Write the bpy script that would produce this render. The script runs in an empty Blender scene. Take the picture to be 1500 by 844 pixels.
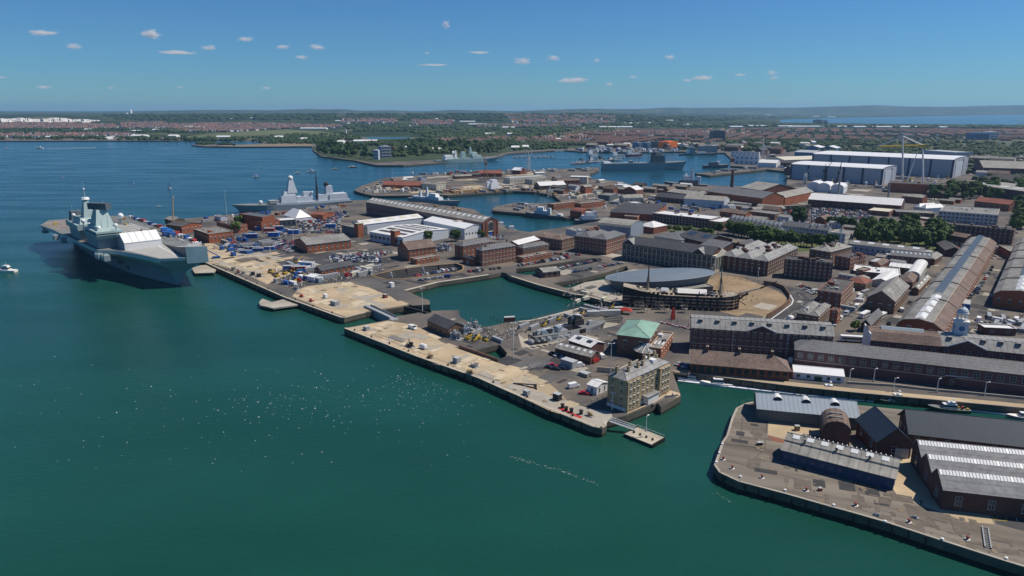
import bpy, bmesh, math, random
from mathutils import Vector, Matrix, noise
from mathutils.geometry import tessellate_polygon
R = random.Random(7)
SC = bpy.context.scene
COL = SC.collection
HC = 115.0; FP = 1013.0; PT = math.atan((422-160)/FP); SP = math.sin(PT); CP = math.cos(PT)
Z = {'s1':(0,130,3.75),'s2':(40,250,4.689),'s3':(220,240,4.69),'s4':(440,170,4.1667),'s5':(780,180,4.1667),'s6':(1100,180,3.75),
 'm1':(300,300,4.6885),'m2':(480,290,4.6885),'m3':(640,320,4.6893),'m4':(820,320,4.69),'m5':(1040,300,4.219),'m6':(1240,300,4.219),
 'n1':(480,420,4.2214),'n2':(700,430,3.67),'n3':(840,480,4.222),'n4':(980,440,4.689),'n5':(1220,440,4.689),'n6':(1030,560,3.837),
 'n7':(1240,580,3.196),'f1':(0,150,6),'f2':(250,150,6),'f3':(500,150,6),'f4':(750,150,6),'f5':(1000,150,6),'f6':(1250,150,6),'p':(0,0,1),
 'q1':(740,520,7.031),'q2':(560,460,7.031),'q3':(760,440,7.031),'q4':(900,400,7.031),'q5':(1020,400,8.4375),'q6':(80,260,7.031),'q7':(340,250,8.333),'q8':(580,270,10.714),
 'r1':(620,215,7.5),'r2':(840,205,7.5),'r3':(760,290,10.714),'r4':(1040,200,7.5),'r5':(1380,200,8.44),'r6':(1380,290,7.675),'r7':(820,250,8.333)}
WATER = -3.5
def G(f, x, y, z=0.0):
    """survey point: where the sight line through a photo point meets height z"""
    ox, oy, s = Z[f]; px = ox+x/s; py = oy+y/s
    u = (px-750)/FP; v = (422-py)/FP
    t = (HC-z)/(SP-v*CP)
    return Vector((u*t, t*(CP+v*SP), z))
def proj(p):
    d = p.y*CP-(p.z-HC)*SP; w = p.y*SP+(p.z-HC)*CP
    return (750+FP*p.x/d, 422-FP*w/d)
# ---------------------------------------------------------------- materials
MATS = {}
def mat(name, col, rough=.85, var=.18, scale=.25, spec=.3, metal=0.0, band=None, bump=0.0, var2=0.0, scale2=.03, hue=None, emit=None, objcol=False, stretch=None):
    """procedural surface: base colour broken up by two noises; band=(period, depth, axis) adds ribs or courses"""
    if name in MATS: return MATS[name]
    m = bpy.data.materials.new(name); MATS[name] = m; m.use_nodes = True
    nt = m.node_tree; N = nt.nodes; L = nt.links; b = N['Principled BSDF']
    b.inputs['Roughness'].default_value = rough; b.inputs['Metallic'].default_value = metal
    b.inputs['Specular IOR Level'].default_value = spec
    tc = N.new('ShaderNodeTexCoord')
    cur = None; vec = tc.outputs['Object']
    if stretch:
        mp = N.new('ShaderNodeMapping'); mp.vector_type = 'TEXTURE'; mp.inputs['Rotation'].default_value = (0,0,stretch[0]); mp.inputs['Scale'].default_value = (stretch[1],1,1); L.new(vec,mp.inputs[0]); vec = mp.outputs[0]
    rgb = N.new('ShaderNodeRGB'); rgb.outputs[0].default_value = (*col, 1); cur = rgb.outputs[0]
    if objcol:
        oi = N.new('ShaderNodeObjectInfo'); cur = oi.outputs['Color']
    def mul(cur, fac, amt):
        mr = N.new('ShaderNodeMapRange'); mr.inputs[1].default_value = .25; mr.inputs[2].default_value = .75
        mr.inputs[3].default_value = 1-amt; mr.inputs[4].default_value = 1+amt
        L.new(fac, mr.inputs[0])
        vm = N.new('ShaderNodeVectorMath'); vm.operation = 'SCALE'; L.new(cur, vm.inputs[0]); L.new(mr.outputs[0], vm.inputs['Scale'])
        return vm.outputs[0]
    if var:
        n = N.new('ShaderNodeTexNoise'); n.inputs['Scale'].default_value = scale; n.inputs['Detail'].default_value = 5; n.inputs['Roughness'].default_value = .7
        L.new(vec, n.inputs['Vector']); cur = mul(cur, n.outputs[0], var)
        if bump:
            bp = N.new('ShaderNodeBump'); bp.inputs['Strength'].default_value = bump; bp.inputs['Distance'].default_value = .3
            L.new(n.outputs[0], bp.inputs['Height']); L.new(bp.outputs[0], b.inputs['Normal'])
    if var2:
        n = N.new('ShaderNodeTexNoise'); n.inputs['Scale'].default_value = scale2; n.inputs['Detail'].default_value = 4
        L.new(vec, n.inputs['Vector'])
        if hue:
            mr = N.new('ShaderNodeMapRange'); mr.inputs[1].default_value = .5-.5*(1-var2)*.4-.02; mr.inputs[2].default_value = .62
            L.new(n.outputs[0], mr.inputs[0]); mx = N.new('ShaderNodeMix'); mx.data_type = 'RGBA'
            L.new(mr.outputs[0], mx.inputs['Factor']); L.new(cur, mx.inputs['A']); mx.inputs['B'].default_value = (*hue, 1)
            cur = mx.outputs['Result']
        else: cur = mul(cur, n.outputs[0], var2)
    if band:
        per, amt, ax = band
        sx = N.new('ShaderNodeSeparateXYZ'); L.new(tc.outputs['Object'], sx.inputs[0])
        m1 = N.new('ShaderNodeMath'); m1.operation = 'DIVIDE'; L.new(sx.outputs[ax], m1.inputs[0]); m1.inputs[1].default_value = per
        m2 = N.new('ShaderNodeMath'); m2.operation = 'FRACT'; L.new(m1.outputs[0], m2.inputs[0])
        m3 = N.new('ShaderNodeMath'); m3.operation = 'LESS_THAN'; L.new(m2.outputs[0], m3.inputs[0]); m3.inputs[1].default_value = .22
        m4 = N.new('ShaderNodeMath'); m4.operation = 'MULTIPLY_ADD'; L.new(m3.outputs[0], m4.inputs[0]); m4.inputs[1].default_value = -amt; m4.inputs[2].default_value = 1
        vm = N.new('ShaderNodeVectorMath'); vm.operation = 'SCALE'; L.new(cur, vm.inputs[0]); L.new(m4.outputs[0], vm.inputs['Scale']); cur = vm.outputs[0]
    L.new(cur, b.inputs['Base Color'])
    return m
BR = (.22,.085,.055)
mat('brick_red', BR, .9, .3, .9, var2=.25, scale2=.08)
mat('brick_orange', (.30,.10,.05), .9, .25, .8, var2=.2, scale2=.08)
mat('brick_dark', (.115,.06,.05), .9, .3, .9, var2=.3, scale2=.1)
mat('brick_purple', (.13,.07,.07), .9, .3, .9, var2=.25, scale2=.1)
mat('brick_stock', (.36,.28,.165), .9, .3, .9, var2=.25, scale2=.15)
mat('brick_brown', (.17,.10,.07), .9, .3, .9, var2=.25, scale2=.1)
mat('stone', (.42,.37,.29), .85, .2, .6, var2=.15, scale2=.1)
mat('white_trim', (.72,.71,.68), .7, .08, .5)
mat('render_white', (.70,.71,.72), .75, .08, .3)
mat('render_cream', (.55,.52,.42), .75, .1, .3)
mat('slate', (.135,.138,.145), .7, .38, .7, var2=.22, scale2=.06, band=(1.7,.22,1))
mat('slate_mid', (.20,.205,.215), .7, .38, .6, var2=.25, scale2=.07, band=(2.4,.2,1))
mat('slate_dark', (.06,.062,.07), .7, .4, .5, var2=.2, scale2=.06)
mat('slate_pale', (.25,.25,.245), .7, .38, .5, var2=.22, scale2=.07, band=(2.4,.25,0))
mat('tile_brown', (.16,.115,.095), .85, .5, .8, var2=.3, scale2=.12)
mat('tile_red', (.22,.08,.055), .85, .3, .8, var2=.25, scale2=.1)
mat('felt_grey', (.20,.195,.185), .9, .4, .5, var2=.3, scale2=.08)
mat('felt_dark', (.085,.08,.078), .9, .45, .5, var2=.25, scale2=.08)
mat('asbestos', (.27,.26,.235), .9, .35, .3, var2=.22, scale2=.07, band=(3.0,.24,0))
mat('metal_white', (.66,.66,.65), .6, .06, .2, band=(3.0,.16,0))
mat('metal_grey', (.40,.42,.43), .6, .08, .2, band=(2.0,.2,0))
mat('metal_blue', (.25,.30,.35), .55, .07, .2, band=(1.6,.24,0))
mat('cladding_navy', (.035,.06,.12), .6, .1, .3, band=(1.5,.15,0))
mat('cladding_lavender', (.38,.40,.45), .6, .06, .1, band=(4.0,.1,0))
mat('cladding_pale', (.50,.55,.60), .6, .06, .1, band=(4.0,.05,0))
mat('cladding_blue', (.07,.16,.32), .6, .1, .2)
mat('roof_navy', (.028,.045,.07), .6, .15, .3, band=(1.2,.3,0))
mat('copper', (.21,.36,.29), .7, .15, .4, var2=.2, scale2=.1, band=(1.2,.06,0))
mat('glass', (.03,.04,.05), .15, .0, spec=.6)
mat('glass_pale', (.40,.455,.47), .3, .08, .6, spec=.6)
mat('rooflight', (.62,.64,.64), .5, .06, .5)
mat('orange', (.85,.20,.02), .6, .08, .2)
mat('ochre', (.30,.20,.10), .85, .3, .4)
mat('steel_dark', (.03,.03,.032), .6, .15, .5)
mat('steel_grey', (.30,.31,.32), .5, .1, .5)
mat('timber_dark', (.035,.028,.022), .9, .3, .7)
mat('timber_deck', (.33,.28,.22), .9, .2, .5, band=(.6,.15,0))
mat('red_paint', (.42,.04,.03), .5, .1, .5)
mat('blue_paint', (.03,.10,.30), .5, .12, .5)
mat('blue_bright', (.02,.16,.50), .5, .1, .5)
mat('green_paint', (.02,.10,.06), .5, .12, .5)
mat('yellow_paint', (.55,.38,.04), .5, .1, .5)
mat('white_paint', (.75,.75,.74), .4, .05, .5)
mat('black_paint', (.02,.02,.022), .5, .1, .5)
mat('navy_grey', (.30,.335,.34), .55, .08, .12, var2=.08, scale2=.04)
mat('navy_teal', (.34,.44,.435), .55, .06, .12, var2=.06, scale2=.04)
mat('deck_grey', (.17,.18,.175), .9, .15, .15, var2=.15, scale2=.03)
mat('hull_dark', (.10,.12,.135), .6, .1, .1)
mat('tyre', (.015,.015,.015), .9, 0)
mat('car_paint', (.5,.5,.5), .3, 0, spec=.6, objcol=True)
mat('bark', (.10,.07,.045), .95, .3, 2.0)
mat('clay', (.25,.13,.08), .9, .3, 1.0)
mat('steel_white', (.66,.67,.66), .5, .06, .4)
# leaves: real colour changes from clump to clump
def leafmat(name, a, b_):
    m = bpy.data.materials.new(name); MATS[name] = m; m.use_nodes = True
    nt = m.node_tree; N = nt.nodes; L = nt.links; b = N['Principled BSDF']; b.inputs['Roughness'].default_value = .75; b.inputs['Specular IOR Level'].default_value = .2
    tc = N.new('ShaderNodeTexCoord'); n = N.new('ShaderNodeTexNoise'); n.inputs['Scale'].default_value = .5; n.inputs['Detail'].default_value = 4
    L.new(tc.outputs['Object'], n.inputs['Vector']); oi = N.new('ShaderNodeObjectInfo')
    ad = N.new('ShaderNodeMath'); ad.operation = 'MULTIPLY_ADD'; L.new(oi.outputs['Random'], ad.inputs[0]); ad.inputs[1].default_value = .5; L.new(n.outputs[0], ad.inputs[2])
    mr = N.new('ShaderNodeMapRange'); mr.inputs[1].default_value = .4; mr.inputs[2].default_value = 1.1; L.new(ad.outputs[0], mr.inputs[0])
    mx = N.new('ShaderNodeMix'); mx.data_type = 'RGBA'; mx.inputs['A'].default_value = (*a,1); mx.inputs['B'].default_value = (*b_,1)
    L.new(mr.outputs[0], mx.inputs['Factor']); L.new(mx.outputs['Result'], b.inputs['Base Color'])
leafmat('leaves', (.026,.060,.016), (.09,.145,.03))
leafmat('leaves_bright', (.05,.10,.02), (.11,.16,.035))
leafmat('wood_leaves', (.018,.040,.014), (.050,.078,.022))
# ---------------------------------------------------------------- mesh builder
class MB:
    def __init__(s): s.v=[]; s.f=[]; s.m=[]; s.mats=[]
    def mi(s, m):
        if m not in s.mats: s.mats.append(m)
        return s.mats.index(m)
    def face(s, pts, m):
        i=len(s.v); s.v += [tuple(p) for p in pts]; s.f.append(tuple(range(i,i+len(pts)))); s.m.append(s.mi(m))
    def hexa(s, P, m):   # P: 4 bottom ccw, 4 top ccw
        i=len(s.v); s.v += [tuple(p) for p in P]; k=s.mi(m)
        for f in ((3,2,1,0),(4,5,6,7),(0,1,5,4),(1,2,6,5),(2,3,7,6),(3,0,4,7)):
            s.f.append(tuple(i+j for j in f)); s.m.append(k)
    def box(s, x0,y0,z0,x1,y1,z1, m, rz=0, about=None):
        P=[(x0,y0,z0),(x1,y0,z0),(x1,y1,z0),(x0,y1,z0),(x0,y0,z1),(x1,y0,z1),(x1,y1,z1),(x0,y1,z1)]
        if rz:
            cx,cy = about or ((x0+x1)/2,(y0+y1)/2); c,q=math.cos(rz),math.sin(rz)
            P=[(cx+(x-cx)*c-(y-cy)*q, cy+(x-cx)*q+(y-cy)*c, z) for x,y,z in P]
        s.hexa(P,m)
    def cbox(s, cx,cy,z0,lx,ly,h,m,rz=0): s.box(cx-lx/2,cy-ly/2,z0,cx+lx/2,cy+ly/2,z0+h,m,rz)
    def taper(s, cx,cy,z0,lx,ly,h,k,m,dx=0,kx=None):
        kx = k if kx is None else kx
        a,b=lx/2,ly/2
        s.hexa([(cx-a,cy-b,z0),(cx+a,cy-b,z0),(cx+a,cy+b,z0),(cx-a,cy+b,z0),
                (cx-a*kx+dx,cy-b*k,z0+h),(cx+a*kx+dx,cy-b*k,z0+h),(cx+a*kx+dx,cy+b*k,z0+h),(cx-a*kx+dx,cy+b*k,z0+h)],m)
    def prism(s, poly, z0, z1, m, mt=None, bottom=True):
        n=len(poly); a=sum(poly[i][0]*poly[(i+1)%n][1]-poly[(i+1)%n][0]*poly[i][1] for i in range(n))
        if a<0: poly=poly[::-1]
        for i in range(n):
            p,q=poly[i],poly[(i+1)%n]
            s.face([(p[0],p[1],z0),(q[0],q[1],z0),(q[0],q[1],z1),(p[0],p[1],z1)],m)
        tr=tessellate_polygon([[Vector((p[0],p[1],0)) for p in poly]])
        for t in tr:
            t=[poly[i] for i in t]
            if (t[1][0]-t[0][0])*(t[2][1]-t[0][1])-(t[1][1]-t[0][1])*(t[2][0]-t[0][0])<0: t=t[::-1]
            s.face([(p[0],p[1],z1) for p in t],mt or m)
            if bottom: s.face([(p[0],p[1],z0) for p in t[::-1]],m)
    def cyl(s, cx,cy,z0,z1,r0,m,r1=None,n=10,cap=True):
        r1=r0 if r1 is None else r1; c=[(math.cos(2*math.pi*i/n),math.sin(2*math.pi*i/n)) for i in range(n)]
        for i in range(n):
            a,b=c[i],c[(i+1)%n]
            if r1>1e-4: s.face([(cx+a[0]*r0,cy+a[1]*r0,z0),(cx+b[0]*r0,cy+b[1]*r0,z0),(cx+b[0]*r1,cy+b[1]*r1,z1),(cx+a[0]*r1,cy+a[1]*r1,z1)],m)
            else: s.face([(cx+a[0]*r0,cy+a[1]*r0,z0),(cx+b[0]*r0,cy+b[1]*r0,z0),(cx,cy,z1)],m)
        if cap:
            if r1>1e-4: s.face([(cx+a[0]*r1,cy+a[1]*r1,z1) for a in c],m)
            s.face([(cx+a[0]*r0,cy+a[1]*r0,z0) for a in c[::-1]],m)
    def lathe(s, cx,cy,prof,m,n=12):
        for (r0,z0),(r1,z1) in zip(prof,prof[1:]):
            if r0<1e-4 and r1<1e-4: continue
            if r0<1e-4:
                c=[(math.cos(2*math.pi*i/n),math.sin(2*math.pi*i/n)) for i in range(n)]
                for i in range(n):
                    a,b=c[i],c[(i+1)%n]; s.face([(cx,cy,z0),(cx+b[0]*r1,cy+b[1]*r1,z1),(cx+a[0]*r1,cy+a[1]*r1,z1)],m)
            else: s.cyl(cx,cy,z0,z1,r0,m,r1,n,False)
    def ball(s, cx,cy,cz,r,m,n=10): s.lathe(cx,cy,[(r*math.sin(math.pi*i/6),cz-r*math.cos(math.pi*i/6)) for i in range(7)],m,n)
    def tube(s, p0, p1, r, m, r1=None, n=6):
        p0=Vector(p0); p1=Vector(p1); d=(p1-p0)
        if d.length<1e-6: return
        q=d.to_track_quat('Z','Y'); r1=r if r1 is None else r1; i=len(s.v); k=s.mi(m)
        for P,rr in ((p0,r),(p1,r1)):
            for j in range(n):
                a=2*math.pi*j/n; s.v.append(tuple(P+q@Vector((math.cos(a)*rr,math.sin(a)*rr,0))))
        for j in range(n): s.f.append((i+j,i+(j+1)%n,i+n+(j+1)%n,i+n+j)); s.m.append(k)
        s.f.append(tuple(i+j for j in range(n))[::-1]); s.m.append(k); s.f.append(tuple(i+n+j for j in range(n))); s.m.append(k)
    def mesh(s, name, smooth=False):
        me=bpy.data.meshes.new(name); me.from_pydata(s.v,[],s.f)
        for m in s.mats: me.materials.append(MATS[m])
        me.polygons.foreach_set('material_index', s.m)
        if smooth: me.polygons.foreach_set('use_smooth',[True]*len(s.f))
        me.update(); return me
    def build(s, name, parent=None, loc=None, rz=0, smooth=False):
        o=bpy.data.objects.new(name, s.mesh(name,smooth)); COL.objects.link(o)
        if parent: o.parent=parent
        if loc is not None: o.location=loc
        o.rotation_euler.z=rz
        return o
def tag(o, label=None, cat=None, group=None, kind=None):
    if label: o['label']=label
    if cat: o['category']=cat
    if group: o['group']=group
    if kind: o['kind']=kind
    return o
def empty(name, loc, rz=0, label=None, cat=None, group=None):
    o=bpy.data.objects.new(name,None); COL.objects.link(o); o.location=loc; o.rotation_euler=(0,0,rz); o.empty_display_size=.5
    return tag(o,label,cat,group)
def put(name, me, parent, loc, rz=0):
    o=bpy.data.objects.new(name,me); COL.objects.link(o); o.parent=parent; o.location=loc; o.rotation_euler=(0,0,rz); return o
def kids(o): return KIDS.get(o.name) or list(o.children)
KIDS={}
def copy_tree(o, loc, rz, label=None, group=None, color=None, scale=None):
    if o.name not in KIDS: KIDS[o.name]=[c for c in o.children]
    c=o.copy(); COL.objects.link(c); c.location=loc; c.rotation_euler=(0,0,rz)
    if label: c['label']=label
    if group: c['group']=group
    if color: c.color=color
    if scale: c.scale=(scale,)*3 if not isinstance(scale,tuple) else scale
    for ch in KIDS[o.name]:
        d=ch.copy(); COL.objects.link(d); d.parent=c
        if color: d.color=color
    return c
def poly(f, pts): return [G(f,x,y) for x,y in pts]
def sheet(name, pts, z, m, kind='structure', **kw):
    mb=MB(); P=[(p[0],p[1]) for p in pts]
    for t in tessellate_polygon([[Vector((p[0],p[1],0)) for p in P]]):
        t=[P[i] for i in t]
        if (t[1][0]-t[0][0])*(t[2][1]-t[0][1])-(t[1][1]-t[0][1])*(t[2][0]-t[0][0])<0: t=t[::-1]
        mb.face([(p[0],p[1],z) for p in t],m)
    o=mb.build(name); tag(o,kind=kind,**kw); return o
# ================================================================ camera, light, sky
cam = bpy.data.cameras.new('camera'); co = bpy.data.objects.new('camera', cam); COL.objects.link(co)
co.location=(0,0,HC); co.rotation_euler=(math.pi/2-PT,0,0); cam.sensor_width=36; cam.lens=36*FP/1500
cam.clip_start=1; cam.clip_end=120000; SC.camera=co
SUN_EL, SUN_DIR = math.radians(56), Vector((1,.2,0)).normalized()
sv = Vector((SUN_DIR.x*math.cos(SUN_EL), SUN_DIR.y*math.cos(SUN_EL), math.sin(SUN_EL)))
sl = bpy.data.lights.new('sun','SUN'); sl.energy=4.9; sl.angle=math.radians(.5); sl.color=(1,.915,.79)
so = bpy.data.objects.new('sun', sl); COL.objects.link(so); so.rotation_euler=(-sv).to_track_quat('-Z','Y').to_euler(); so.location=(0,0,600)
W = bpy.data.worlds.new('World'); SC.world=W; W.use_nodes=True
nt=W.node_tree; bg=nt.nodes['Background']; sky=nt.nodes.new('ShaderNodeTexSky'); sky.sky_type='NISHITA'; sky.sun_disc=False
sky.sun_elevation=SUN_EL; sky.sun_rotation=math.atan2(SUN_DIR.x,SUN_DIR.y); sky.altitude=100; sky.air_density=1.0; sky.dust_density=.1; sky.ozone_density=3
tn=nt.nodes.new('ShaderNodeVectorMath'); tn.operation='MULTIPLY'; tn.inputs[1].default_value=(.48,.95,1.44)
nt.links.new(sky.outputs[0],tn.inputs[0]); nt.links.new(tn.outputs[0],bg.inputs[0]); bg.inputs[1].default_value=.058
SC.view_settings.view_transform='Standard'; SC.view_settings.look='None'; SC.view_settings.exposure=0; SC.view_settings.gamma=1
SC.view_settings.use_curve_mapping=False
SC.cycles.max_bounces=6; SC.cycles.volume_bounces=2; SC.cycles.transparent_max_bounces=8; SC.cycles.caustics_reflective=False; SC.cycles.caustics_refractive=False
SC.cycles.use_denoising=True; SC.cycles.sample_clamp_indirect=4
# ================================================================ ground
def watermat():
    m=bpy.data.materials.new('harbour_water'); MATS['harbour_water']=m; m.use_nodes=True
    nt=m.node_tree; N=nt.nodes; L=nt.links; b=N['Principled BSDF']
    b.inputs['Roughness'].default_value=.2; b.inputs['IOR'].default_value=1.33; b.inputs['Specular IOR Level'].default_value=.36
    tc=N.new('ShaderNodeTexCoord')
    n=N.new('ShaderNodeTexNoise'); n.inputs['Scale'].default_value=.006; n.inputs['Detail'].default_value=4
    mp=N.new('ShaderNodeMapping'); mp.inputs['Scale'].default_value=(1,2.2,1); L.new(tc.outputs['Object'],mp.inputs[0]); L.new(mp.outputs[0],n.inputs['Vector'])
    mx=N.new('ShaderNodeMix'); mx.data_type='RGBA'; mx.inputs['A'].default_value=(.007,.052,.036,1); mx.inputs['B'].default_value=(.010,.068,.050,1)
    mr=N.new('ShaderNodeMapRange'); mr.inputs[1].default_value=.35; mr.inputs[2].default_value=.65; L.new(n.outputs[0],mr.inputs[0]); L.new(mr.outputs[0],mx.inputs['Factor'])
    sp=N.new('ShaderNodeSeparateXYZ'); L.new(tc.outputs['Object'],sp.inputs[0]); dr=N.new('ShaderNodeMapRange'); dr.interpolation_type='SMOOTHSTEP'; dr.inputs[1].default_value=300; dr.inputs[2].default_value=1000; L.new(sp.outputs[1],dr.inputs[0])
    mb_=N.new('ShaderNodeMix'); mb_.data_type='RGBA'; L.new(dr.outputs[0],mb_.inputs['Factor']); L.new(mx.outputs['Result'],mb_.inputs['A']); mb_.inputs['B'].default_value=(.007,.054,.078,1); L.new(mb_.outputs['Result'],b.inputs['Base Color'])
    n3=N.new('ShaderNodeTexNoise'); n3.inputs['Scale'].default_value=.02; n3.inputs['Detail'].default_value=5; m3=N.new('ShaderNodeMapping'); m3.inputs['Scale'].default_value=(.35,1.6,1); m3.inputs['Rotation'].default_value=(0,0,.25); L.new(tc.outputs['Object'],m3.inputs[0]); L.new(m3.outputs[0],n3.inputs['Vector'])
    r3=N.new('ShaderNodeMapRange'); r3.inputs[1].default_value=.38; r3.inputs[2].default_value=.62; r3.inputs[3].default_value=.14; r3.inputs[4].default_value=.28; L.new(n3.outputs[0],r3.inputs[0]); L.new(r3.outputs[0],b.inputs['Roughness'])
    w=N.new('ShaderNodeTexNoise'); w.inputs['Scale'].default_value=.35; w.inputs['Detail'].default_value=6; w.inputs['Roughness'].default_value=.65
    mp2=N.new('ShaderNodeMapping'); mp2.inputs['Scale'].default_value=(1,1.8,1); mp2.inputs['Rotation'].default_value=(0,0,.4); L.new(tc.outputs['Object'],mp2.inputs[0]); L.new(mp2.outputs[0],w.inputs['Vector'])
    bp=N.new('ShaderNodeBump'); bp.inputs['Strength'].default_value=.45; bp.inputs['Distance'].default_value=.6; L.new(w.outputs[0],bp.inputs['Height']); L.new(bp.outputs[0],b.inputs['Normal'])
watermat()
mat('ground', (.070,.068,.068), .92, .35, .22, var2=.5, scale2=.03, hue=(.16,.135,.11))
mat('far_ground', (.075,.085,.045), .95, .4, .01, var2=.5, scale2=.0015, hue=(.12,.095,.07))
mat('concrete_tan', (.47,.37,.24), .92, .26, .13, var2=.6, scale2=.028, hue=(.36,.28,.18))
mat('concrete_pink', (.115,.098,.080), .92, .45, .30, var2=.5, scale2=.10, hue=(.21,.185,.15), stretch=(-.36,7))
mat('concrete_pale', (.34,.31,.26), .9, .15, .15, var2=.2, scale2=.05)
mat('asphalt', (.060,.060,.062), .9, .2, .15, var2=.3, scale2=.03)
mat('asphalt_pale', (.10,.095,.092), .9, .2, .15, var2=.3, scale2=.03)
mat('gravel_tan', (.26,.19,.115), .95, .2, .3, var2=.3, scale2=.06)
mat('grass', (.07,.095,.03), .95, .3, .1, var2=.5, scale2=.02, hue=(.11,.105,.045))
mat('scrub', (.035,.055,.02), .95, .4, .05, var2=.3, scale2=.01)
mat('field', (.10,.115,.045), .95, .2, .01, var2=.4, scale2=.003)
mat('mud', (.20,.16,.11), .95, .2, .02)
mat('chalk', (.62,.60,.55), .95, .25, .02, var2=.2, scale2=.006)
mat('wall_stone', (.13,.115,.09), .92, .3, .5, var2=.3, scale2=.08, band=(1.0,.15,2))
mat('wall_weed', (.028,.027,.018), .95, .3, .5)
LAND = [('n2',(1085,530)),('n2',(1092,548)),('n2',(1062,568)),('n2',(985,610)),('n2',(965,588)),('n2',(925,604)),('n2',(800,655)),('p',(889,616)),('p',(888.5,624)),('p',(882,628)),('p',(872,626)),
 ('p',(800,598)),('p',(738,571)),('p',(700,554)),('p',(609,522)),('p',(504,481)),('p',(568,469)),('p',(576,464)),('p',(597,461)),('p',(622,456)),('p',(644,455)),('p',(672,454)),
 ('p',(674,464)),('p',(683,470)),('p',(704,479)),('p',(719,478)),('p',(738,473)),('p',(759,471)),('p',(779,469)),('p',(826,457)),('p',(861,448)),('p',(875,449)),('p',(917,450)),
 ('p',(919,445)),('p',(907,446)),('p',(881,440)),('p',(855,433)),('p',(843,432)),('p',(789,418)),('p',(748,405)),('p',(741,400)),('p',(735,399)),('p',(717,403)),('p',(642,414)),('p',(595,426)),
 ('p',(617,436)),('p',(629,440)),('p',(630,446)),('p',(600,448)),('p',(584,451)),('p',(558,455)),('p',(536,458)),('p',(504,466)),('p',(498,465)),('p',(417,436)),
 ('p',(321,394)),('p',(299,384)),('p',(262,355)),('p',(240,336)),('p',(243,323)),('p',(300,318)),('p',(350,313)),('p',(420,308)),('p',(509,297)),('p',(509,294)),('p',(560,292)),('p',(622,297)),('p',(692,306)),('p',(722,322)),('p',(745,336)),('p',(776,340)),
 ('p',(795,337)),('p',(850,329)),('p',(885,322)),('p',(872,316)),('p',(830,319)),('p',(771,313)),('p',(723,309)),('p',(721,306)),('p',(728,302)),('p',(752,297)),('p',(809,298)),
 ('p',(823,296)),('p',(811,286)),('p',(780,281)),('p',(752,280)),('p',(656,286)),('p',(622,286)),('p',(548,287)),('p',(531,283)),('p',(518,279)),('p',(530,272)),('p',(565,260)),
 ('p',(644,255)),('p',(704,253)),('p',(780,249.5)),('p',(878,245)),('p',(878,249)),('p',(864,254)),('p',(866,262)),('p',(910,266)),('p',(929,272)),('p',(962,275)),('p',(1037,271)),
 ('p',(1116,275)),('p',(1152,272)),('p',(1154,251)),('p',(1123,248)),('p',(1040,257)),('p',(1018,254)),('p',(1080,248)),('p',(1110,245)),('p',(1070,243)),('p',(1070,232)),('p',(1062,224)),('p',(990,222)),
 ('p',(917,223)),('p',(850,222)),('p',(828,220)),('p',(800,221)),('p',(742,225)),('p',(728,230)),('p',(632,239)),('p',(591,242)),('p',(553,242)),('p',(541,240)),('p',(519,235)),
 ('p',(471,229)),('p',(458,220)),('p',(457,214.5)),('p',(350,215)),('p',(300,214.5)),('p',(280,212.5)),('p',(310,211)),('p',(350,212)),('p',(385,210)),('p',(384,207)),('p',(333,204.5)),('p',(250,206)),('p',(0,206.5)),('p',(-400,207))]
LP = [G(f,*q) for f,q in LAND]
LP += [Vector((-30000,2600,0)),Vector((-60000,30000,0)),Vector((60000,30000,0)),Vector((30000,300,0)),Vector((900,250,0)),Vector((700,160,0)),G('p',1500,598),G('p',1370,586),G('p',1260,576),G('p',1160,566),G('p',1008,547),G('p',985,544)]
LP[-7]=G('p',1800,628); LP[-8]=Vector((1500,150,0))
def orect(A,B,w0,w1):  # rectangle round the line A-B, w0 to its right and w1 to its left
    A=Vector(A[:2]); B=Vector(B[:2]); d=(B-A).normalized(); n=Vector((-d.y,d.x))
    return [A-n*w0,B-n*w0,B+n*w1,A+n*w1]
VIC = orect(G('m4',430,600,0),G('m4',1240,640,0),2.5,15)
DOCKS = {
 'a': poly('m2',[(300,535),(450,500),(640,474),(880,452),(925,468),(928,492),(880,512),(520,556),(400,560)]),
 'b': poly('m3',[(545,346),(700,328),(1075,272),(1120,288),(1060,308),(830,352),(620,390),(545,378)]),
 'c': poly('m3',[(800,446),(1000,412),(1160,372),(1300,326),(1318,352),(1180,402),(1110,446),(985,476),(880,476)]),
 'v': VIC,
 'm': poly('n2',[(215,215),(480,150),(690,118),(780,125),(770,165),(560,215),(440,262),(300,300),(235,290)]),
 'w': poly('n1',[(915,392),(1062,358),(1110,410),(1085,468),(1040,462)]),
}
def ring_area(P): return sum(P[i][0]*P[(i+1)%len(P)][1]-P[(i+1)%len(P)][0]*P[i][1] for i in range(len(P)))
mb=MB(); rings=[[Vector((p[0],p[1],0)) for p in LP]]+[[Vector((p[0],p[1],0)) for p in d] for d in DOCKS.values()]
flat=[p for r in rings for p in r]
for t in tessellate_polygon(rings):
    t=[flat[i] for i in t]
    if (t[1]-t[0]).cross(t[2]-t[0]).z<0: t=t[::-1]
    mb.face([(p.x,p.y,0) for p in t],'ground')
tag(mb.build('ground'),kind='structure')
def wall(mb, P, closed=True, inner=False, z0=-6, m='wall_stone'):
    n=len(P)
    for i in range(n if closed else n-1):
        a,b=P[i],P[(i+1)%n]
        mb.face([(a[0],a[1],z0),(b[0],b[1],z0),(b[0],b[1],-2.6),(a[0],a[1],-2.6)],'wall_weed')
        mb.face([(a[0],a[1],-2.6),(b[0],b[1],-2.6),(b[0],b[1],0),(a[0],a[1],0)],m)
mb=MB(); wall(mb,LP,m='wall_stone'); tag(mb.build('quay_edge'),kind='structure')
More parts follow.
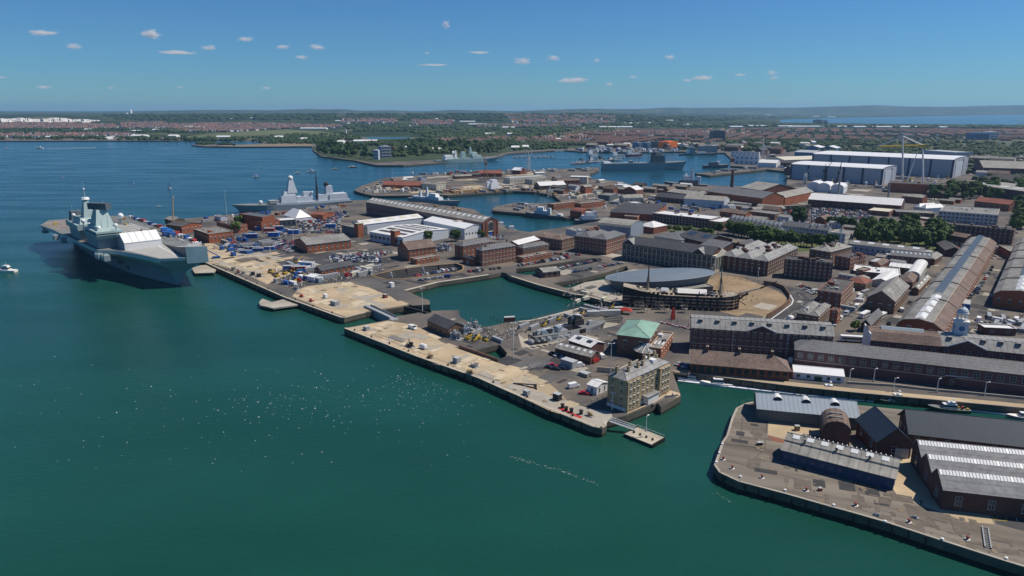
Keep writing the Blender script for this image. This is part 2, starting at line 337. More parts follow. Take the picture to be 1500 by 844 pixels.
# second headland, lower right
PIER=[('n6',(290,108)),('n6',(240,118)),('n6',(185,145)),('n6',(160,200)),('n6',(130,300)),('n6',(105,335)),('n6',(75,425)),('n6',(60,465)),('n6',(90,508)),('n6',(200,560)),('n6',(460,628)),('n6',(740,708)),
      ('p',(1240,749)),('p',(1296,765)),('p',(1381,793)),('p',(1471,822)),('p',(1540,843))]
PP=[G(f,*q) for f,q in PIER]
PP+=[Vector((260,60,0)),Vector((600,60,0)),Vector((600,140,0)),G('p',1800,665),G('p',1500,618),G('p',1262,594),G('n6',310,100)]
sheet('pier_deck',PP,0,'concrete_pink')
mb=MB(); wall(mb,PP); tag(mb.build('pier_edge'),kind='structure')
# floors and stepped walls of the dry docks
def dock(name,P,depth,m='stone',steps=3,floor='concrete_pale',wet=False):
    mb=MB(); c=sum((Vector((p[0],p[1])) for p in P),Vector((0,0)))/len(P); prev=[(p[0],p[1]) for p in P]; z=0
    for s in range(steps):
        z2=z-depth/steps
        n=len(prev)
        for i in range(n):
            a,b=prev[i],prev[(i+1)%n]; mb.face([(a[0],a[1],z2),(b[0],b[1],z2),(b[0],b[1],z),(a[0],a[1],z)],m)
        nxt=[]
        for q in prev:
            v=Vector(q)-c; L=v.length; v*=(L-.9)/L; nxt.append((c.x+v.x,c.y+v.y))
        for i in range(n):
            a,b,c2,d=prev[i],prev[(i+1)%n],nxt[(i+1)%n],nxt[i]; mb.face([(a[0],a[1],z2),(b[0],b[1],z2),(c2[0],c2[1],z2),(d[0],d[1],z2)],m)
        prev=nxt; z=z2
    for t in tessellate_polygon([[Vector((p[0],p[1],0)) for p in prev]]):
        mb.face([(prev[i][0],prev[i][1],z) for i in t],floor)
    tag(mb.build(name),kind='structure')
dock('dock_basin',DOCKS['a'],3.2,'asphalt_pale',3,'steel_dark')
for k in 'bc':
    mb=MB(); wall(mb,DOCKS[k],z0=-5,m='wall_stone'); tag(mb.build('dock_basin'),kind='structure')
dock('dock_basin',DOCKS['v'],3.2,'stone',3,'asphalt')
dock('dock_basin',DOCKS['m'],3.2,'concrete_pale',4,'concrete_pale')
mb=MB(); wall(mb,DOCKS['w'],z0=-5); tag(mb.build('dock_basin'),kind='structure')
# water: one sheet, kept out of the drained docks by their floors being lined above it
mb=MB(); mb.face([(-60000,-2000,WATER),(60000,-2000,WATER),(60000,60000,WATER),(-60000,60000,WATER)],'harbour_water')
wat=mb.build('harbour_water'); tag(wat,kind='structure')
# ---------------------------------------------------------------- terrain beyond the harbour
def lerp_tab(T,x):
    if x<=T[0][0]: return T[0][1]
    for (a,p),(b,q) in zip(T,T[1:]):
        if x<=b: return p+(q-p)*(x-a)/(b-a)
    return T[-1][1]
def sm(t): t=max(0,min(1,t)); return t*t*(3-2*t)
A1=[(-400,50),(0,54),(300,62),(500,66),(700,66),(850,70),(950,50),(1050,18),(1150,0)]
YT=[(-400,163.5),(0,163.2),(150,164),(240,162),(320,161),(400,161.4),(455,159.5),(475,160.5),(500,160),(530,162.2),(570,161.4),(620,163.3),(660,161),(720,162),(760,163),(800,161),(860,159.5),(930,160),(980,158),(1050,157.5),(1100,157),(1160,157.5),(1220,155.5),(1280,153.6),(1330,155.5),(1400,156),(1450,154),(1500,153.5),(1600,153),(1900,156)]
def terr(X,Y):
    px=750+FP*X/max(Y*CP,1)
    z=.4
    z+=lerp_tab(A1,px)*sm((Y-4300)/2600)*(1-.55*sm((Y-7600)/2500))*(1+.10*noise.noise(Vector((X/1400,Y/1800,0))))
    top=115+(160-lerp_tab(YT,px))*17000/FP
    z2=max(0,top)*sm((Y-(13500 if px<1000 else 15500))/2600)*(1-.5*sm((Y-17200)/4000))
    z2*=1+.02*noise.noise(Vector((X/900,Y/2500,3)))
    mid=35*sm((Y-8500)/2500)*(1 if px<900 else max(0,1-(px-900)/200))
    return max(z,z2,mid+z*.2)
def landmat():
    m=bpy.data.materials.new('farmland'); MATS['farmland']=m; m.use_nodes=True
    nt=m.node_tree; N=nt.nodes; L=nt.links; b=N['Principled BSDF']; b.inputs['Roughness'].default_value=.95; b.inputs['Specular IOR Level'].default_value=.1
    tc=N.new('ShaderNodeTexCoord'); v=N.new('ShaderNodeTexVoronoi'); v.inputs['Scale'].default_value=.0028; v.inputs['Randomness'].default_value=.9; L.new(tc.outputs['Object'],v.inputs['Vector'])
    r=N.new('ShaderNodeValToRGB'); L.new(v.outputs['Color'],r.inputs[0]); e=r.color_ramp; e.interpolation='CONSTANT'
    e.elements[0].color=(.020,.036,.014,1); e.elements[1].position=.4; e.elements[1].color=(.045,.065,.022,1)
    for p,c in ((.55,(.09,.095,.04,1)),(.7,(.028,.048,.018,1)),(.82,(.06,.08,.03,1))):
        k=e.elements.new(p); k.color=c
    n=N.new('ShaderNodeTexNoise'); n.inputs['Scale'].default_value=.004; n.inputs['Detail'].default_value=7; L.new(tc.outputs['Object'],n.inputs['Vector'])
    mr=N.new('ShaderNodeMapRange'); mr.inputs[1].default_value=.45; mr.inputs[2].default_value=.55; L.new(n.outputs[0],mr.inputs[0])
    mx=N.new('ShaderNodeMix'); mx.data_type='RGBA'; L.new(mr.outputs[0],mx.inputs['Factor']); L.new(r.outputs[0],mx.inputs['A']); mx.inputs['B'].default_value=(.022,.038,.015,1)
    L.new(mx.outputs['Result'],b.inputs['Base Color'])
landmat()
mb=MB(); NA,ND=170,100; g=[]
for j in range(ND+1):
    Y=3000*(26000/3000)**(j/ND)
    for i in range(NA+1):
        px=-350+2200*i/NA; X=(px-750)/FP*Y*CP
        g.append((X,Y,terr(X,Y)))
mb.v=g; mb.mi('farmland')
for j in range(ND):
    for i in range(NA):
        a=j*(NA+1)+i; mb.f.append((a,a+1,a+NA+2,a+NA+1)); mb.m.append(0)
tag(mb.build('hills',smooth=True),kind='structure')
def T(px,py):
    """point of the terrain seen at a photo point, or None if hidden"""
    u=(px-750)/FP; v=(422-py)/FP; prev=None
    for j in range(260):
        t=300*1.018**j
        P=Vector((u*t,t*(CP+v*SP),HC-t*(SP-v*CP)))
        h=terr(P.x,P.y) if P.y>3000 else .0
        if P.z<=h: return Vector((P.x,P.y,h))
    return None
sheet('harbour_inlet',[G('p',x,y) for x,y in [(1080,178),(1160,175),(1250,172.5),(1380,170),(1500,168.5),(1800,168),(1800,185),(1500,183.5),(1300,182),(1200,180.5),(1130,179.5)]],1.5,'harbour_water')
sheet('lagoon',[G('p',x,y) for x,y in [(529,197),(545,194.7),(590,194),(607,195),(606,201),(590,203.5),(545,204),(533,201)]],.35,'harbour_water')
def haze():
    m=bpy.data.materials.new('haze'); m.use_nodes=True; nt=m.node_tree; nt.nodes.remove(nt.nodes['Principled BSDF'])
    pv=nt.nodes.new('ShaderNodeVolumePrincipled'); pv.inputs['Color'].default_value=(.40,.68,1,1); pv.inputs['Density'].default_value=HAZE_D; pv.inputs['Anisotropy'].default_value=.2
    nt.links.new(pv.outputs[0],nt.nodes['Material Output'].inputs['Volume'])
    MATS['haze']=m; mb=MB(); mb.box(-59000,-1500,-8,59000,30500,262,'haze'); o=mb.build('haze'); tag(o,kind='stuff')
HAZE_D=3.7e-5
haze()
# ================================================================ building kit
WCACHE={}
def win_mesh(w,h,style):
    k=(round(w,1),round(h,1),style)
    if k in WCACHE: return WCACHE[k]
    mb=MB(); a=w/2; fr,gl,t,d=('stone','glass',.11,.10)
    if style=='dark': fr='steel_dark'
    if style=='grey': fr='metal_grey'
    if style=='blue': fr='blue_paint'
    if style=='strip': gl='glass'; fr='white_trim'; t=.18
    mb.box(-a+t,-.05,-h/2+t,a-t,-.0,h/2-t,gl)
    mb.box(-a,-d,-h/2,-a+t,0,h/2,fr); mb.box(a-t,-d,-h/2,a,0,h/2,fr)
    mb.box(-a+t,-d,h/2-t,a-t,0,h/2,fr); mb.box(-a-.1,-d-.1,-h/2-.12,a+.1,0,-h/2,fr)
    mb.box(-a+t,-d*.8,-.05,a-t,-.052,.05,fr)
    if w>1.6: mb.box(-.05,-d*.8,-h/2+t,.05,-.052,h/2-t,fr)
    if style=='white': mb.box(-a-.15,-d-.03,h/2,a+.15,0,h/2+.28,'white_trim')
    if style=='arch':
        mb.box(-a-.25,-.12,h/2+.0,a+.25,0,h/2+.35,'stone')
    WCACHE[k]=mb.mesh('window'); return WCACHE[k]
NWIN=[0]
class Bld: pass
def section_roof(mb,prof,span,length,ov,thick,axis,m,z0,y0,x0):
    """extrude a roof profile [(t,z)] of given span along length; axis 'x': ridge along x"""
    P=[(t*span,z) for t,z in prof]
    for (a,za),(b,zb) in zip(P,P[1:]):
        L=math.hypot(b-a,zb-za)
        if L<.02: continue
        ex0 = ov if a==P[0][0] else 0; ex1 = ov if b==P[-1][0] else 0
        da,db=(b-a)/L,(zb-za)/L
        A=(a-da*ex0,za-db*ex0); B=(b+da*ex1,zb+db*ex1); n=(-db*thick,da*thick)
        q=[(A[0],A[1]+.02),(B[0],B[1]+.02),(B[0]+n[0],B[1]+n[1]),(A[0]+n[0],A[1]+n[1])]
        l0,l1=-ov,length+ov
        if axis=='x':
            pts=[(x0+l0,y0+q[i][0],z0+q[i][1]) for i in range(4)]+[(x0+l1,y0+q[i][0],z0+q[i][1]) for i in range(4)]
        else:
            pts=[(x0+q[i][0],y0+l1,z0+q[i][1]) for i in range(4)]+[(x0+q[i][0],y0+l0,z0+q[i][1]) for i in range(4)]
        b0,b1=pts[:4],pts[4:]
        # hexa wants bottom ccw/top ccw
        mb.hexa([b0[0],b1[0],b1[1],b0[1],b0[3],b1[3],b1[2],b0[2]],m)
ALLB=[]
def B(f,A,Bp,C,h,label,cat='building',name='building',wall='brick_red',roof='slate',kind='gable',axis='x',rise=None,k=1,prof=None,
      win=None,pitch=3.6,wh=None,style='white',sides='frl',ov=.35,chim=0,lights=0,lightmat='rooflight',group=None,base=0,D=None,use='auto',band=None,
      dormers=0,doors=0,rooftop=0,hipl=True,hipr=True,pil=0,seed=None,L=None,ang=None,maxw=96,parapet=.7,wallparts=None):
    """A,B: the two eave corners nearest the camera line; C a corner further back beside B"""
    rr=random.Random(seed or (int(A[0]*7+A[1]*13)&0xffff))
    a=G(f,*A,h+base); b=G(f,*Bp,h+base); c=G(f,*C,h+base)
    a.z=b.z=c.z=0
    ab=b-a; bc=c-b
    if use=='bc' or (use=='auto' and bc.length>1.5*ab.length):
        n=bc.normalized(); u=Vector((n.y,-n.x,0)); 
        if u.dot(ab)<0: u=-u
        Lx=abs(ab.dot(u)); Dy=bc.length
        org=b-u*Lx
    else:
        u=ab.normalized(); n=Vector((-u.y,u.x,0)); Dy=bc.dot(n); Lx=ab.length; org=a
        if Dy<0: org=org+n*Dy; Dy=-Dy
    if ang is not None:
        u=Vector((math.cos(math.radians(ang)),math.sin(math.radians(ang)),0)); n=Vector((-u.y,u.x,0)); org=b-u*(L or Lx)
    if D: Dy=D
    if L:
        if use!='ab' and Dy>1.5*ab.length and org!=a: org=b-u*L
        Lx=L
    Dy=max(Dy,2.5); Lx=max(Lx,2.0)
    rz=math.atan2(u.y,u.x)
    n=Vector((-u.y,u.x,0))
    ctr=org+u*Lx/2+n*Dy/2
    if rise is None: rise=min(Lx,Dy)*.22
    root=empty(name,(ctr.x,ctr.y,base),rz,label,cat,group)
    x0,y0=-Lx/2,-Dy/2
    # ---- walls
    w=MB()
    if kind=='flat':
        w.box(x0,y0,0,-x0,-y0,h-.25,wall)
        pt=.35
        for q in ((x0,y0,-x0,y0+pt),(x0,-y0-pt,-x0,-y0),(x0,y0+pt,x0+pt,-y0-pt),(-x0-pt,y0+pt,-x0,-y0-pt)):
            w.box(q[0],q[1],h-.25,q[2],q[3],h+parapet*.5,wall)
    elif kind=='hip':
        w.box(x0,y0,0,-x0,-y0,h,wall)
    else:
        if prof is None:
            prof=[(0,0),(.5,rise),(1,0)]
            if kind=='barrel': prof=[(.5-.5*math.cos(math.pi*i/8),rise*math.sin(math.pi*i/8)) for i in range(9)]
            if kind=='saw': prof=[(0,0),(.3,rise),(1,0)]
        span=(Dy if axis=='x' else Lx)/k
        pr=[]
        for j in range(k):
            for (t,z) in prof:
                p=(j*span+t*span,z)
                if pr and abs(pr[-1][0]-p[0])<1e-6 and abs(pr[-1][1]-p[1])<1e-6: continue
                pr.append(p)
        if axis=='x':
            end=[(x0,y0+t,h+z) for t,z in pr]; e2=[(-x0,y0+t,h+z) for t,z in pr]
            w.face([(x0,y0,0)]+end+[(x0,-y0,0)],wall); w.face(([(-x0,y0,0)]+e2+[(-x0,-y0,0)])[::-1],wall)
            w.face([(x0,y0,0),(-x0,y0,0),(-x0,y0,h+prof[0][1]),(x0,y0,h+prof[0][1])],wall); w.face([(-x0,-y0,0),(x0,-y0,0),(x0,-y0,h+prof[-1][1]),(-x0,-y0,h+prof[-1][1])],wall)
        else:
            end=[(x0+t,y0,h+z) for t,z in pr]; e2=[(x0+t,-y0,h+z) for t,z in pr]
            w.face(([(x0,y0,0)]+end+[(-x0,y0,0)])[::-1],wall); w.face([(x0,-y0,0)]+e2+[(-x0,-y0,0)],wall)
            w.face([(x0,-y0,0),(x0,y0,0),(x0,y0,h+prof[0][1]),(x0,-y0,h+prof[0][1])],wall); w.face([(-x0,y0,0),(-x0,-y0,0),(-x0,-y0,h+prof[-1][1]),(-x0,y0,h+prof[-1][1])],wall)
    if pil:
        for s in ('f','r'):
            Lf=Lx if s=='f' else Dy; npil=max(2,int(Lf/pil))
            for i in range(npil+1):
                q=-Lf/2+i*Lf/npil
                if s=='f': w.box(q-.45,y0-.35,0,q+.45,y0-.002,h-.6,'stone')
                else: w.box(-x0+.002,q-.45,0,-x0+.35,q+.45,h-.6,'stone')
    w.build('wall',root)
    if band:
        mbb=MB(); z=h*band
        mbb.box(x0-.14,y0-.14,z,-x0+.14,y0-.002,z+.35,'stone'); mbb.box(-x0+.002,y0-.002,z,-x0+.14,-y0,z+.35,'stone'); mbb.box(x0-.14,y0-.002,z,x0-.002,-y0,z+.35,'stone')
        mbb.build('string_course',root)
    # ---- roof
    r=MB()
    if kind=='flat':
        r.box(x0+.36,y0+.36,h-.24,-x0-.36,-y0-.36,h-.05,roof)
        if roof in('metal_white','white_paint','rooflight','felt_grey'):
            e=.2
            for q in ((x0-e,y0-e,-x0+e,y0+.2),(x0-e,-y0-.2,-x0+e,-y0+e),(x0-e,y0+.2,x0+.2,-y0-.2),(-x0-.2,y0+.2,-x0+e,-y0-.2)):
                r.box(q[0],q[1],h+parapet*.5+.003,q[2],q[3],h+parapet*.5+.14,'white_trim' if roof!='felt_grey' else 'stone')
        r.build('roof',root)
    elif kind=='hip':
        e=ov; X,Y=-x0+e,-y0+e
        if Lx>=Dy*k:
            span=2*Y/k
            for j in range(k):
                ya=-Y+j*span; yb=ya+span; hl=span/2*(.9 if hipl else 0); hr=span/2*(.9 if hipr else 0); ym=(ya+yb)/2
                a_,b_,c_,d_=(-X,ya,h),(X,ya,h),(X,yb,h),(-X,yb,h); r0,r1=(-X+hl,ym,h+rise),(X-hr,ym,h+rise)
                r.face([a_,b_,r1,r0],roof); r.face([c_,d_,r0,r1],roof)
                r.face([d_,a_,r0],roof if hipl else wall); r.face([b_,c_,r1],roof if hipr else wall); r.face([a_,d_,c_,b_],roof)
                r.tube(r0,r1,.16,'stone' if wall!='brick_stock' else 'slate_dark')
                for q,w_ in ((a_,r0),(d_,r0),(b_,r1),(c_,r1)): r.tube(q,w_,.13,'slate_pale')
        else:
            span=2*X/k
            for j in range(k):
                xa=-X+j*span; xb=xa+span; hl=span/2*.9; xm=(xa+xb)/2
                a_,b_,c_,d_=(xa,-Y,h),(xb,-Y,h),(xb,Y,h),(xa,Y,h); r0,r1=(xm,-Y+hl,h+rise),(xm,Y-hl,h+rise)
                r.face([a_,b_,r0],roof); r.face([b_,c_,r1,r0],roof); r.face([c_,d_,r1],roof); r.face([d_,a_,r0,r1],roof); r.face([a_,d_,c_,b_],roof)
                r.tube(r0,r1,.16,'slate_pale')
                for q,w_ in ((a_,r0),(b_,r0),(d_,r1),(c_,r1)): r.tube(q,w_,.13,'slate_pale')
        rf=r.build('roof',root)
    else:
        span=(Dy if axis=='x' else Lx)/k; ln=Lx if axis=='x' else Dy
        for j in range(k):
            section_roof(r,prof,span,ln,ov,.22,axis,roof,h,y0+j*span if axis=='x' else y0, x0 if axis=='x' else x0+j*span)
            pk=max(prof,key=lambda q:q[1])
            if kind=='gable' and rise>.8:
                if axis=='x': r.tube((x0-ov,y0+(j+pk[0])*span,h+pk[1]+.22),(-x0+ov,y0+(j+pk[0])*span,h+pk[1]+.22),.17,'slate_pale' if roof.startswith('slate') else roof)
                else: r.tube((x0+(j+pk[0])*span,y0-ov,h+pk[1]+.22),(x0+(j+pk[0])*span,-y0+ov,h+pk[1]+.22),.17,'slate_pale' if roof.startswith('slate') else roof)
        r.build('roof',root)
    def roofz(x,y):
        if kind=='flat': return h-.05
        if kind=='hip':
            if Lx>=Dy*k: span=Dy/k; t=((y-y0)%span)/span
            else: span=Lx/k; t=((x-x0)%span)/span
            return h+rise*(1-abs(2*t-1))
        span=(Dy if axis=='x' else Lx)/k; q=(y-y0) if axis=='x' else (x-x0); t=(q%span)/span
        return h+lerp_tab(prof,t)
    # rooflights: glazed panels lying on the slope facing the camera or sun
    if lights:
        for j in range(lights):
            span=(Dy if axis=='x' else Lx)/k
            if axis=='x' or kind in('flat','hip'):
                cx=x0+(j+.5)*Lx/lights; lw=Lx/lights*.42
                for kk in range(k if kind!='flat' else 1):
                    ya=y0+(kk+.22)*span; yb=y0+(kk+.42)*span; q=MB(); za,zb=roofz(cx,ya)+.24,roofz(cx,yb)+.24
                    if kind=='flat': za=zb=h+.1
                    q.hexa([(cx-lw/2,ya,za),(cx+lw/2,ya,za),(cx+lw/2,yb,zb),(cx-lw/2,yb,zb),(cx-lw/2,ya,za+.2),(cx+lw/2,ya,za+.2),(cx+lw/2,yb,zb+.2),(cx-lw/2,yb,zb+.2)],lightmat); q.build('rooflight',root)
            else:
                cy=y0+(j+.5)*Dy/lights; lw=Dy/lights*.5
                for kk in range(k):
                    for (ta,tb) in ((.60,.80),):
                        xa=x0+(kk+ta)*span; xb=x0+(kk+tb)*span; q=MB(); za,zb=roofz(xa,cy)+.25,roofz(xb,cy)+.25
                        q.hexa([(xa,cy-lw/2,za),(xb,cy-lw/2,zb),(xb,cy+lw/2,zb),(xa,cy+lw/2,za),(xa,cy-lw/2,za+.2),(xb,cy-lw/2,zb+.2),(xb,cy+lw/2,zb+.2),(xa,cy+lw/2,za+.2)],lightmat); q.build('rooflight',root)
    # chimneys
    for j in range(chim):
        t=(j+.5)/chim
        if Lx>=Dy: cx,cy=x0+t*Lx,rr.choice((0,0,-.18,.18))*Dy
        else: cx,cy=rr.choice((0,.18,-.18))*Lx,y0+t*Dy
        z=roofz(cx,cy)-.3; q=MB(); q.cbox(cx,cy,z,.9,1.5 if Lx>=Dy else .9,2.4,wall if wall.startswith('brick') else 'render_white'); q.cbox(cx,cy,z+2.403,1.1,1.7 if Lx>=Dy else 1.1,.2,'stone')
        for e in (-.35,.35): q.cyl(cx,cy+e*(1 if Lx>=Dy else .6),z+2.606,z+3.3,.16,'clay',n=6)
        q.build('chimney',root)
    for j in range(dormers):
        cx=x0+(j+.5)*Lx/dormers; cy=y0+Dy/k*.22; z=roofz(cx,cy)
        q=MB(); q.cbox(cx,cy,z-.5,1.6,1.6,1.6,'slate_pale'); q.box(cx-.55,cy-.86,z+.1,cx+.55,cy-.8,z+.9,'glass'); q.box(cx-.95,cy-1.0,z+1.103,cx+.95,cy+.8,z+1.25,'slate_pale'); q.build('dormer',root)
    for j in range(rooftop):
        cx=x0+rr.uniform(.15,.85)*Lx; cy=y0+rr.uniform(.2,.8)*Dy; z=roofz(cx,cy)-.1; q=MB()
        c0=rr.random()
        if c0<.45: q.cbox(cx,cy,z,rr.uniform(1,2.6),rr.uniform(1,2),rr.uniform(.8,1.6),rr.choice(['steel_grey','metal_grey','felt_grey','white_paint']))
        elif c0<.8: q.cyl(cx,cy,z,z+rr.uniform(.8,1.4),.45,'steel_grey',n=8); q.cyl(cx,cy,z+1.2,z+1.6,.6,'steel_grey',r1=.1,n=8)
        else: q.cbox(cx,cy,z,rr.uniform(3,5),rr.uniform(2,3),rr.uniform(1.6,2.4),wall)
        q.build('roof_vent' if c0<.8 else 'plant_room',root)
    # windows
    if win:
        rows=win; fh=h/rows; cam2=Vector((0,0,0))-ctr
        faces=[]
        for s in sides:
            if s=='f': nv=-n; ln=Lx; fn=lambda q:(q,y0); rot=0
            elif s=='r': nv=u; ln=Dy; fn=lambda q:(-x0,q); rot=math.pi/2
            elif s=='l': nv=-u; ln=Dy; fn=lambda q:(x0,q); rot=-math.pi/2
            fc=ctr+nv*(Dy/2 if s=='f' else Lx/2)
            if nv.dot(-fc)<=0: continue
            faces.append((ln,fn,rot))
        tot=sum(max(1,int((ln-1)/pitch)) for ln,_,_ in faces)*rows
        pp=pitch
        if tot>maxw: pp=pitch*tot/maxw*1.03
        ww,hh=wh or (min(1.5,pitch*.38),min(fh*.55,2.3))
        if pp>pitch*1.3: ww*=min(1.6,pp/pitch)
        me=win_mesh(ww,hh,style)
        for ln,fn,rot in faces:
            nn=max(1,int((ln-1)/pp))
            for i in range(nn):
                q=-ln/2+(i+.5)*ln/nn
                if pil and abs(((q+ln/2)%pil)-0)<.8: pass
                for rw in range(rows):
                    p=fn(q); put('window',me,root,(p[0],p[1],fh*(rw+.52)),rot); NWIN[0]+=1
    for j in range(doors):
        cx=x0+(j+.5)*Lx/doors; q=MB(); dh=min(h*.6,4.0); q.box(cx-1.6,y0-.12,0,cx+1.6,y0-.003,dh,rr.choice(['blue_paint','steel_grey','green_paint','white_trim'])); q.box(cx-1.8,y0-.16,dh,cx+1.8,y0-.003,dh+.25,'stone'); q.build('door',root)
    o=Bld(); o.root=root; o.L=Lx; o.D=Dy; o.h=h; o.rise=rise; o.u=u; o.n=n; o.ctr=ctr; o.rz=rz; o.roofz=roofz
    ALLB.append(o); return o
def pediment(b,cx,w,hh,m='stone',front='f'):
    q=MB(); y=-b.D/2
    q.face([(cx-w/2,y-.5,b.h),(cx+w/2,y-.5,b.h),(cx,y-.5,b.h+hh)],'brick_dark' if m=='stone' else m)
    for s in (-1,1):
        q.hexa([(cx+s*w/2,y-.8,b.h-.1),(cx,y-.8,b.h+hh-.1),(cx,b.D*.0,b.h+hh-.1),(cx+s*w/2,0,b.h-.1),(cx+s*w/2,y-.8,b.h+.25),(cx,y-.8,b.h+hh+.25),(cx,0,b.h+hh+.25),(cx+s*w/2,0,b.h+.25)],'slate_pale')
        q.hexa([(cx+s*(w/2+.1),y-1.0,b.h-.2),(cx,y-1.0,b.h+hh-.1),(cx,y-.81,b.h+hh-.1),(cx+s*(w/2+.1),y-.81,b.h-.2),(cx+s*(w/2+.1),y-1.0,b.h+.3),(cx,y-1.0,b.h+hh+.4),(cx,y-.81,b.h+hh+.4),(cx+s*(w/2+.1),y-.81,b.h+.3)],'white_trim')
    q.cyl(cx,y-.62,b.h+hh*.35,b.h+hh*.36,.01,'stone')
    q.build('pediment',b.root)
# ================================================================ near buildings
# stone house on the point
o=B('n2',(715,475),(800,470),(1025,370),13,'tall stock brick house with many chimneys standing at the tip of the point','house','stone_house',wall='brick_stock',roof='slate_pale',kind='hip',rise=2.6,win=4,pitch=2.9,wh=(1.1,1.7),use='bc',chim=9,band=.8,L=9)
q=MB(); q.box(-o.L/2-.12,-o.D/2-.12,0,o.L/2+.12,o.D/2+.12,1.3,'white_trim'); q.build('plinth',o.root)
for w_ in ((.24,.5,1.2,12.4),(-.5,-.2,.9,12.6)):
    q=MB(); q.box(o.L/2+.005,o.D*w_[0],0,o.L/2+w_[2],o.D*w_[1],w_[3],'brick_stock'); q.build('wing',o.root)
for yy in (.31,.38,.45): 
    for zz in (2.2,5.2,8.2,11.0): put('window',win_mesh(1.1,1.7,'white'),o.root,(o.L/2+1.2,o.D*yy,zz),math.pi/2)
for yy in (-.44,-.36,-.27): 
    for zz in (2.2,5.2,8.2,11.0): put('window',win_mesh(1.1,1.7,'white'),o.root,(o.L/2+.9,o.D*yy,zz),math.pi/2)
q=MB(); q.box(o.L/2+.01,-.1*o.D,0,o.L/2+2.6,.16*o.D,3.2,'white_trim'); q.box(o.L/2+.01,-.12*o.D,3.203,o.L/2+2.9,.18*o.D,3.5,'slate_pale'); q.build('porch',o.root)
q=MB(); q.box(-.25*o.L,.2*o.D,13,.3*o.L,.3*o.D,15.6,'render_white'); q.build('stair_head',o.root)
# copper roofed hall
o=B('m4',(392,800),(615,822),(678,722),10,'dark brick hall under a pale green copper roof beside the dry dock','hall','copper_roof_hall',wall='brick_brown',roof='copper',kind='hip',rise=3.2,win=1,pitch=6,wh=(1.6,4.5),ov=.7)
B('n2',(935,275),(985,300),(1050,215),6,'low red brick annexe with rooflights behind the copper roofed hall','annexe','brick_annexe',wall='brick_orange',roof='felt_grey',kind='flat',lights=3,win=1,pitch=4,rooftop=2)
B('n2',(415,292),(608,342),(655,318),3.8,'long low grey shed with translucent roof sheets beside parked cars','shed','low_shed',wall='brick_dark',roof='asbestos',rise=1.7,lights=6,win=1,pitch=3,style='dark')
B('n2',(490,252),(606,290),(668,262),4.4,'pale roofed shed behind the long low grey shed','shed','low_shed',wall='brick_dark',roof='metal_white',rise=1.6,lights=2,lightmat='glass',doors=2)
B('n2',(590,488),(640,505),(696,478),3.6,'small white cladded cabin beside the stone house','cabin','white_cabin',wall='render_white',roof='metal_white',rise=1.0,win=1,pitch=2.5,style='grey')
# octagonal pavilion
g=G('n2',905,345); pv=empty('round_pavilion',g,0,'round pavilion with a ribbed grey cone roof behind the stone house','pavilion')
q=MB(); q.cyl(0,0,0,4.2,5,'brick_dark',n=12,cap=False); q.build('wall',pv)
q=MB(); q.cyl(0,0,4.2,7.2,6.4,'slate_pale',r1=.4,n=12)
for i in range(12):
    a=2*math.pi*i/12; q.tube((6.4*math.cos(a),6.4*math.sin(a),4.25),(.4*math.cos(a),.4*math.sin(a),7.3),.16,'white_trim')
q.build('roof',pv)
B('n1',(617,207),(745,262),(830,215),4.6,'dark brick shed with grey pitched roof on the lower jetty','shed','jetty_shed',wall='brick_brown',roof='slate_dark',rise=2.4,win=1,pitch=4,style='dark',use='ab',D=10)
# storehouse behind the canal
o=B('n4',(160,186),(1130,245),(1110,195),12.5,'long dark georgian storehouse with a pediment and pale dormered roof','storehouse','storehouse',wall='brick_purple',roof='slate_pale',kind='gable',
  prof=[(0,0),(.32,3.4),(.68,3.4),(1,0)],rise=3.4,D=15,win=3,pitch=2.9,wh=(1.3,2.1),band=.36,dormers=8,ov=.5,style='arch')
pediment(o,0,13.5,2.9)
q=MB(); 
for x in (-o.L*.2,o.L*.19): q.cyl(x,-o.D/2-.2,0,12.4,.12,'white_trim',n=6)
q.build('drainpipe',o.root)
o=B('n4',(150,432),(828,487),(760,405),4.6,'low brown tiled brick boathouse on the canal quay in front of the dark storehouse','boathouse','canal_boathouse',wall='brick_red',roof='tile_brown',kind='hip',rise=4.2,D=13,win=1,pitch=3.0,wh=(1.9,2.6),chim=3,hipl=False,ov=.8,style='dark')
b9=B('n4',(870,338),(1313,387),(1313,300),9,'very long purple brick mast house under a slate roof along the canal quay','mast house','mast_house',wall='brick_purple',roof='slate',kind='hip',rise=3.0,D=15,L=125,win=1,pitch=4.2,wh=(2.2,2.6),ov=.5,style='grey',band=.45)
for ch in b9.root.children:
    if ch.name.startswith('window'): ch.location.z=6.6
o=B('n5',(775,522),(1072,549),(1080,530),4.6,'brick lean-to with a white edged flat roof at the foot of the mast house','annexe','brick_annexe',wall='brick_dark',roof='felt_dark',kind='flat',D=5,win=1,pitch=5,wh=(1.6,2.4),style='grey')
q=MB(); q.box(-o.L/2-.4,-o.D/2-.4,o.h+.36,o.L/2+.4,-o.D/2-.1,o.h+.6,'white_trim'); q.build('fascia',o.root)
o=B('n4',(857,492),(1203,524),(1200,490),3.0,'white prefabricated office with four windows on the canal quay','office','white_prefab',wall='render_white',roof='white_paint',rise=1.6,D=8.5,win=1,pitch=3.6,wh=(1.4,1.1),sides='f',style='dark',doors=1,ov=.3)
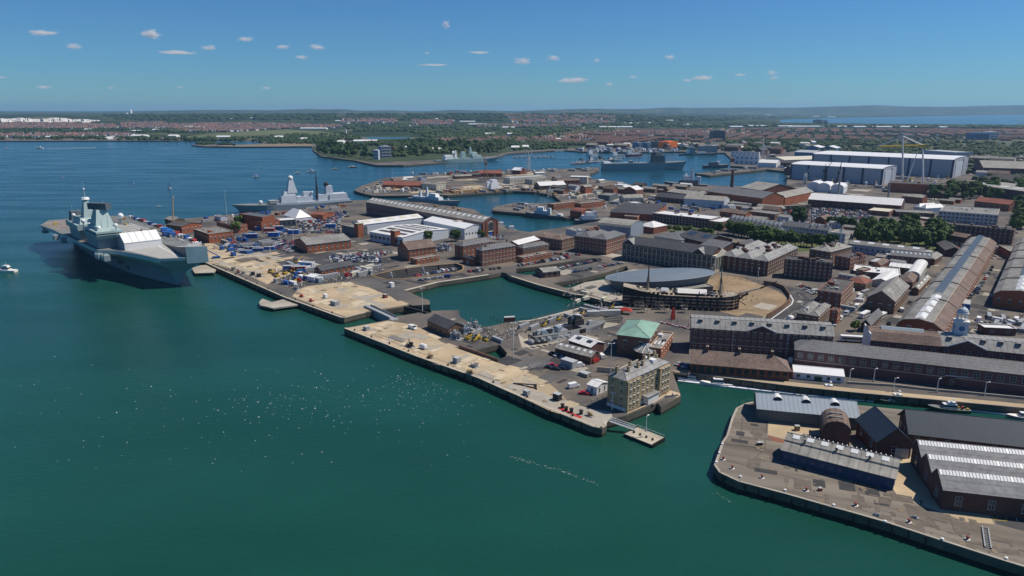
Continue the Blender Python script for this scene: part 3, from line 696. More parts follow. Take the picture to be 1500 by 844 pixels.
# second storehouse, two roofs
o=B('n5',(258,272),(742,315),(740,230),10.5,'dark brick storehouse half with brown mansard tiles and a long glazed ridge light','storehouse','storehouse',wall='brick_purple',roof='tile_brown',prof=[(0,0),(.22,3.0),(.5,3.8),(.78,3.0),(1,0)],rise=3.8,D=16,win=2,pitch=4.2,band=.5,style='grey')
q=MB(); q.hexa([(-o.L*.32,-1.6,o.h+3.4),(o.L*.3,-1.6,o.h+3.4),(o.L*.3,1.6,o.h+3.4),(-o.L*.32,1.6,o.h+3.4),(-o.L*.32,-.3,o.h+5),(o.L*.3,-.3,o.h+5),(o.L*.3,.3,o.h+5),(-o.L*.32,.3,o.h+5)],'glass_pale'); q.build('ridge_light',o.root)
q=MB(); q.box(-o.L/2-.5,-o.D/2-.6,0,-o.L/2-.003,o.D/2,o.h+3.2,'white_trim'); q.build('gable_coping',o.root)
o=B('n5',(750,312),(1313,368),(1313,262),10.5,'dark brick storehouse half with pale sheet mansard roof, dormers and pediment','storehouse','storehouse',wall='brick_purple',roof='slate_pale',prof=[(0,0),(.3,3.4),(.7,3.4),(1,0)],rise=3.4,D=16,L=60,win=2,pitch=4.2,band=.5,style='grey',dormers=9)
pediment(o,-o.L/2+9.5,16,3.6)
# clock tower on that roof
g=G('n5',868,236,13.5); ct=empty('clock_tower',(g.x,g.y,12.5),o.rz,'pale blue clock tower with a domed open lantern on the storehouse roof','clock tower')
q=MB(); q.cbox(0,0,0,6.2,6.2,1.6,'cladding_pale'); q.cbox(0,0,1.6,5.2,5.2,6,'cladding_pale'); q.cbox(0,0,7.6,5.9,5.9,.5,'white_trim'); q.build('tower_body',ct)
for rz_,dx,dy in ((0,0,-2.62),(math.pi/2,2.62,0),(-math.pi/2,-2.62,0)):
    q=MB(); q.lathe(0,0,[(0,-.1),(1.55,-.1),(1.55,.12),(1.35,.12),(1.35,.04),(0,.04)],'white_trim',20)
    q2=MB(); q2.lathe(0,0,[(1.3,.045),(1.3,.10),(0,.10)],'blue_paint',20)
    for i in range(12):
        a=i*math.pi/6; q2.tube((1.0*math.cos(a),1.0*math.sin(a),.12),(1.2*math.cos(a),1.2*math.sin(a),.12),.05,'white_trim',n=4)
    q2.tube((0,0,.13),(.0,.85,.13),.05,'white_trim',n=4); q2.tube((0,0,.13),(.5,-.3,.13),.06,'white_trim',n=4)
    c=q.build('clock_face',ct,(dx,dy,4.7)); c.rotation_euler=(math.pi/2,0,rz_)
    d=q2.build('dial',c,(0,0,0)); 
q=MB()
for i in range(8):
    a=2*math.pi*(i+.5)/8; q.cyl(2.05*math.cos(a),2.05*math.sin(a),8.1,11.4,.2,'white_trim',n=6)
q.cyl(0,0,8.1,8.5,2.5,'white_trim',n=8); q.cyl(0,0,11.4,11.8,2.6,'white_trim',n=8); q.build('lantern',ct)
q=MB(); q.lathe(0,0,[(2.3,11.8),(2.2,12.6),(1.7,13.5),(.8,14.2),(.2,14.5),(.12,16.2),(0,16.3)],'cladding_pale',16); q.build('dome',ct,smooth=True)
# the long shed running away from the camera
lg=B('m6',(312,735),(600,775),(928,232),8,'long brick workshop running uphill of the clock tower with a zigzag blue ridge glazing','workshop','long_workshop',wall='brick_orange',roof='felt_grey',kind='gable',axis='y',prof=[(0,0),(.12,2.2),(.45,3.6),(.75,2.7),(1,-.8)],rise=3.6,win=2,pitch=5,style='white',use='bc',ov=.3)
def mansard_parts(b):
    for j in range(9):
        y0=-b.D/2+b.D*.22+j*b.D*.77/9; y1=y0+b.D*.77/9-1.6; q=MB(); n=int((y1-y0)/5.5)
        for i in range(n):
            ya=y0+i*(y1-y0)/n; yb=y0+(i+.8)*(y1-y0)/n; ym=(ya*.65+yb*.35); x=-b.L*.05; w=2.0
            z=b.h+3.5
            q.face([(x-w,ya,z),(x+w,ya,z),(x+w,ym,z+2.4),(x-w,ym,z+2.4)],'glass_pale'); q.face([(x-w,ym,z+2.4),(x+w,ym,z+2.4),(x+w,yb,z),(x-w,yb,z)],'hull_dark')
            q.face([(x-w,ya,z),(x-w,ym,z+2.4),(x-w,yb,z)],'metal_blue'); q.face([(x+w,yb,z),(x+w,ym,z+2.4),(x+w,ya,z)],'metal_blue')
        q.build('ridge_glazing',b.root)
    for j in range(4):
        y0=-b.D/2+2.5+j*b.D*.2/4; q=MB(); x=-b.L*.05; z=b.h+3.45; w=2.4; dd=b.D*.2/4*.8
        q.hexa([(x-w,y0,z),(x+w,y0,z),(x+w,y0+dd,z),(x-w,y0+dd,z),(x-.2,y0+.2*dd,z+1.3),(x+.2,y0+.2*dd,z+1.3),(x+.2,y0+.8*dd,z+1.3),(x-.2,y0+.8*dd,z+1.3)],'rooflight'); q.build('rooflight',b.root)
    for j in range(1,6):
        q=MB(); y=-b.D/2+j*b.D/6; P=[(-b.L/2,b.h+.5),(-b.L/2+.12*b.L,b.h+2.7),(-b.L/2+.45*b.L,b.h+4.1),(-b.L/2+.75*b.L,b.h+3.2),(b.L/2,b.h-.3)]
        for (xa,za),(xb,zb) in zip(P,P[1:]): q.tube((xa,y,za),(xb,y,zb),.35,'felt_dark',n=4)
        q.build('fire_wall',b.root)
    q=MB(); q.tube((b.L*.25,-b.D/2,b.h+3.0),(b.L*.25,b.D/2,b.h+3.0),.22,'stone',n=4); q.build('ridge_tile',b.root)
mansard_parts(lg)
# tiled lower slope on the sunny side
q=MB(); x1=lg.L*.25; q.hexa([(x1+.2,-lg.D/2,lg.h+2.97),(lg.L/2+.3,-lg.D/2,lg.h-.55),(lg.L/2+.3,lg.D/2,lg.h-.55),(x1+.2,lg.D/2,lg.h+2.97),(x1+.2,-lg.D/2,lg.h+3.07),(lg.L/2+.3,-lg.D/2,lg.h-.45),(lg.L/2+.3,lg.D/2,lg.h-.45),(x1+.2,lg.D/2,lg.h+3.07)],'tile_brown'); q.build('tiled_slope',lg.root)
rg=B('m6',(912,548),(1120,575),(1040,255),8,'brick workshop with zigzag ridge glazing, east of the car lane, nearly cut by the frame','workshop','long_workshop',wall='brick_orange',roof='felt_grey',axis='y',prof=[(0,0),(.12,2.2),(.45,3.6),(.75,2.7),(1,-.8)],rise=3.6,win=1,pitch=5,use='ab',D=230,L=27)
rg.root.rotation_euler.z=lg.rz
_a=G('m6',912,548,8); _u=Vector((math.cos(lg.rz),math.sin(lg.rz),0)); _n=Vector((-_u.y,_u.x,0)); _c=Vector((_a.x,_a.y,0))+_u*13.5+_n*115; rg.root.location=_c
mansard_parts(rg)
B('n5',(1042,190),(1262,200),(1262,172),3.6,'low dark garage with a white flat roof below the brick workshops','garage','flat_garage',wall='brick_dark',roof='white_paint',kind='flat',D=7,win=1,pitch=6,style='grey')
B('m6',(105,592),(300,600),(388,502),7.5,'grey roofed barn with dark gable, west of the long workshop','barn','gabled_barn',wall='brick_brown',roof='felt_grey',axis='y',rise=5.2,win=1,pitch=4,lights=2,lightmat='asbestos')
B('n5',(183,172),(258,172),(340,92),4,'small grey gabled shed beside the white lorries','shed','gabled_shed',wall='brick_dark',roof='slate',axis='y',rise=2.4,win=1,pitch=4)
B('m5',(533,672),(672,690),(745,622),6,'low brick block with four pyramid rooflights beside the curving road','workshop','rooflight_block',wall='brick_brown',roof='felt_grey',kind='hip',k=2,rise=1.7,win=1,pitch=3,rooftop=3)
B('m5',(668,532),(812,552),(942,478),9,'tall red brick row with cluttered flat roof beside the van lane','office','brick_row',wall='brick_red',roof='felt_dark',kind='flat',win=3,pitch=3,rooftop=12,use='ab')
B('m5',(742,652),(790,660),(812,642),8,'narrow red brick tower block below the tall brick row','tower','brick_tower',wall='brick_orange',roof='felt_dark',kind='flat',win=2,pitch=3,rooftop=1)
B('m5',(462,338),(762,362),(785,340),13,'square dark brick barracks block with five rows of windows beside the parked cars','barracks','barracks',wall='brick_dark',roof='felt_dark',kind='flat',win=5,pitch=2.9,wh=(1.1,1.5),rooftop=9)
b=B('m5',(65,310),(360,350),(600,272),11,'pair of long dark storehouses with three parallel pale hipped roofs beside the arena','storehouse','hipped_storehouse',wall='brick_dark',roof='slate_pale',kind='hip',k=3,rise=3.4,win=4,pitch=3.2,wh=(1.2,1.6),rooftop=16,use='ab')
B('m5',(598,276),(745,292),(880,258),10,'brick storehouse with a pale ribbed hipped roof behind the barracks block','storehouse','hipped_storehouse',wall='brick_brown',roof='asbestos',kind='hip',rise=3,win=3,pitch=3.5,rooftop=8,chim=3)
B('m5',(755,320),(868,332),(966,310),9,'brick office with a dark flat roof and sunlit window rows right of the barracks','office','brick_office',wall='brick_red',roof='felt_dark',kind='flat',win=3,pitch=3,rooftop=3)
B('m6',(10,240),(470,292),(482,268),7,'long low lavender grey shed in front of the park trees','shed','long_shed',wall='cladding_lavender',roof='felt_grey',rise=2.2,D=13,win=1,pitch=4,style='grey',lights=5)
B('m6',(272,312),(525,334),(545,308),7,'dark workshop with a long blue ridge light behind the white roofed sheds','workshop','dark_workshop',wall='brick_dark',roof='slate',rise=2.6,D=15,win=2,pitch=3,lights=9,lightmat='glass_pale',style='grey')
B('m6',(135,352),(222,362),(265,338),4,'small flat shed with a pale roof beside the brick office','shed','flat_shed',wall='brick_dark',roof='metal_grey',kind='flat',win=1,pitch=4)
B('m6',(178,322),(270,332),(272,312),4.5,'small flat shed with brown roof behind the pale roofed one','shed','flat_shed',wall='brick_dark',roof='felt_grey',kind='flat',win=1,pitch=4)
B('m6',(45,410),(330,437),(400,402),4,'wide low shed with a near white flat roof beside the red hipped roof','shed','white_roof_shed',wall='brick_brown',roof='metal_white',kind='flat',win=1,pitch=5,rooftop=3)
B('m6',(265,380),(400,395),(425,372),4.5,'narrow white roofed shed behind the curved roofs','shed','white_roof_shed',wall='brick_brown',roof='metal_white',rise=1.2,win=1,pitch=5)
B('m6',(375,425),(452,440),(500,365),5,'pale shed with a curved barrel roof beside the long workshop','shed','barrel_shed',wall='render_white',roof='metal_white',kind='barrel',axis='y',rise=2.6,lights=0,win=1,pitch=4)
B('m6',(160,465),(265,480),(330,430),4,'white pitched shed between the barn and the curved roof','shed','white_roof_shed',wall='render_cream',roof='metal_white',rise=1.6,axis='y')
B('m6',(328,468),(410,480),(450,425),5,'brown hipped roof shed beside the curved barrel roof','shed','hipped_shed',wall='brick_brown',roof='tile_brown',kind='hip',rise=2.6)
B('m6',(408,515),(447,525),(520,448),4,'row of small cream roofed stores along the lane of the long workshop','store','cream_stores',wall='brick_brown',roof='asbestos',axis='y',rise=1.4,lights=4,doors=0)
B('m6',(2,472),(118,490),(162,466),5,'low hall with a red tiled hipped roof behind the brick row','hall','red_hipped_hall',wall='brick_brown',roof='tile_red',kind='hip',rise=2.6,win=1,pitch=3)
B('m6',(60,400),(100,408),(150,395),5,'small brown store at the corner of the white flat roof','store','small_store',wall='brick_red',roof='felt_grey',kind='flat')
B('m6',(575,40),(935,66),(1043,34),11,'three storey pale framed office with a flat grey roof beyond the park','office','framed_office',wall='cladding_pale',roof='felt_grey',kind='flat',win=3,pitch=3.4,wh=(2.6,2.0),style='grey',rooftop=5,pil=6)
B('m6',(612,118),(1035,158),(1050,140),13,'tall dark brick range with many windows behind the long workshop','storehouse','dark_range',wall='brick_dark',roof='felt_dark',kind='flat',D=12,win=4,pitch=3.4,wh=(1.2,1.7),rooftop=6,chim=4)
o=B('m6',(610,182),(738,205),(775,180),8,'dark brick arcade building with pale ground floor arches at the head of the lane','arcade','arcade_building',wall='brick_dark',roof='tile_brown',rise=2.4,D=12)
for i in range(4):
    q=MB(); x=-o.L/2+(i+.5)*o.L/4; q.box(x-1.7,-o.D/2-.15,0,x+1.7,-o.D/2-.002,3.2,'render_cream'); q.lathe(0,0,[(0,0),(1.7,0),(1.7,.14),(0,.14)],'render_cream',16); q.build('arch',o.root)
B('n6',(310,147),(875,200),(875,115),5,'blue grey ribbed metal shed with three half round dormers on the pier head','shed','ribbed_shed',wall='hull_dark',roof='metal_blue',rise=3.0,D=15.5,ov=.6,doors=0)  # dark wall colour stands in for the shadow inside the open shed
rs=ALLB[-1]
for i in range(3):
    x=-rs.L/2+rs.L*(.21+.29*i); y=-1.4; z=rs.roofz(x,y); q=MB()
    pts=[(x+1.7*math.cos(math.pi*j/8),1.5*math.sin(math.pi*j/8)) for j in range(9)]
    for (xa,za),(xb,zb) in zip(pts,pts[1:]): q.face([(xa,y-1.6,z-.5+za),(xb,y-1.6,z-.5+zb),(xb,y+2.2,z-.5+zb),(xa,y+2.2,z-.5+za)][::-1],'metal_white')
    q.face([(xa,y-1.55,z-.5+za) for xa,za in pts][::-1],'steel_dark'); q.build('dormer',rs.root)
# brown barrel workshop on the pier
o=B('n6',(672,262),(830,285),(800,180),5.4,'brown barrel roofed boat store beside the ribbed metal shed','boat store','barrel_store',wall='brick_dark',roof='tile_brown',kind='barrel',axis='y',rise=3.6,use='ab',D=11)
for s in (.3,.62):
    q=MB(); q.box(-o.L*.28,-o.D/2+s*o.D-.5,o.h+3.2,o.L*.2,-o.D/2+s*o.D+.5,o.h+4.0,'felt_grey'); q.build('roof_vent',o.root)
# blue timber pier shed with rooflights
o=B('n6',(445,380),(1076,541),(1076,400),4.2,'long dark blue timber shed with white rooflights and roof cowls on the pier','shed','blue_timber_shed',wall='cladding_navy',roof='asbestos',rise=1.8,use='ab',D=11,win=1,pitch=2.6,wh=(1.2,1.3),style='blue',
  prof=[(0,0),(.40,1.1),(.41,1.6),(.72,2.9),(1,1.2)],ov=.5)
for i in range(7):
    x=-o.L/2+o.L*(i+.6)/7.4; q=MB(); ya,yb=-o.D/2+.52*o.D,-o.D/2+.68*o.D; za,zb=o.roofz(x,ya)+.26,o.roofz(x,yb)+.26
    q.hexa([(x-1,ya,za),(x+1.2,ya,za),(x+1.2,yb,zb),(x-1,yb,zb),(x-1,ya,za+.15),(x+1.2,ya,za+.15),(x+1.2,yb,zb+.15),(x-1,yb,zb+.15)],'rooflight'); q.build('rooflight',o.root)
for i in range(22):
    x=-o.L/2+1.2+i*(o.L-2)/22; q=MB(); z=o.h+3.0; q.cbox(x,-o.D/2+.73*o.D,z-.1,.25,.6,.7,'white_trim'); q.build('ridge_vent',o.root)
for i in range(3):
    x=-o.L/2+o.L*(i+.6)/3.4; y=-o.D/2+.45*o.D; z=o.roofz(x,y); q=MB(); q.cyl(x,y,z,z+1.1,.28,'steel_dark',n=8); q.cyl(x,y,z+1.1,z+1.5,.5,'steel_dark',r1=.1,n=8); q.build('cowl',o.root)
# navy roofed buildings
o=B('n7',(145,212),(307,218),(300,90),6,'brick gabled hall with a steep navy roof at the end of the navy roofed range','hall','navy_roof_hall',wall='brick_dark',roof='roof_navy',axis='y',rise=5,use='ab',D=17,ov=.7,win=1,pitch=6,style='grey')
q=MB(); q.box(.5,-o.D/2-.1,0,5,-o.D/2-.003,3.6,'metal_grey'); q.build('roller_door',o.root)
o=B('n7',(300,172),(831,232),(831,150),5,'long brick range under a navy blue roof beside the canal','range','navy_roof_range',wall='brick_dark',roof='roof_navy',rise=5.4,use='ab',D=15,L=80,ov=.9,win=1,pitch=4.4,style='grey')
# triple gabled shed
o=B('n7',(455,440),(831,482),(831,300),6.4,'triple gabled brick workshop with three grey roofs casting a scalloped shade','workshop','triple_gable_workshop',wall='brick_dark',roof='slate_mid',kind='saw',axis='x',k=3,rise=3.4,prof=[(0,0),(.62,3.4),(.66,3.4),(1,0)],use='ab',D=29,L=52,win=1,pitch=7.5,wh=(1.8,3.0),style='grey',sides='fl',ov=.3)
for kk in range(3):
    q=MB(); sp=o.D/3; ya=-o.D/2+(kk+.44)*sp; yb=-o.D/2+(kk+.60)*sp; za,zb=o.roofz(0,ya)+.25,o.roofz(0,yb)+.25; nb=58
    for i in range(nb):
        x=-o.L/2+i*o.L/nb; q.hexa([(x+.06,ya,za),(x+o.L/nb-.12,ya,za),(x+o.L/nb-.12,yb,zb),(x+.06,yb,zb),(x+.06,ya,za+.1),(x+o.L/nb-.12,ya,za+.1),(x+o.L/nb-.12,yb,zb+.1),(x+.06,yb,zb+.1)],'rooflight' if i%7 else 'white_paint')
    q.build('glazing_strip',o.root)
q=MB(); x=-o.L/2+.66*40; q.box(13.5-26+12.2,-o.D/2-.2,0,13.5-26+15.2,-o.D/2-.003,3.0,'white_trim'); q.box(13.5-26+12.6,-o.D/2-.25,.1,13.5-26+14.8,-o.D/2-.201,2.7,'glass'); q.build('door',o.root)
B('n6',(890,205),(960,215),(960,190),3.4,'small black shed between the ribbed shed and the navy roofed hall','shed','small_shed',wall='steel_dark',roof='felt_dark',kind='flat',D=4)
# museum, storehouses north of the arena
o=B('m4',(435,168),(1045,252),(1118,222),13,'long slate roofed museum with pale pilasters and white edged gables','museum','pilastered_museum',wall='brick_dark',roof='slate_dark',kind='gable',rise=4.2,use='ab',pil=3.6,win=3,pitch=3.6,wh=(1.3,2.2),ov=.5,D=20)
for x,w in ((-.43,10),(.36,9.5)): pediment(o,x*o.L,w,3.6)
q=MB(); q.box(o.L/2+.01,-o.D/2,0,o.L/2+3,o.D/2,1.2,'stone')
for i in range(5): q.cyl(o.L/2+2.2,-o.D/2+1.5+i*(o.D-3)/4,1.2,11,.7,'render_cream',n=10)
q.box(o.L/2+.4,-o.D/2,11,o.L/2+3.2,o.D/2,12.6,'render_cream')
q.face([(o.L/2+3.2,-o.D/2,12.6),(o.L/2+3.2,o.D/2,12.6),(o.L/2+3.2,0,17)],'render_cream'); q.build('portico',o.root)
B('m4',(650,120),(835,150),(1000,110),9,'pale grey hipped block right behind the museum','block','museum_rear_block',wall='render_cream',roof='slate',kind='hip',rise=2.5,use='ab')
B('m4',(800,120),(990,165),(1150,135),10,'slate roofed hall joined behind the museum with two small skylights','hall','museum_rear_hall',wall='brick_dark',roof='slate_dark',rise=4,use='ab',lights=2,lightmat='glass')
B('m4',(960,185),(1110,212),(1190,170),10,'pale slated wing behind the museum portico','wing','museum_rear_wing',wall='brick_dark',roof='slate',rise=3.5,use='ab')
B('m4',(1180,190),(1270,205),(1335,180),10,'dark slate gabled block between the museum and the hipped storehouses','block','gabled_block',wall='brick_red',roof='slate_dark',axis='y',rise=4,use='ab')
B('m3',(105,182),(178,192),(385,158),11,'red brick storehouse with slate hip roof left of the basin head','storehouse','basin_storehouse',wall='brick_red',roof='slate',kind='hip',rise=3,win=3,pitch=3.6,use='auto')
B('m3',(245,212),(310,222),(542,188),12,'tall sunlit brick block with pale string courses on the basin edge','block','basin_block',wall='brick_red',roof='slate',kind='hip',rise=3,win=4,pitch=3.0,band=.27,chim=3)
B('m3',(550,195),(592,205),(770,178),9,'slate roofed brick block behind the dry dock, right of the tall sunlit block','block','basin_block',wall='brick_brown',roof='slate',kind='hip',rise=2.4,win=2,pitch=3.2)
B('m3',(500,165),(560,182),(705,145),9,'white glazed roof store wedged between the basin blocks','store','white_roof_store',wall='brick_red',roof='metal_white',axis='y',rise=2.2,lights=0)
B('m3',(550,262),(590,272),(790,235),4,'single storey brick range under the slate roofed basin block','range','low_range',wall='brick_orange',roof='felt_grey',kind='flat',win=1,pitch=4,rooftop=4)
B('m3',(178,262),(245,282),(250,270),5,'small brick lean-to at the foot of the tall sunlit block','lean-to','brick_annexe',wall='brick_red',roof='slate_dark',rise=1.2,doors=1)
B('m3',(642,116),(858,148),(940,128),9,'brick office with a hipped brown roof left of the big storehouse','office','hipped_office',wall='brick_brown',roof='tile_brown',kind='hip',k=2,rise=2.4,win=3,pitch=3.2,use='ab')
B('m3',(945,118),(1165,146),(1300,108),13,'large red brick storehouse with hipped roofs and four window rows beside the car quay','storehouse','hipped_storehouse',wall='brick_red',roof='slate',kind='hip',k=2,rise=3.2,win=4,pitch=3.0,wh=(1.3,1.8),band=.3,use='ab',rooftop=4)
B('m3',(885,72),(960,92),(1010,80),7,'white louvred plant block behind the red brick storehouse','plant','plant_block',wall='cladding_pale',roof='felt_grey',kind='flat',rooftop=4)
B('m3',(675,345),(735,372),(825,350),4,'small pale roofed shed standing alone on the dock quay','shed','quay_shed',wall='brick_dark',roof='asbestos',rise=1.7,axis='y',win=1,pitch=4)
B('m2',(478,330),(556,358),(715,325),9,'red brick workshop with a steep dark gable above the ochre dry dock','workshop','dock_workshop',wall='brick_orange',roof='tile_brown',axis='y',rise=4.6,win=3,pitch=3,use='auto')
B('m2',(580,412),(612,425),(765,398),4,'flat brick lean-to along the foot of the dock workshop','lean-to','brick_annexe',wall='brick_orange',roof='felt_grey',kind='flat',win=1,pitch=4)
# modern halls
B('m2',(232,175),(242,185),(660,135),9,'pale grey metal hall with cream rooflights behind the striped roof hall','hall','metal_hall',wall='cladding_pale',roof='metal_white',rise=2.4,axis='y',use='bc',L=22,lights=5,lightmat='render_cream')
B('m2',(288,232),(516,272),(845,218),8,'wide grey hall with dark striped roof and four brick stair towers','hall','striped_roof_hall',wall='cladding_pale',roof='metal_white',rise=2.2,use='ab',kind='gable',axis='x',lights=0,win=1,pitch=5,wh=(3.4,2.4),style='dark',sides='f')
o=ALLB[-1]
for i in range(5):
    y0_=-o.D/2+.1*o.D+i*.17*o.D; q=MB()
    xa,xb=-o.L*.40,o.L*.40; za,zb=o.roofz(0,y0_)+.25,o.roofz(0,y0_+o.D*.09)+.25
    q.hexa([(xa,y0_,za),(xb,y0_,za),(xb,y0_+o.D*.09,zb),(xa,y0_+o.D*.09,zb),(xa,y0_,za+.1),(xb,y0_,za+.1),(xb,y0_+o.D*.09,zb+.1),(xa,y0_+o.D*.09,zb+.1)],'slate_dark'); q.build('solar_panel',o.root)
B('m2',(658,155),(940,212),(1062,192),10,'white metal hall with a row of small gable windows beside the long boathouse','hall','white_metal_hall',wall='render_white',roof='white_paint',rise=2.8,use='ab',win=1,pitch=3.4,wh=(1.3,1.2),sides='r',style='dark')
B('m2',(95,188),(195,208),(235,190),8,'dark flat annexe at the left end of the pale metal hall','annexe','dark_annexe',wall='hull_dark',roof='felt_grey',kind='flat',win=1,pitch=4,style='grey')
for x,y,w in ((217,268,40),(468,322,40),(633,172,32),(897,250,36)):
    g=G('m2',x,y); t=empty('stair_tower',g,-.75,{217:'red brick stair tower at the left end of the pale hall',468:'red brick stair tower at the near corner of the striped roof hall',633:'red brick stair tower between the pale hall and the white hall',897:'red brick stair tower at the near corner of the white hall'}[x],'stair tower','brick stair towers of the metal halls')
    q=MB(); q.cbox(0,0,0,6,6,12.5,'brick_orange'); q.build('tower_body',t); q=MB(); q.cbox(0,0,12.503,6.6,6.6,.5,'stone'); q.build('cap',t)
    q=MB(); q.box(-.5,-3.06,1,.5,-3.001,11,'glass'); q.build('window',t)
o=B('m2',(262,28),(1065,168),(1150,152),14,'very long dark brick factory with a pale ribbed roof and an arched gable window','factory','long_factory',wall='brick_purple',roof='asbestos',rise=4.0,use='ab',D=19,lights=26,win=2,pitch=5,wh=(2.6,4.2),sides='f',ov=.4,style='grey')
q=MB(); pts=[(-3.2,4.5),(3.2,4.5)]+[(3.2*math.cos(math.pi*i/10),10.5+3.2*math.sin(math.pi*i/10)) for i in range(11)]
q.face([(o.L/2+.25,x,z) for x,z in pts],'glass'); 
for (xa,za),(xb,zb) in zip(pts,pts[1:]+pts[:1]): q.tube((o.L/2+.3,xa,za),(o.L/2+.3,xb,zb),.35,'render_cream',n=4)
for x in (-1.6,0,1.6): q.tube((o.L/2+.3,x,4.5),(o.L/2+.3,x,13),.12,'render_cream',n=4)
q.build('arched_window',o.root); q=MB(); q.box(o.L/2+.01,-2.2,0,o.L/2+.15,2.2,4.2,'blue_paint'); q.build('door',o.root)
q=MB(); 
for y in (-9,-4.8,4.8,9): q.box(o.L/2+.01,y-.6,0,o.L/2+.5,y+.6,14.5,'brick_orange')
q.build('pier',o.root)
# upper jetty area
B('m1',(612,240),(702,278),(1000,242),7,'brick gabled shed with a grey roof and dark left gable amid the car parks','shed','carpark_shed',wall='brick_orange',roof='felt_grey',axis='y',rise=3.4,win=2,pitch=4.5)
B('m1',(752,440),(800,455),(1025,415),3.6,'low brick shed with dark roof in front of the rows of parked cars','shed','low_brick_shed',wall='brick_orange',roof='slate_dark',axis='y',rise=2.2,win=1,pitch=4)
B('m1',(640,395),(735,402),(820,378),2.8,'long white site cabin row beside the low brick shed','cabins','site_cabin_row',wall='render_white',roof='white_paint',kind='flat',use='ab',D=4,win=1,pitch=5,style='grey')
B('m1',(700,490),(750,500),(805,484),3.4,'square white marquee like store at the jetty works','store','white_store',wall='render_white',roof='white_paint',rise=1.0,D=8)
B('s3',(108,418),(215,432),(362,402),7,'brick shed with a black clad upper wall behind the yellow crane','shed','jetty_office',wall='brick_orange',roof='felt_dark',rise=2.2,use='ab',D=22,win=1,pitch=4)
B('s3',(297,450),(402,485),(562,462),8,'flat roofed brick office beside the carrier berth','office','jetty_office',wall='brick_orange',roof='felt_grey',kind='flat',use='ab',win=1,pitch=3.4,rooftop=6)
B('s3',(455,402),(580,428),(645,412),7,'flat brick office behind the round green tree','office','jetty_office',wall='brick_orange',roof='felt_dark',kind='flat',use='ab',win=2,pitch=3.4,rooftop=3)
B('s3',(660,378),(762,400),(842,375),9,'red brick jetty terminal with stepped flat roofs beside the destroyer','terminal','jetty_terminal',wall='brick_orange',roof='felt_dark',kind='flat',use='ab',win=1,pitch=5,rooftop=2)
B('s3',(610,345),(770,368),(850,358),13,'upper deck block of the red jetty terminal with a dark wide roof','terminal','jetty_terminal_upper',wall='brick_orange',roof='hull_dark',kind='flat',use='ab',D=14,win=1,pitch=4,wh=(2.5,1.6),style='dark')
B('s3',(840,395),(1000,385),(1025,378),6,'dark glazed shed with white fascia in front of the white marquee','shed','glazed_shed',wall='hull_dark',roof='metal_white',kind='flat',use='ab',D=16,win=1,pitch=4,style='dark')
B('s3',(915,352),(1000,375),(1130,370),4,'big white pyramid marquee beside the destroyer','marquee','white_marquee',wall='white_paint',roof='white_paint',kind='hip',rise=8,use='ab')
B('s3',(1100,345),(1185,352),(1245,335),5,'red brick shed between the marquee and the grey jetty','shed','red_shed',wall='brick_orange',roof='tile_red',rise=1.4,use='ab')
# terrace behind trees
o=B('s5',(1190,596),(1500,650),(1490,630),10,'long terrace of white fronted houses with white chimneys behind the tree row','terrace','white_terrace',wall='cladding_lavender',roof='slate',rise=3.4,use='ab',D=11,L=None,win=3,pitch=3.2)  # white fronts coloured lavender, the tone of their shaded side
for i in range(12):
    x=-o.L/2+(i+.5)*o.L/12; q=MB(); q.cbox(x,0,o.h+1.8,.8,4.5,3.4,'render_white'); q.cbox(x,0,o.h+5.203,1.0,4.7,.25,'stone'); q.build('chimney',o.root)
B('s6',(150,560),(425,592),(425,580),10,'right hand half of the white fronted terrace behind the tree row','terrace','white_terrace',wall='cladding_lavender',roof='slate',rise=3.4,use='ab',D=11,win=3,pitch=3.2,chim=7)  # shade on the white fronts painted as lavender here too
B('s6',(435,602),(520,612),(572,596),10,'detached white house with tall chimneys at the end of the terrace','house','white_house',wall='render_white',roof='felt_grey',kind='flat',use='ab',win=3,pitch=3,chim=4)
B('s6',(640,548),(865,580),(960,545),6,'low brick hall with stacked brown hipped roofs beyond the park','hall','brown_hipped_hall',wall='brick_orange',roof='tile_brown',kind='hip',rise=4.5,use='ab')
B('s6',(870,520),(980,530),(1010,512),6,'flat roofed brick wing beside the brown hipped hall','wing','flat_wing',wall='brick_orange',roof='metal_grey',kind='flat',use='ab',D=14)
B('s6',(315,420),(825,455),(868,425),9,'long white ribbed roof workshop with brick walls behind the big car park','workshop','white_ribbed_workshop',wall='brick_dark',roof='metal_white',rise=6,use='ab',D=34,win=1,pitch=6,style='grey')
B('s6',(895,460),(960,470),(1040,460),5,'crumpled white canopy roofs behind the framed office','canopy','white_canopy',wall='render_white',roof='white_paint',kind='hip',k=2,rise=4,use='ab')
B('s6',(830,402),(945,412),(965,395),8,'pale roofed brick store behind the white ribbed workshop','store','pale_store',wall='brick_red',roof='asbestos',rise=2,use='ab',D=16)
B('s6',(108,400),(188,412),(345,378),10,'brick hall with dark gable and grey roof left of the white ribbed workshop','hall','dark_gable_hall',wall='brick_orange',roof='asbestos',axis='y',rise=5,use='auto')
B('s5',(1060,418),(1405,462),(1457,452),12,'large brick foundry with a slate roof behind the pale fire station','foundry','slate_foundry',wall='brick_orange',roof='slate',rise=6,use='ab',D=40)
B('s6',(-60,355),(60,372),(120,352),12,'wide pale roofed hall behind the slate foundry','hall','pale_roof_hall',wall='brick_red',roof='asbestos',rise=7,use='ab',D=60)
B('s5',(925,462),(1170,478),(1268,470),9,'pale fire station with a grey gable roof and white end wall','fire station','pale_station',wall='cladding_pale',roof='asbestos',rise=4,use='ab',D=26,doors=6)
B('s5',(1195,488),(1325,498),(1390,480),5,'pale blue clad block beside the fire station','block','blue_clad_block',wall='metal_blue',roof='felt_grey',kind='flat',use='ab')
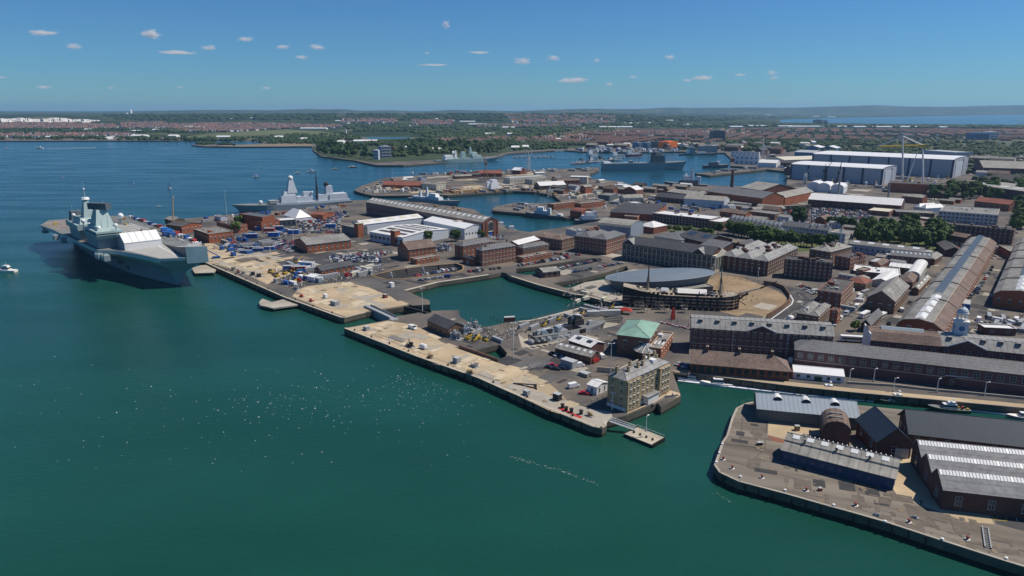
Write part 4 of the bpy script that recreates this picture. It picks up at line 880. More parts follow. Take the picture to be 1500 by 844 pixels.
B('s5',(475,545),(735,560),(1065,520),7,'wide dark roofed store with five parallel slate ridges','store','dark_ridged_store',wall='brick_orange',roof='slate_dark',kind='gable',axis='x',k=5,rise=2.2,use='ab')
B('s5',(735,552),(1085,590),(1150,568),9,'three storey brick office with white framed rooftop in front of the grass','office','white_roof_office',wall='brick_dark',roof='metal_white',kind='flat',use='ab',win=3,pitch=3.4,D=24,rooftop=5)
B('s5',(1080,600),(1150,608),(1185,580),8,'sunlit brick end wing of the three storey office','wing','brick_wing',wall='brick_red',roof='metal_white',kind='flat',use='ab',win=2,pitch=3.4)
B('s5',(395,620),(600,640),(660,625),10,'ribbed grey workshop with a rounded pale roof behind the red brick storehouse','workshop','rounded_workshop',wall='metal_blue',roof='asbestos',kind='barrel',rise=4,use='ab',D=30)
B('s5',(640,625),(740,640),(825,632),6,'low shed with a mottled white sheet roof beside the rounded workshop','shed','mottled_shed',wall='brick_red',roof='metal_white',kind='hip',rise=4,use='ab',D=22)
B('s5',(820,420),(1030,445),(1050,425),8,'cream roofed brick shed left of the fire station','shed','cream_roof_shed',wall='brick_dark',roof='asbestos',rise=3,use='ab',D=24)
B('s5',(590,485),(640,500),(690,478),8,'bright white cube like block amid the small warships and sheds','block','white_block',wall='white_paint',roof='white_paint',kind='flat',use='ab',D=10)
B('s5',(230,545),(300,555),(350,548),5,'small red brick arched shed beside the patrol ships','shed','red_arched_shed',wall='brick_orange',roof='tile_red',kind='barrel',rise=4,use='ab',D=18)
B('s6',(1150,330),(1260,345),(1290,340),12,'tall brown brick hall wall behind the park trees','hall','brown_hall',wall='brick_purple',roof='asbestos',kind='flat',use='ab',L=130,D=70,lights=6)
B('s6',(755,330),(1075,345),(1140,325),13,'low dark hall with orange brick end in front of the great ship hall','hall','dark_low_hall',wall='brick_orange',roof='felt_dark',kind='flat',use='ab',D=30,rooftop=5)
# ================================================================ surfaces on the ground (each a few cm above the last)
sheet('jetty_concrete',poly('m1',[(0,262),(60,268),(200,330),(265,350),(480,322),(620,350),(600,372),(450,385),(560,440),(600,470),(480,520),(430,548),(350,510),(180,440),(0,392)]),.02,'concrete_tan')
sheet('jetty_concrete',poly('m1',[(640,585),(700,560),(950,530),(1130,570),(1300,640),(1400,680),(1380,690),(1180,720),(1110,735),(965,768),(800,712),(600,628)]),.02,'concrete_tan')
sheet('jetty_concrete',poly('n1',[(108,258),(370,212),(500,230),(590,262),(700,340),(810,385),(1050,468),(1185,492),(1320,560),(1420,640),(1500,730),(1560,800),(1640,830),(1640,850),(1380,770),(1090,636),(940,568),(545,428)]),.02,'concrete_tan')
sheet('concrete_slab',poly('q1',[(30,330),(330,370),(620,480),(900,560),(1100,590),(1100,640),(1000,760),(900,740),(450,560),(0,345)]),.04,'concrete_pale')
sheet('concrete_slab',poly('m1',[(0,340),(200,420),(400,450),(350,500),(180,430),(0,388)]),.04,'concrete_pale')
sheet('concrete_slab',poly('n1',[(640,476),(760,490),(900,540),(1040,560),(1080,610),(1085,632),(940,566),(700,486)]),.04,'concrete_pale')
sheet('terrace_paving',poly('n2',[(800,648),(918,598),(965,580),(1010,545),(1075,560),(1088,546),(1082,534),(1025,520),(960,560),(900,600),(800,644)]),.03,'concrete_tan')
sheet('tarmac',poly('n2',[(170,385),(230,345),(330,310),(400,350),(470,390),(420,400),(350,395),(290,415)]),.03,'asphalt_pale')
sheet('tarmac',poly('m2',[(150,560),(400,560),(480,560),(530,630),(590,690),(480,710),(380,640)]),.03,'asphalt_pale')
sheet('tarmac',poly('m1',[(100,250),(300,210),(500,240),(650,340),(1219,300),(1219,420),(1000,520),(700,560),(560,430),(470,380),(620,350),(480,322),(265,345),(200,325)]),.015,'asphalt')
sheet('arena_gravel',poly('p',[(1046,402),(1085,406),(1120,419),(1140,427),(1154,438),(1152,448),(1126,464),(1090,466),(1040,452),(1010,436),(1030,415)]),.03,'gravel_tan')
sheet('road',poly('p',[(1120,414),(1150,420),(1172,424),(1188,440),(1178,452),(1148,469),(1100,480),(1120,468),(1155,452),(1160,441),(1150,430),(1135,424)]),.05,'asphalt')
sheet('museum_terrace',poly('m4',[(800,470),(900,440),(1180,410),(1300,350),(1407,330),(1407,300),(1500,400),(1000,560),(800,500),(-10,520)][0:0] or [(60,485),(170,440),(300,420),(360,480),(440,520),(440,560),(330,560),(200,520)]),.03,'concrete_pale')
sheet('quay_road',poly('p',[(985,545),(1008,542),(1160,560),(1260,570),(1370,580),(1500,592),(1640,606),(1640,612),(1500,598),(1370,586),(1260,576),(1160,566),(1008,547)]),.05,'concrete_tan')
sheet('grass_plot',poly('s5',[(820,650),(860,635),(1090,650),(1120,690),(1100,710),(900,700)]),.04,'grass','stuff')
sheet('grass_plot',poly('s6',[(0,640),(420,670),(440,700),(0,720)]),.04,'grass','stuff')
sheet('grass_plot',poly('s6',[(560,600),(1060,600),(1080,690),(960,720),(700,660),(560,640)]),.04,'grass','stuff')
sheet('apron',poly('n6',[(368,198),(665,235),(655,300),(560,290),(505,330),(362,296)]),.02,'concrete_tan')
sheet('apron',poly('n7',[(260,280),(330,290),(400,480),(660,535),(690,600),(560,590),(240,470),(215,430)]),.02,'concrete_tan')
sheet('brick_strip',poly('n6',[(362,300),(500,335),(495,350),(358,325)]),.03,'brick_red')
sheet('parking_bay',poly('n7',[(672,530),(900,575),(900,650),(700,600)]),.03,'asphalt')
mb=MB()
for a,b in [((675,540),(735,548)),((680,555),(745,565)),((690,580),(752,585)),((675,540),(692,582)),((735,546),(753,584)),((785,553),(803,590)),((840,562),(870,608)),((690,545),(745,580)),((735,545),(690,580))]:
    p,q=G('n7',*a,.04),G('n7',*b,.04); d=(q-p).normalized(); n=Vector((-d.y,d.x,0))*.09
    mb.face([p-n,q-n,q+n,p+n],'yellow_paint' if a[0]<760 else 'white_paint')
tag(mb.build('bay_markings'),kind='structure')
# joints and stains of the pier deck
mb=MB()
for a,b in [((360,205),(345,375)),((345,375),(245,470)),((200,350),(330,372)),((205,345),(225,180)),((110,345),(330,370)),((300,430),(1036,600)),((130,440),(600,560))]:
    p,q=G('n6',*a,.03),G('n6',*b,.03); d=(q-p).normalized(); n=Vector((-d.y,d.x,0))*.12
    mb.face([p-n,q-n,q+n,p+n],'asphalt')
for a,b in [((0,480),(640,690)),((0,510),(800,770))]:
    p,q=G('n7',*a,.03),G('n7',*b,.03); d=(q-p).normalized(); n=Vector((-d.y,d.x,0))*.06
    mb.face([p-n,q-n,q+n,p+n],'asphalt')
tag(mb.build('deck_joints'),kind='structure')
# road paint
mb=MB()
def stripe(f,pts,w=.12,z=.07,m='white_paint',dash=None):
    P=[G(f,x,y,z) for x,y in pts]
    for p,q in zip(P,P[1:]):
        d=(q-p); L=d.length; d.normalize(); n=Vector((-d.y,d.x,0))*w; s=0
        while s<L:
            e=min(L,s+(dash or L)); mb.face([p+d*s-n,p+d*e-n,p+d*e+n,p+d*s+n],m); s+=(dash*2 if dash else L+1)
stripe('m5',[(380,705),(430,670),(505,615),(515,590),(490,545),(450,520)],.3)
stripe('m5',[(460,705),(560,630),(580,590),(540,540)],.1,dash=2)
stripe('m1',[(1219,425),(1000,430),(860,470)],.1)
tag(mb.build('road_markings'),kind='structure')
# coping strips and fendering along the near quays
def run(pts): return [Vector((p[0],p[1],0)) for p in pts]
W1=[G('p',*q) for q in [(504,481),(609,522),(700,554),(738,571),(800,598),(872,626),(882,628),(888.5,624),(889,616)]]
W0=[G('p',*q) for q in [(299,384),(321,394),(417,436),(498,465),(504,466),(536,458)]]
W2=[G(f,*q) for f,q in PIER]
W3=[G('p',*q) for q in [(985,544),(1008,547),(1160,566),(1260,576),(1370,586),(1500,598),(1640,612)]]
def coping(P,w=1.1,h=.12,m='stone',side=1):
    mb=MB()
    for a,b in zip(P,P[1:]):
        d=(b-a).normalized(); n=Vector((-d.y,d.x,0))*side
        mb.hexa([(a.x,a.y,0),(b.x,b.y,0),(b.x+n.x*w,b.y+n.y*w,0),(a.x+n.x*w,a.y+n.y*w,0),(a.x,a.y,h),(b.x,b.y,h),(b.x+n.x*w,b.y+n.y*w,h),(a.x+n.x*w,a.y+n.y*w,h)] if side>0 else
                [(a.x+n.x*w,a.y+n.y*w,0),(b.x+n.x*w,b.y+n.y*w,0),(b.x,b.y,0),(a.x,a.y,0),(a.x+n.x*w,a.y+n.y*w,h),(b.x+n.x*w,b.y+n.y*w,h),(b.x,b.y,h),(a.x,a.y,h)],m)
    tag(mb.build('quay_kerb'),kind='structure')
coping(W1,1.3,.14,'stone'); coping(W0,1.2,.14,'stone'); coping(W2,.8,.12,'concrete_pale'); coping(W3,.9,.14,'timber_deck')
BAS=[G('p',*q) for q in [(595,426),(642,414),(717,403)]]; coping(BAS,2.2,.2,'stone')
BAS2=[G('p',*q) for q in [(748,405),(789,418),(843,432),(855,433),(881,440),(907,446)]]; coping(BAS2,1.6,.2,'stone')
BAS3=[G('p',*q) for q in [(861,448),(826,457),(779,469),(759,471)]]; coping(BAS3,1.6,.2,'stone')
def rail_mesh(): pass
def piles(P,step,label,m='timber_dark',h0=-5,h1=.2,r=.16,name='fender_pile',out=.45,side=-1,every=None):
    me=None
    for a,b in zip(P,P[1:]):
        d=(b-a); L=d.length; d.normalize(); n=Vector((-d.y,d.x,0))*side; k=int(L/step)
        for i in range(k):
            p=a+d*(i+.5)*step+n*out
            if me is None:
                q=MB(); q.box(-r,-r,h0,r,r,h1-.25,m); q.box(-r*1.1,-r*1.1,h1-.25,r*1.1,r*1.1,h1,m); me=q.mesh(name)
            o=bpy.data.objects.new(name,me); COL.objects.link(o); o.location=(p.x,p.y,0); o.rotation_euler.z=math.atan2(d.y,d.x)
            tag(o,label,'fender',label+' group' if False else 'timber fender piles along the quays')
piles(W1[1:6],5.2,'upright timber fender pile on the seaward face of the lower jetty')
piles(W0[1:4],7.5,'upright timber fender pile on the seaward face of the upper jetty')
piles(W2[8:15],4.2,'upright timber fender pile on the seaward face of the pier')
piles(W3[1:5],5,'upright timber fender pile on the canal quay face')
# bollards of the pier (dark red on white pads)
q=MB(); q.lathe(0,0,[(.42,0),(.36,.2),(.30,.5),(.50,.75),(.50,.95),(.3,1.05),(0,1.08)],'tile_red',12); bme=q.mesh('bollard_head',True)
q=MB(); q.box(-.65,-.65,0,.65,.65,.12,'white_paint'); pme=q.mesh('pad')
for f,x,y in [('n6',113,435),('n6',163,485),('n6',330,538),('n6',580,610),('n6',857,692),('n7',40,515),('n7',292,592),('n7',565,672)]:
    g=G(f,x,y); r_=empty('bollard',g,0,'dark red mooring bollard on a white pad along the pier','bollard','dark red bollards of the pier'); put('pad',pme,r_,(0,0,0),.3); put('bollard_head',bme,r_,(0,0,.12))
q=MB(); q.lathe(0,0,[(.35,0),(.30,.5),(.42,.6),(.0,.75)],'white_paint',10); wm=q.mesh('mooring_post',True)
for f,x,y in [('n6',108,352),('n6',90,402),('n6',75,455),('n6',210,535),('n6',460,612),('n6',733,695),('n7',180,592),('n7',448,675),('n7',747,765)]:
    o=bpy.data.objects.new('mooring_post',wm); COL.objects.link(o); o.location=G(f,x,y); tag(o,'short white mooring post at the edge of the pier','mooring post','white mooring posts of the pier')
q=MB(); q.lathe(0,0,[(.4,0),(.34,.6),(.5,.75),(.48,.95),(0,1.0)],'steel_dark',10); dm=q.mesh('jetty_bollard',True)
P=W1
for a,b in zip(P[:6],P[1:7]):
    d=b-a; k=int(d.length/13)
    for i in range(k):
        p=a+d*((i+.5)/k)+Vector((-d.y,d.x,0)).normalized()*1.6
        o=bpy.data.objects.new('jetty_bollard',dm); COL.objects.link(o); o.location=(p.x,p.y,.02); tag(o,'black iron bollard along the edge of the lower jetty','bollard','black bollards of the lower jetty')
for a,b in zip(W0[:4],W0[1:5]):
    d=b-a; k=int(d.length/16)
    for i in range(k):
        p=a+d*((i+.5)/k)+Vector((-d.y,d.x,0)).normalized()*1.6
        o=bpy.data.objects.new('jetty_bollard',dm); COL.objects.link(o); o.location=(p.x,p.y,.02); tag(o,'black iron bollard along the edge of the upper jetty','bollard','black bollards of the upper jetty')
# black rubber fender rafts under the jetty edge
for f,x,y in (('n1',340,378),('n1',815,560),('n1',1140,690),('n2',195,560)):
    g=G(f,x,y,-3.2); r_=empty('fender_raft',(g.x,g.y,WATER),-.76,{340:'black fender raft nearest the lock mouth',815:'black fender raft below the middle of the lower jetty',1140:'larger black fender raft with shaggy tyres below the lower jetty',195:'black fender raft nearest the stone house'}[x],'fender raft','fender rafts of the lower jetty')
    q=MB(); q.box(-5,-1.2,-.4,5,1.2,.5,'timber_dark'); q.build('raft_deck',r_)
    for i in range(7):
        q=MB(); q.lathe(0,0,[(.5,-.3),(.9,-.25),(.9,.25),(.5,.3)],'tyre',10); t=q.build('tyre',r_,(-4.3+i*1.4,-1.25,.6)); t.rotation_euler=(math.pi/2,0,0)
# lamp and floodlight masts
def mast(f,x,y,h,label,heads=1,m='steel_white',group=None):
    g=G(f,x,y); r_=empty('lamp_mast' if heads<3 else 'floodlight_mast',g,R.uniform(0,1),label,'lamp mast',group)
    q=MB(); q.cyl(0,0,0,h,.22,m,r1=.12,n=8); q.cyl(0,0,0,.5,.4,'concrete_pale',n=8); q.build('pole',r_)
    for i in range(heads):
        a=2*math.pi*i/max(heads,1); q=MB(); q.tube((0,0,h-.2),(1.0*math.cos(a),1.0*math.sin(a),h),.07,m); q.cbox(1.2*math.cos(a),1.2*math.sin(a),h-.1,.8,.5,.22,'white_paint'); q.build('lamp_head',r_)
mast('n2',190,352,15,'tall pale lamp mast beside the small dock inlet on the lower jetty',2)
mast('n2',712,440,15,'tall pale lamp mast between the white cabin and the stone house',2)
mast('n3',238,510,7,'lamp mast on the jetty in front of the dark end wall of the stone house',1)
mast('m2',652,790,15,'tall lamp mast beside the lock bridge',3); mast('m3',525,844,10,'lamp mast standing beside the drained dock',2)
for x,y,l in ((112,562,'by the white prefab'),(415,625,'behind the first patrol boat'),(713,632,'left of the brick lean-to'),(1040,655,'right of the brick lean-to'),(278,560,'on the brick wall of the mast house')): mast('n5',x,y,6,'short quay lamp '+l,1)
mast('s3',528,358,28,'very tall mast rising over the offices beside the destroyer',3); mast('m4',1125,620,9,'street lamp at the south end of the arena')
mast('p',1043,408,10,'lamp post left of the arena by the museum portico'); mast('p',1110,412,9,'lamp post behind the arena fence')
for i,(x,y,h,l) in enumerate(((503,296,14,'at the foot of the destroyer jetty'),(575,268,22,'on the tip of the northern peninsula'),(602,262,18,'beside the grey store on the peninsula'),(1106,262,16,'on the sandy pier of the blue basin'),(818,246,15,'on the long causeway'),(700,252,14,'behind the cream shed'),(430,352,12,'amid the blue containers'),(396,372,10,'on the upper jetty road'))): mast('p',x,y,h,'slender lamp mast '+l,2)
# pontoon with gangway off the point
g=G('n3',435,690,-2.3); A_=G('n3',315,655,-2.3); B_=G('n3',490,725,-2.3); C_=G('n3',555,680,-2.3)
u=(B_-A_).normalized(); rz=math.atan2(u.y,u.x); Lp=(B_-A_).length; Wp=abs((C_-B_).dot(Vector((-u.y,u.x,0)))); Wp=max(Wp,5)
ctr=A_+u*Lp/2+Vector((-u.y,u.x,0))*Wp/2
pt=empty('landing_pontoon',(ctr.x,ctr.y,WATER),rz,'rectangular pale decked landing pontoon moored off the point','pontoon')
q=MB(); q.box(-Lp/2,-Wp/2,-.6,Lp/2,Wp/2,1.0,'steel_dark'); q.box(-Lp/2-.2,-Wp/2-.2,1.003,Lp/2+.2,Wp/2+.2,1.25,'stone'); q.build('hull',pt)
for i in range(4):
    q=MB(); q.lathe(0,0,[(.45,0),(.4,.5),(.15,.9),(0,.95)],'black_paint',8); q.build('bollard_head',pt,(-Lp*.33+i*Lp*.22,-Wp*.1,1.25))
for s in (-1,1):
    q=MB(); q.box(s*Lp/2-.12,-Wp/2,.2,s*Lp/2+.3,Wp/2,1.5,'tyre'); q.build('rubber_fender',pt)
q=MB(); 
for i in range(8):
    x=-Lp/2+i*Lp/7; q.tube((x,Wp/2-.2,1.25),(x,Wp/2-.2,2.4),.05,'steel_white')
q.tube((-Lp/2,Wp/2-.2,2.4),(Lp/2,Wp/2-.2,2.4),.06,'steel_white'); q.build('railing',pt)
gb=G('n3',385,635,-2.3); ga=G('n3',225,575,.3)
gw=empty('gangway',(ga.x,ga.y,.2),0,'white latticed gangway sloping from the jetty to the landing pontoon','gangway')
d=Vector((gb.x-ga.x,gb.y-ga.y,-2.3)); n=Vector((-d.y,d.x,0)).normalized()*.8; q=MB()
q.hexa([tuple(-n+Vector((0,0,-.15))),tuple(d-n+Vector((0,0,-.15))),tuple(d+n+Vector((0,0,-.15))),tuple(n+Vector((0,0,-.15))),tuple(-n),tuple(d-n),tuple(d+n),tuple(n)],'steel_grey'); q.build('walkway',gw)
for s in (-1,1):
    q=MB(); q.tube(n*s+Vector((0,0,1.3)),d+n*s+Vector((0,0,1.3)),.09,'white_paint'); 
    for i in range(10):
        a=d*(i/10)+n*s; b=d*((i+1)/10)+n*s; q.tube(a,b+Vector((0,0,1.3)),.05,'white_paint'); q.tube(a,a+Vector((0,0,1.3)),.05,'white_paint')
    q.build('truss',gw)
mast('n3',448,640,6,'lamp post with a white head standing on the landing pontoon'); bpy.data.objects[-1] if False else None
# long floating pontoon on the canal
q=MB(); P=[G('n4',60,545,-2.8),G('n4',400,585,-2.8),G('n4',900,640,-2.8),G('n5',140,672,-2.8),G('n5',700,715,-2.8),G('n5',1313,790,-2.8)]
for i,(a,b) in enumerate(zip(P,P[1:])):
    d=(b-a).normalized(); n=Vector((-d.y,d.x,0))*1.1; q=MB(); a=a+d*.15; b=b-d*.15
    q.hexa([(*(a-n).xy,-3.9),(*(b-n).xy,-3.9),(*(b+n).xy,-3.9),(*(a+n).xy,-3.9),(*(a-n).xy,-2.9),(*(b-n).xy,-2.9),(*(b+n).xy,-2.9),(*(a+n).xy,-2.9)],'render_white')
    o=q.build('floating_walkway'); tag(o,'long white floating walkway section moored along the canal quay','pontoon','floating walkway sections of the canal')
# old timber stage off the upper jetty + one at carrier bow
def stage(f,pts,label,h=.2):
    P=[G(f,x,y,-1.2) for x,y in pts]; c=sum(P,Vector())/len(P); r_=empty('landing_stage',(c.x,c.y,WATER),0,label,'landing stage')
    q=MB(); q.prism([((p-c).x,(p-c).y) for p in P],1.4,2.3,'concrete_pale'); q.build('deck',r_)
    n=len(P)
    for i in range(n):
        a=P[i]-c; b=P[(i+1)%n]-c; L=(b-a).length
        for k in range(max(1,int(L/4))):
            p=a+(b-a)*(k+.5)/max(1,int(L/4)); q=MB(); q.cyl(p.x*.93,p.y*.93,-2,1.4,.35,'timber_dark',n=6); q.build('pile',r_)
    return r_
stage('m1',[(372,668),(395,645),(440,660),(460,668),(560,645),(640,672),(640,688),(470,710),(380,690)],'weathered concrete landing stage standing off the upper jetty')
stage('s2',[(1130,670),(1190,650),(1290,645),(1305,670),(1280,700),(1150,705)],'pale landing stage beneath the bow of the carrier')
# lock bridge / caisson
A_=G('n1',245,120,.3); B_=G('n1',405,195,.3); d=(B_-A_); L=d.length; rz=math.atan2(d.y,d.x); m_=(A_+B_)/2
br=empty('lock_bridge',(m_.x,m_.y,0),rz,'dark grey railed lock bridge spanning between the two jetties','bridge')
q=MB(); q.box(-L/2-3,-2.2,-4,L/2+3,2.2,.2,'steel_grey'); q.build('caisson',br)
for s in (-1,1):
    q=MB(); q.box(-L/2,s*2.2-.08,.2,L/2,s*2.2+.08,1.2,'steel_grey'); q.build('parapet',br)
A_=G('n1',500,128,.2); B_=G('n1',610,158,.2); d=(B_-A_); L=d.length; rz=math.atan2(d.y,d.x); m_=(A_+B_)/2
br=empty('foot_bridge',(m_.x,m_.y,0),rz,'short dark bridge at the mouth of the square basin','bridge'); q=MB(); q.box(-L/2-2,-2,-2,L/2+2,2,.15,'steel_dark'); q.build('deck',br)
for s in (-1,1):
    q=MB(); q.box(-L/2-2,s*2-.06,.15,L/2+2,s*2+.06,1.2,'steel_dark'); q.build('parapet',br)
# jetty clutter: containers, tanks, machinery
def crate(f,x,y,lx,ly,h,m,label,rz=-.76,name='container',cat='container',group=None,z=.02):
    g=G(f,x,y); o=empty(name,(g.x,g.y,z),rz,label,cat,group)
    q=MB(); q.box(-lx/2,-ly/2,.1,lx/2,ly/2,h,m); q.build('body',o)
    q=MB()
    nb=max(2,int(lx/1.2))
    for s in (-1,1):
        for i in range(nb): q.box(-lx/2+(i+.25)*lx/nb,s*ly/2-.05,.2,-lx/2+(i+.6)*lx/nb,s*ly/2+.05,h-.15,m)
    q.build('rib',o).__setitem__('kind','stuff')
    q=MB(); q.box(-lx/2-.05,-ly/2-.05,h,lx/2+.05,ly/2+.05,h+.1,'metal_grey' if m!='white_paint' else 'white_trim'); q.build('lid',o)
    return o
crate('n1',798,470,3,2.4,2.6,'steel_grey','square grey container alone on the middle of the lower jetty'); crate('n2',427,572,3,2.4,2.8,'steel_dark','dark grey container beside the red painted jetty strip')
crate('n2',262,545,2.4,2,2,'steel_grey','small grey crate near the jetty edge'); crate('n1',240,268,3,2.2,2,'steel_grey','grey crate at the corner by the lock bridge')
crate('n2',620,120,7,3,2.8,'render_cream','left one of the cream containers at the head of the drained dock',.1); crate('n2',710,115,12,3,2.8,'render_cream','long cream container at the head of the drained dock',.1); crate('n2',755,100,5,3,3,'yellow_paint','short yellow container at the head of the drained dock',.1)
crate('n2',490,395,7,4,3.5,'steel_grey','grey mesh plant enclosure beside the white van')
crate('n2',170,150,6,2.6,2.6,'brick_red','small maroon hut on the quay of the drained dock',.2); 
for i,(x,y,m,l) in enumerate([(742,600,'blue_paint','left'),(660,615,'blue_paint','first'),(720,590,'blue_paint','second'),(820,590,'blue_bright','third')]): crate('s3',x,y,9,2.6,2.6,m,l+' blue container in the row across the upper car park',.05)
for x,y,m,l in [(700,510,'blue_paint','deep blue container stack left of the blue row'),(760,460,'blue_paint','blue container behind the deep blue stack'),(880,455,'blue_paint','blue container below the white marquee'),(985,482,'blue_bright','bright blue container nearest the grey brick shed'),(820,470,'red_paint','red container between the blue ones'),(850,500,'blue_bright','blue container behind the rows of white cars'),(1240,440,'blue_bright','bright blue tarpaulin covered stack beside the white vans'),(965,735,'blue_paint','dark blue cabin beside the white cabin row'),(1240,745,'blue_paint','blue skip beside the low brick shed'),(1020,740,'red_paint','red lifting frame on the jetty works yard')]: crate('s3',x,y,10,4,4,m,l,.1)
crate('m1',660,495,3,2.5,3.5,'steel_dark','dark machine housing in the works yard'); crate('m1',700,515,4,3,3,'cladding_blue','pale blue cabin beside the white marquee like store'); crate('m1',780,530,6,3,3,'metal_blue','grey blue cabin in front of the marquee like store')
crate('m1',830,640,3,2,2.4,'white_paint','small white trailer on the tan jetty'); crate('m1',895,690,5,3,2.6,'steel_grey','grey cage on the tan jetty'); crate('m2',48,735,5,3,2.2,'steel_grey','grey cage near the corner of the upper jetty'); crate('m2',440,612,3,2.6,3,'white_paint','white kiosk beside the basin road'); crate('m2',395,685,3,2,2.2,'tile_red','dark red buoy sinker on the tan jetty')
crate('q1',820,215,5,3,1.6,'timber_deck','brown timber crate near the white cabin')
# machinery: frames, pump sets
def frame(f,x,y,s,m,label,name='pump_set',cat='machinery',rz=-.7,k=14):
    g=G(f,x,y); o=empty(name,(g.x,g.y,.02),rz,label,cat); rr=random.Random(int(x*31+y))
    q=MB(); q.box(-s*1.2,-s*.6,0,s*1.2,s*.6,.3,'steel_grey'); q.build('skid',o)
    q=MB()
    for i in range(k):
        a=Vector((rr.uniform(-1.1,1.1)*s,rr.uniform(-.6,.6)*s,.3)); b=Vector((rr.uniform(-1.1,1.1)*s,rr.uniform(-.6,.6)*s,rr.uniform(.6,1.3)*s)); q.tube(a,b,.07*s,m,n=5)
    q.build('pipework',o)
    q=MB()
    for i in range(3): q.cyl(rr.uniform(-.8,.8)*s,rr.uniform(-.3,.3)*s,.3,rr.uniform(.6,1.2)*s,.3*s,m,n=8)
    q.build('tank',o); return o
frame('n1',505,372,2.6,'black_paint','black pump set on the lower jetty beside a white tank'); frame('n1',905,495,2.2,'steel_grey','grey pump set behind the edge of the lower jetty')
frame('n1',635,440,1.6,'ochre','small rusty gear pile near the jetty edge'); frame('n1',880,540,1.8,'ochre','rusty chain heap near the jetty edge'); frame('n2',600,660,1.5,'ochre','rusty winch near the rounded jetty corner')
frame('n1',790,320,3.5,'steel_grey','tangle of grey steel rings beside the brick jetty shed',k=26); frame('n1',840,285,3.5,'metal_blue','pale steel tubes beside the brick jetty shed',k=26); frame('n1',900,262,4,'steel_grey','long grey steel float behind the brick jetty shed',k=20)
frame('n1',870,330,1.8,'yellow_paint','yellow pump beside the small dock inlet'); frame('n1',940,330,1.8,'yellow_paint','yellow buoy frame beside the small dock inlet')
for i,(x,y,c,l) in enumerate([(200,450,'stone','pale'),(235,470,'tile_red','reddish'),(260,480,'stone','dusty'),(330,485,'steel_dark','black'),(370,495,'steel_dark','dark'),(480,535,'steel_grey','grey'),(540,545,'steel_grey','large grey'),(590,550,'steel_grey','silvery'),(630,580,'steel_grey','low grey'),(650,530,'red_paint','red rimmed')]): frame('m1',x,y,2.4,c,l+' mooring gear heap on the edge of the upper jetty','gear_heap','gear')
frame('m1',665,635,1.6,'red_paint','orange red gangway gear at the edge of the upper jetty'); frame('m1',730,665,1.6,'red_paint','red netting pile at the edge of the upper jetty'); frame('m1',980,500,3,'red_paint','red crane like rig beside the ochre dry dock')
crate('n1',1,1,1,1,1,'steel_grey','x') if False else None
g=G('n1',592,385); o=empty('storage_tank',g,-.7,'white cylindrical tank beside the black pump set','tank'); q=MB(); q.lathe(0,0,[(0,-2),(1,-1.9),(1.2,-1.5),(1.2,1.5),(1,1.9),(0,2)],'white_paint',14); t=q.build('tank',o,(0,0,1.5)); t.rotation_euler=(0,math.pi/2,0); q=MB(); q.box(-1.4,-.9,0,1.4,.9,.5,'steel_grey'); q.build('cradle',o)
sheet('red_strip',poly('q1',[(490,530),(530,510),(600,545),(700,600),(800,640),(770,655),(640,600)]),.06,'red_paint')
for x,y in ((590,545),(628,575),(682,592),(782,610)):
    o=bpy.data.objects.new('capstan',dm); COL.objects.link(o); o.location=G('q1',x,y); o.scale=(1.8,1.8,1.8); tag(o,'black capstan on the red painted strip of the jetty','capstan','capstans on the red strip')
g=G('q1',215,320); o=empty('steel_frame',g,-.35,'flat black triangular steel frame lying on the tan jetty','frame'); q=MB(); 
for a,b in (((-6,.3),(5,-1.5)),((-6,.3),(4,2.2)),((5,-1.5),(4,2.2)),((-2,.8),(-1.4,-.5)),((3,2.1),(5.6,-2.4))): q.tube((*a,.3),(*b,.3),.25,'black_paint',n=5)
q.build('frame',o)
g=G('q2',150,262); o=empty('brow',g,-.75,'long grey gangway section lying on the jetty near the lock','gangway'); q=MB(); q.box(-6,-.8,.1,6,.8,.35,'steel_grey'); q.build('deck',o)
for s in (-1,1):
    q=MB(); q.tube((-6,s*.8,1.2),(6,s*.8,1.2),.08,'steel_dark'); [q.tube((x,s*.8,.3),(x+1.5,s*.8,1.2),.05,'steel_dark') for x in (-6,-4.5,-3,-1.5,0,1.5,3,4.5)]; q.build('truss',o)
g=G('n7',655,665); o=empty('brow',g,1.05,'long grey ladder like gangway lying on the pier','gangway'); q=MB()
for s in (-.7,.7): q.box(-5.5,s-.15,0,5.5,s+.15,.5,'steel_grey')
for i in range(12): q.box(-5.3+i*.95,-.55,.1,-5.1+i*.95,.55,.25,'steel_grey')
q.build('frame',o)
for x,y,l in ((140,560,'left'),(320,572,'right')): frame('n7',x,y,.8,'steel_grey','small '+('pale' if x<200 else 'white')+' ladder stack on the pier','ladder_stack','ladder')
crate('n6',318,352,1.8,1.2,1,'steel_dark','small dark hatch box in the pier deck',0); crate('n6',527,270,1.6,1.4,1.8,'ochre','rusty post box standing in front of the ribbed shed',0); crate('n6',657,608,1,1,.9,'red_paint','small bright red box on the open pier',0)
# dock a: ochre rim, grey caisson braces
mb=MB(); P=DOCKS['a']; n=len(P)
o=empty('dock_railing',(0,0,0),0,'thick ochre yellow rim rail around the drained dock','rail')
for i in range(n):
    a,b=P[i],P[(i+1)%n]; d=(b-a).normalized(); q=MB(); q.box(0,-.0,0,(b-a).length,1.1,.35,'ochre'); c=q.build('rail_section',o,(a.x,a.y,.0),math.atan2(d.y,d.x)+0)
    if ring_area(P)>0: c.scale=(1,-1,1)
for x,y in ((440,520),(545,495),(660,485),(765,470)):
    g=G('m2',x,y); q=MB(); q.hexa([(-.4,-.4,-3),(.4,-.4,-3),(.4,.4,-3),(-.4,.4,-3),(-1.2,-.4,1),(-.2,-.4,1),(-.2,.4,1),(-1.2,.4,1)],'white_trim' if x in(440,660) else 'steel_dark'); q.build('brace',o,(g.x,g.y,0))
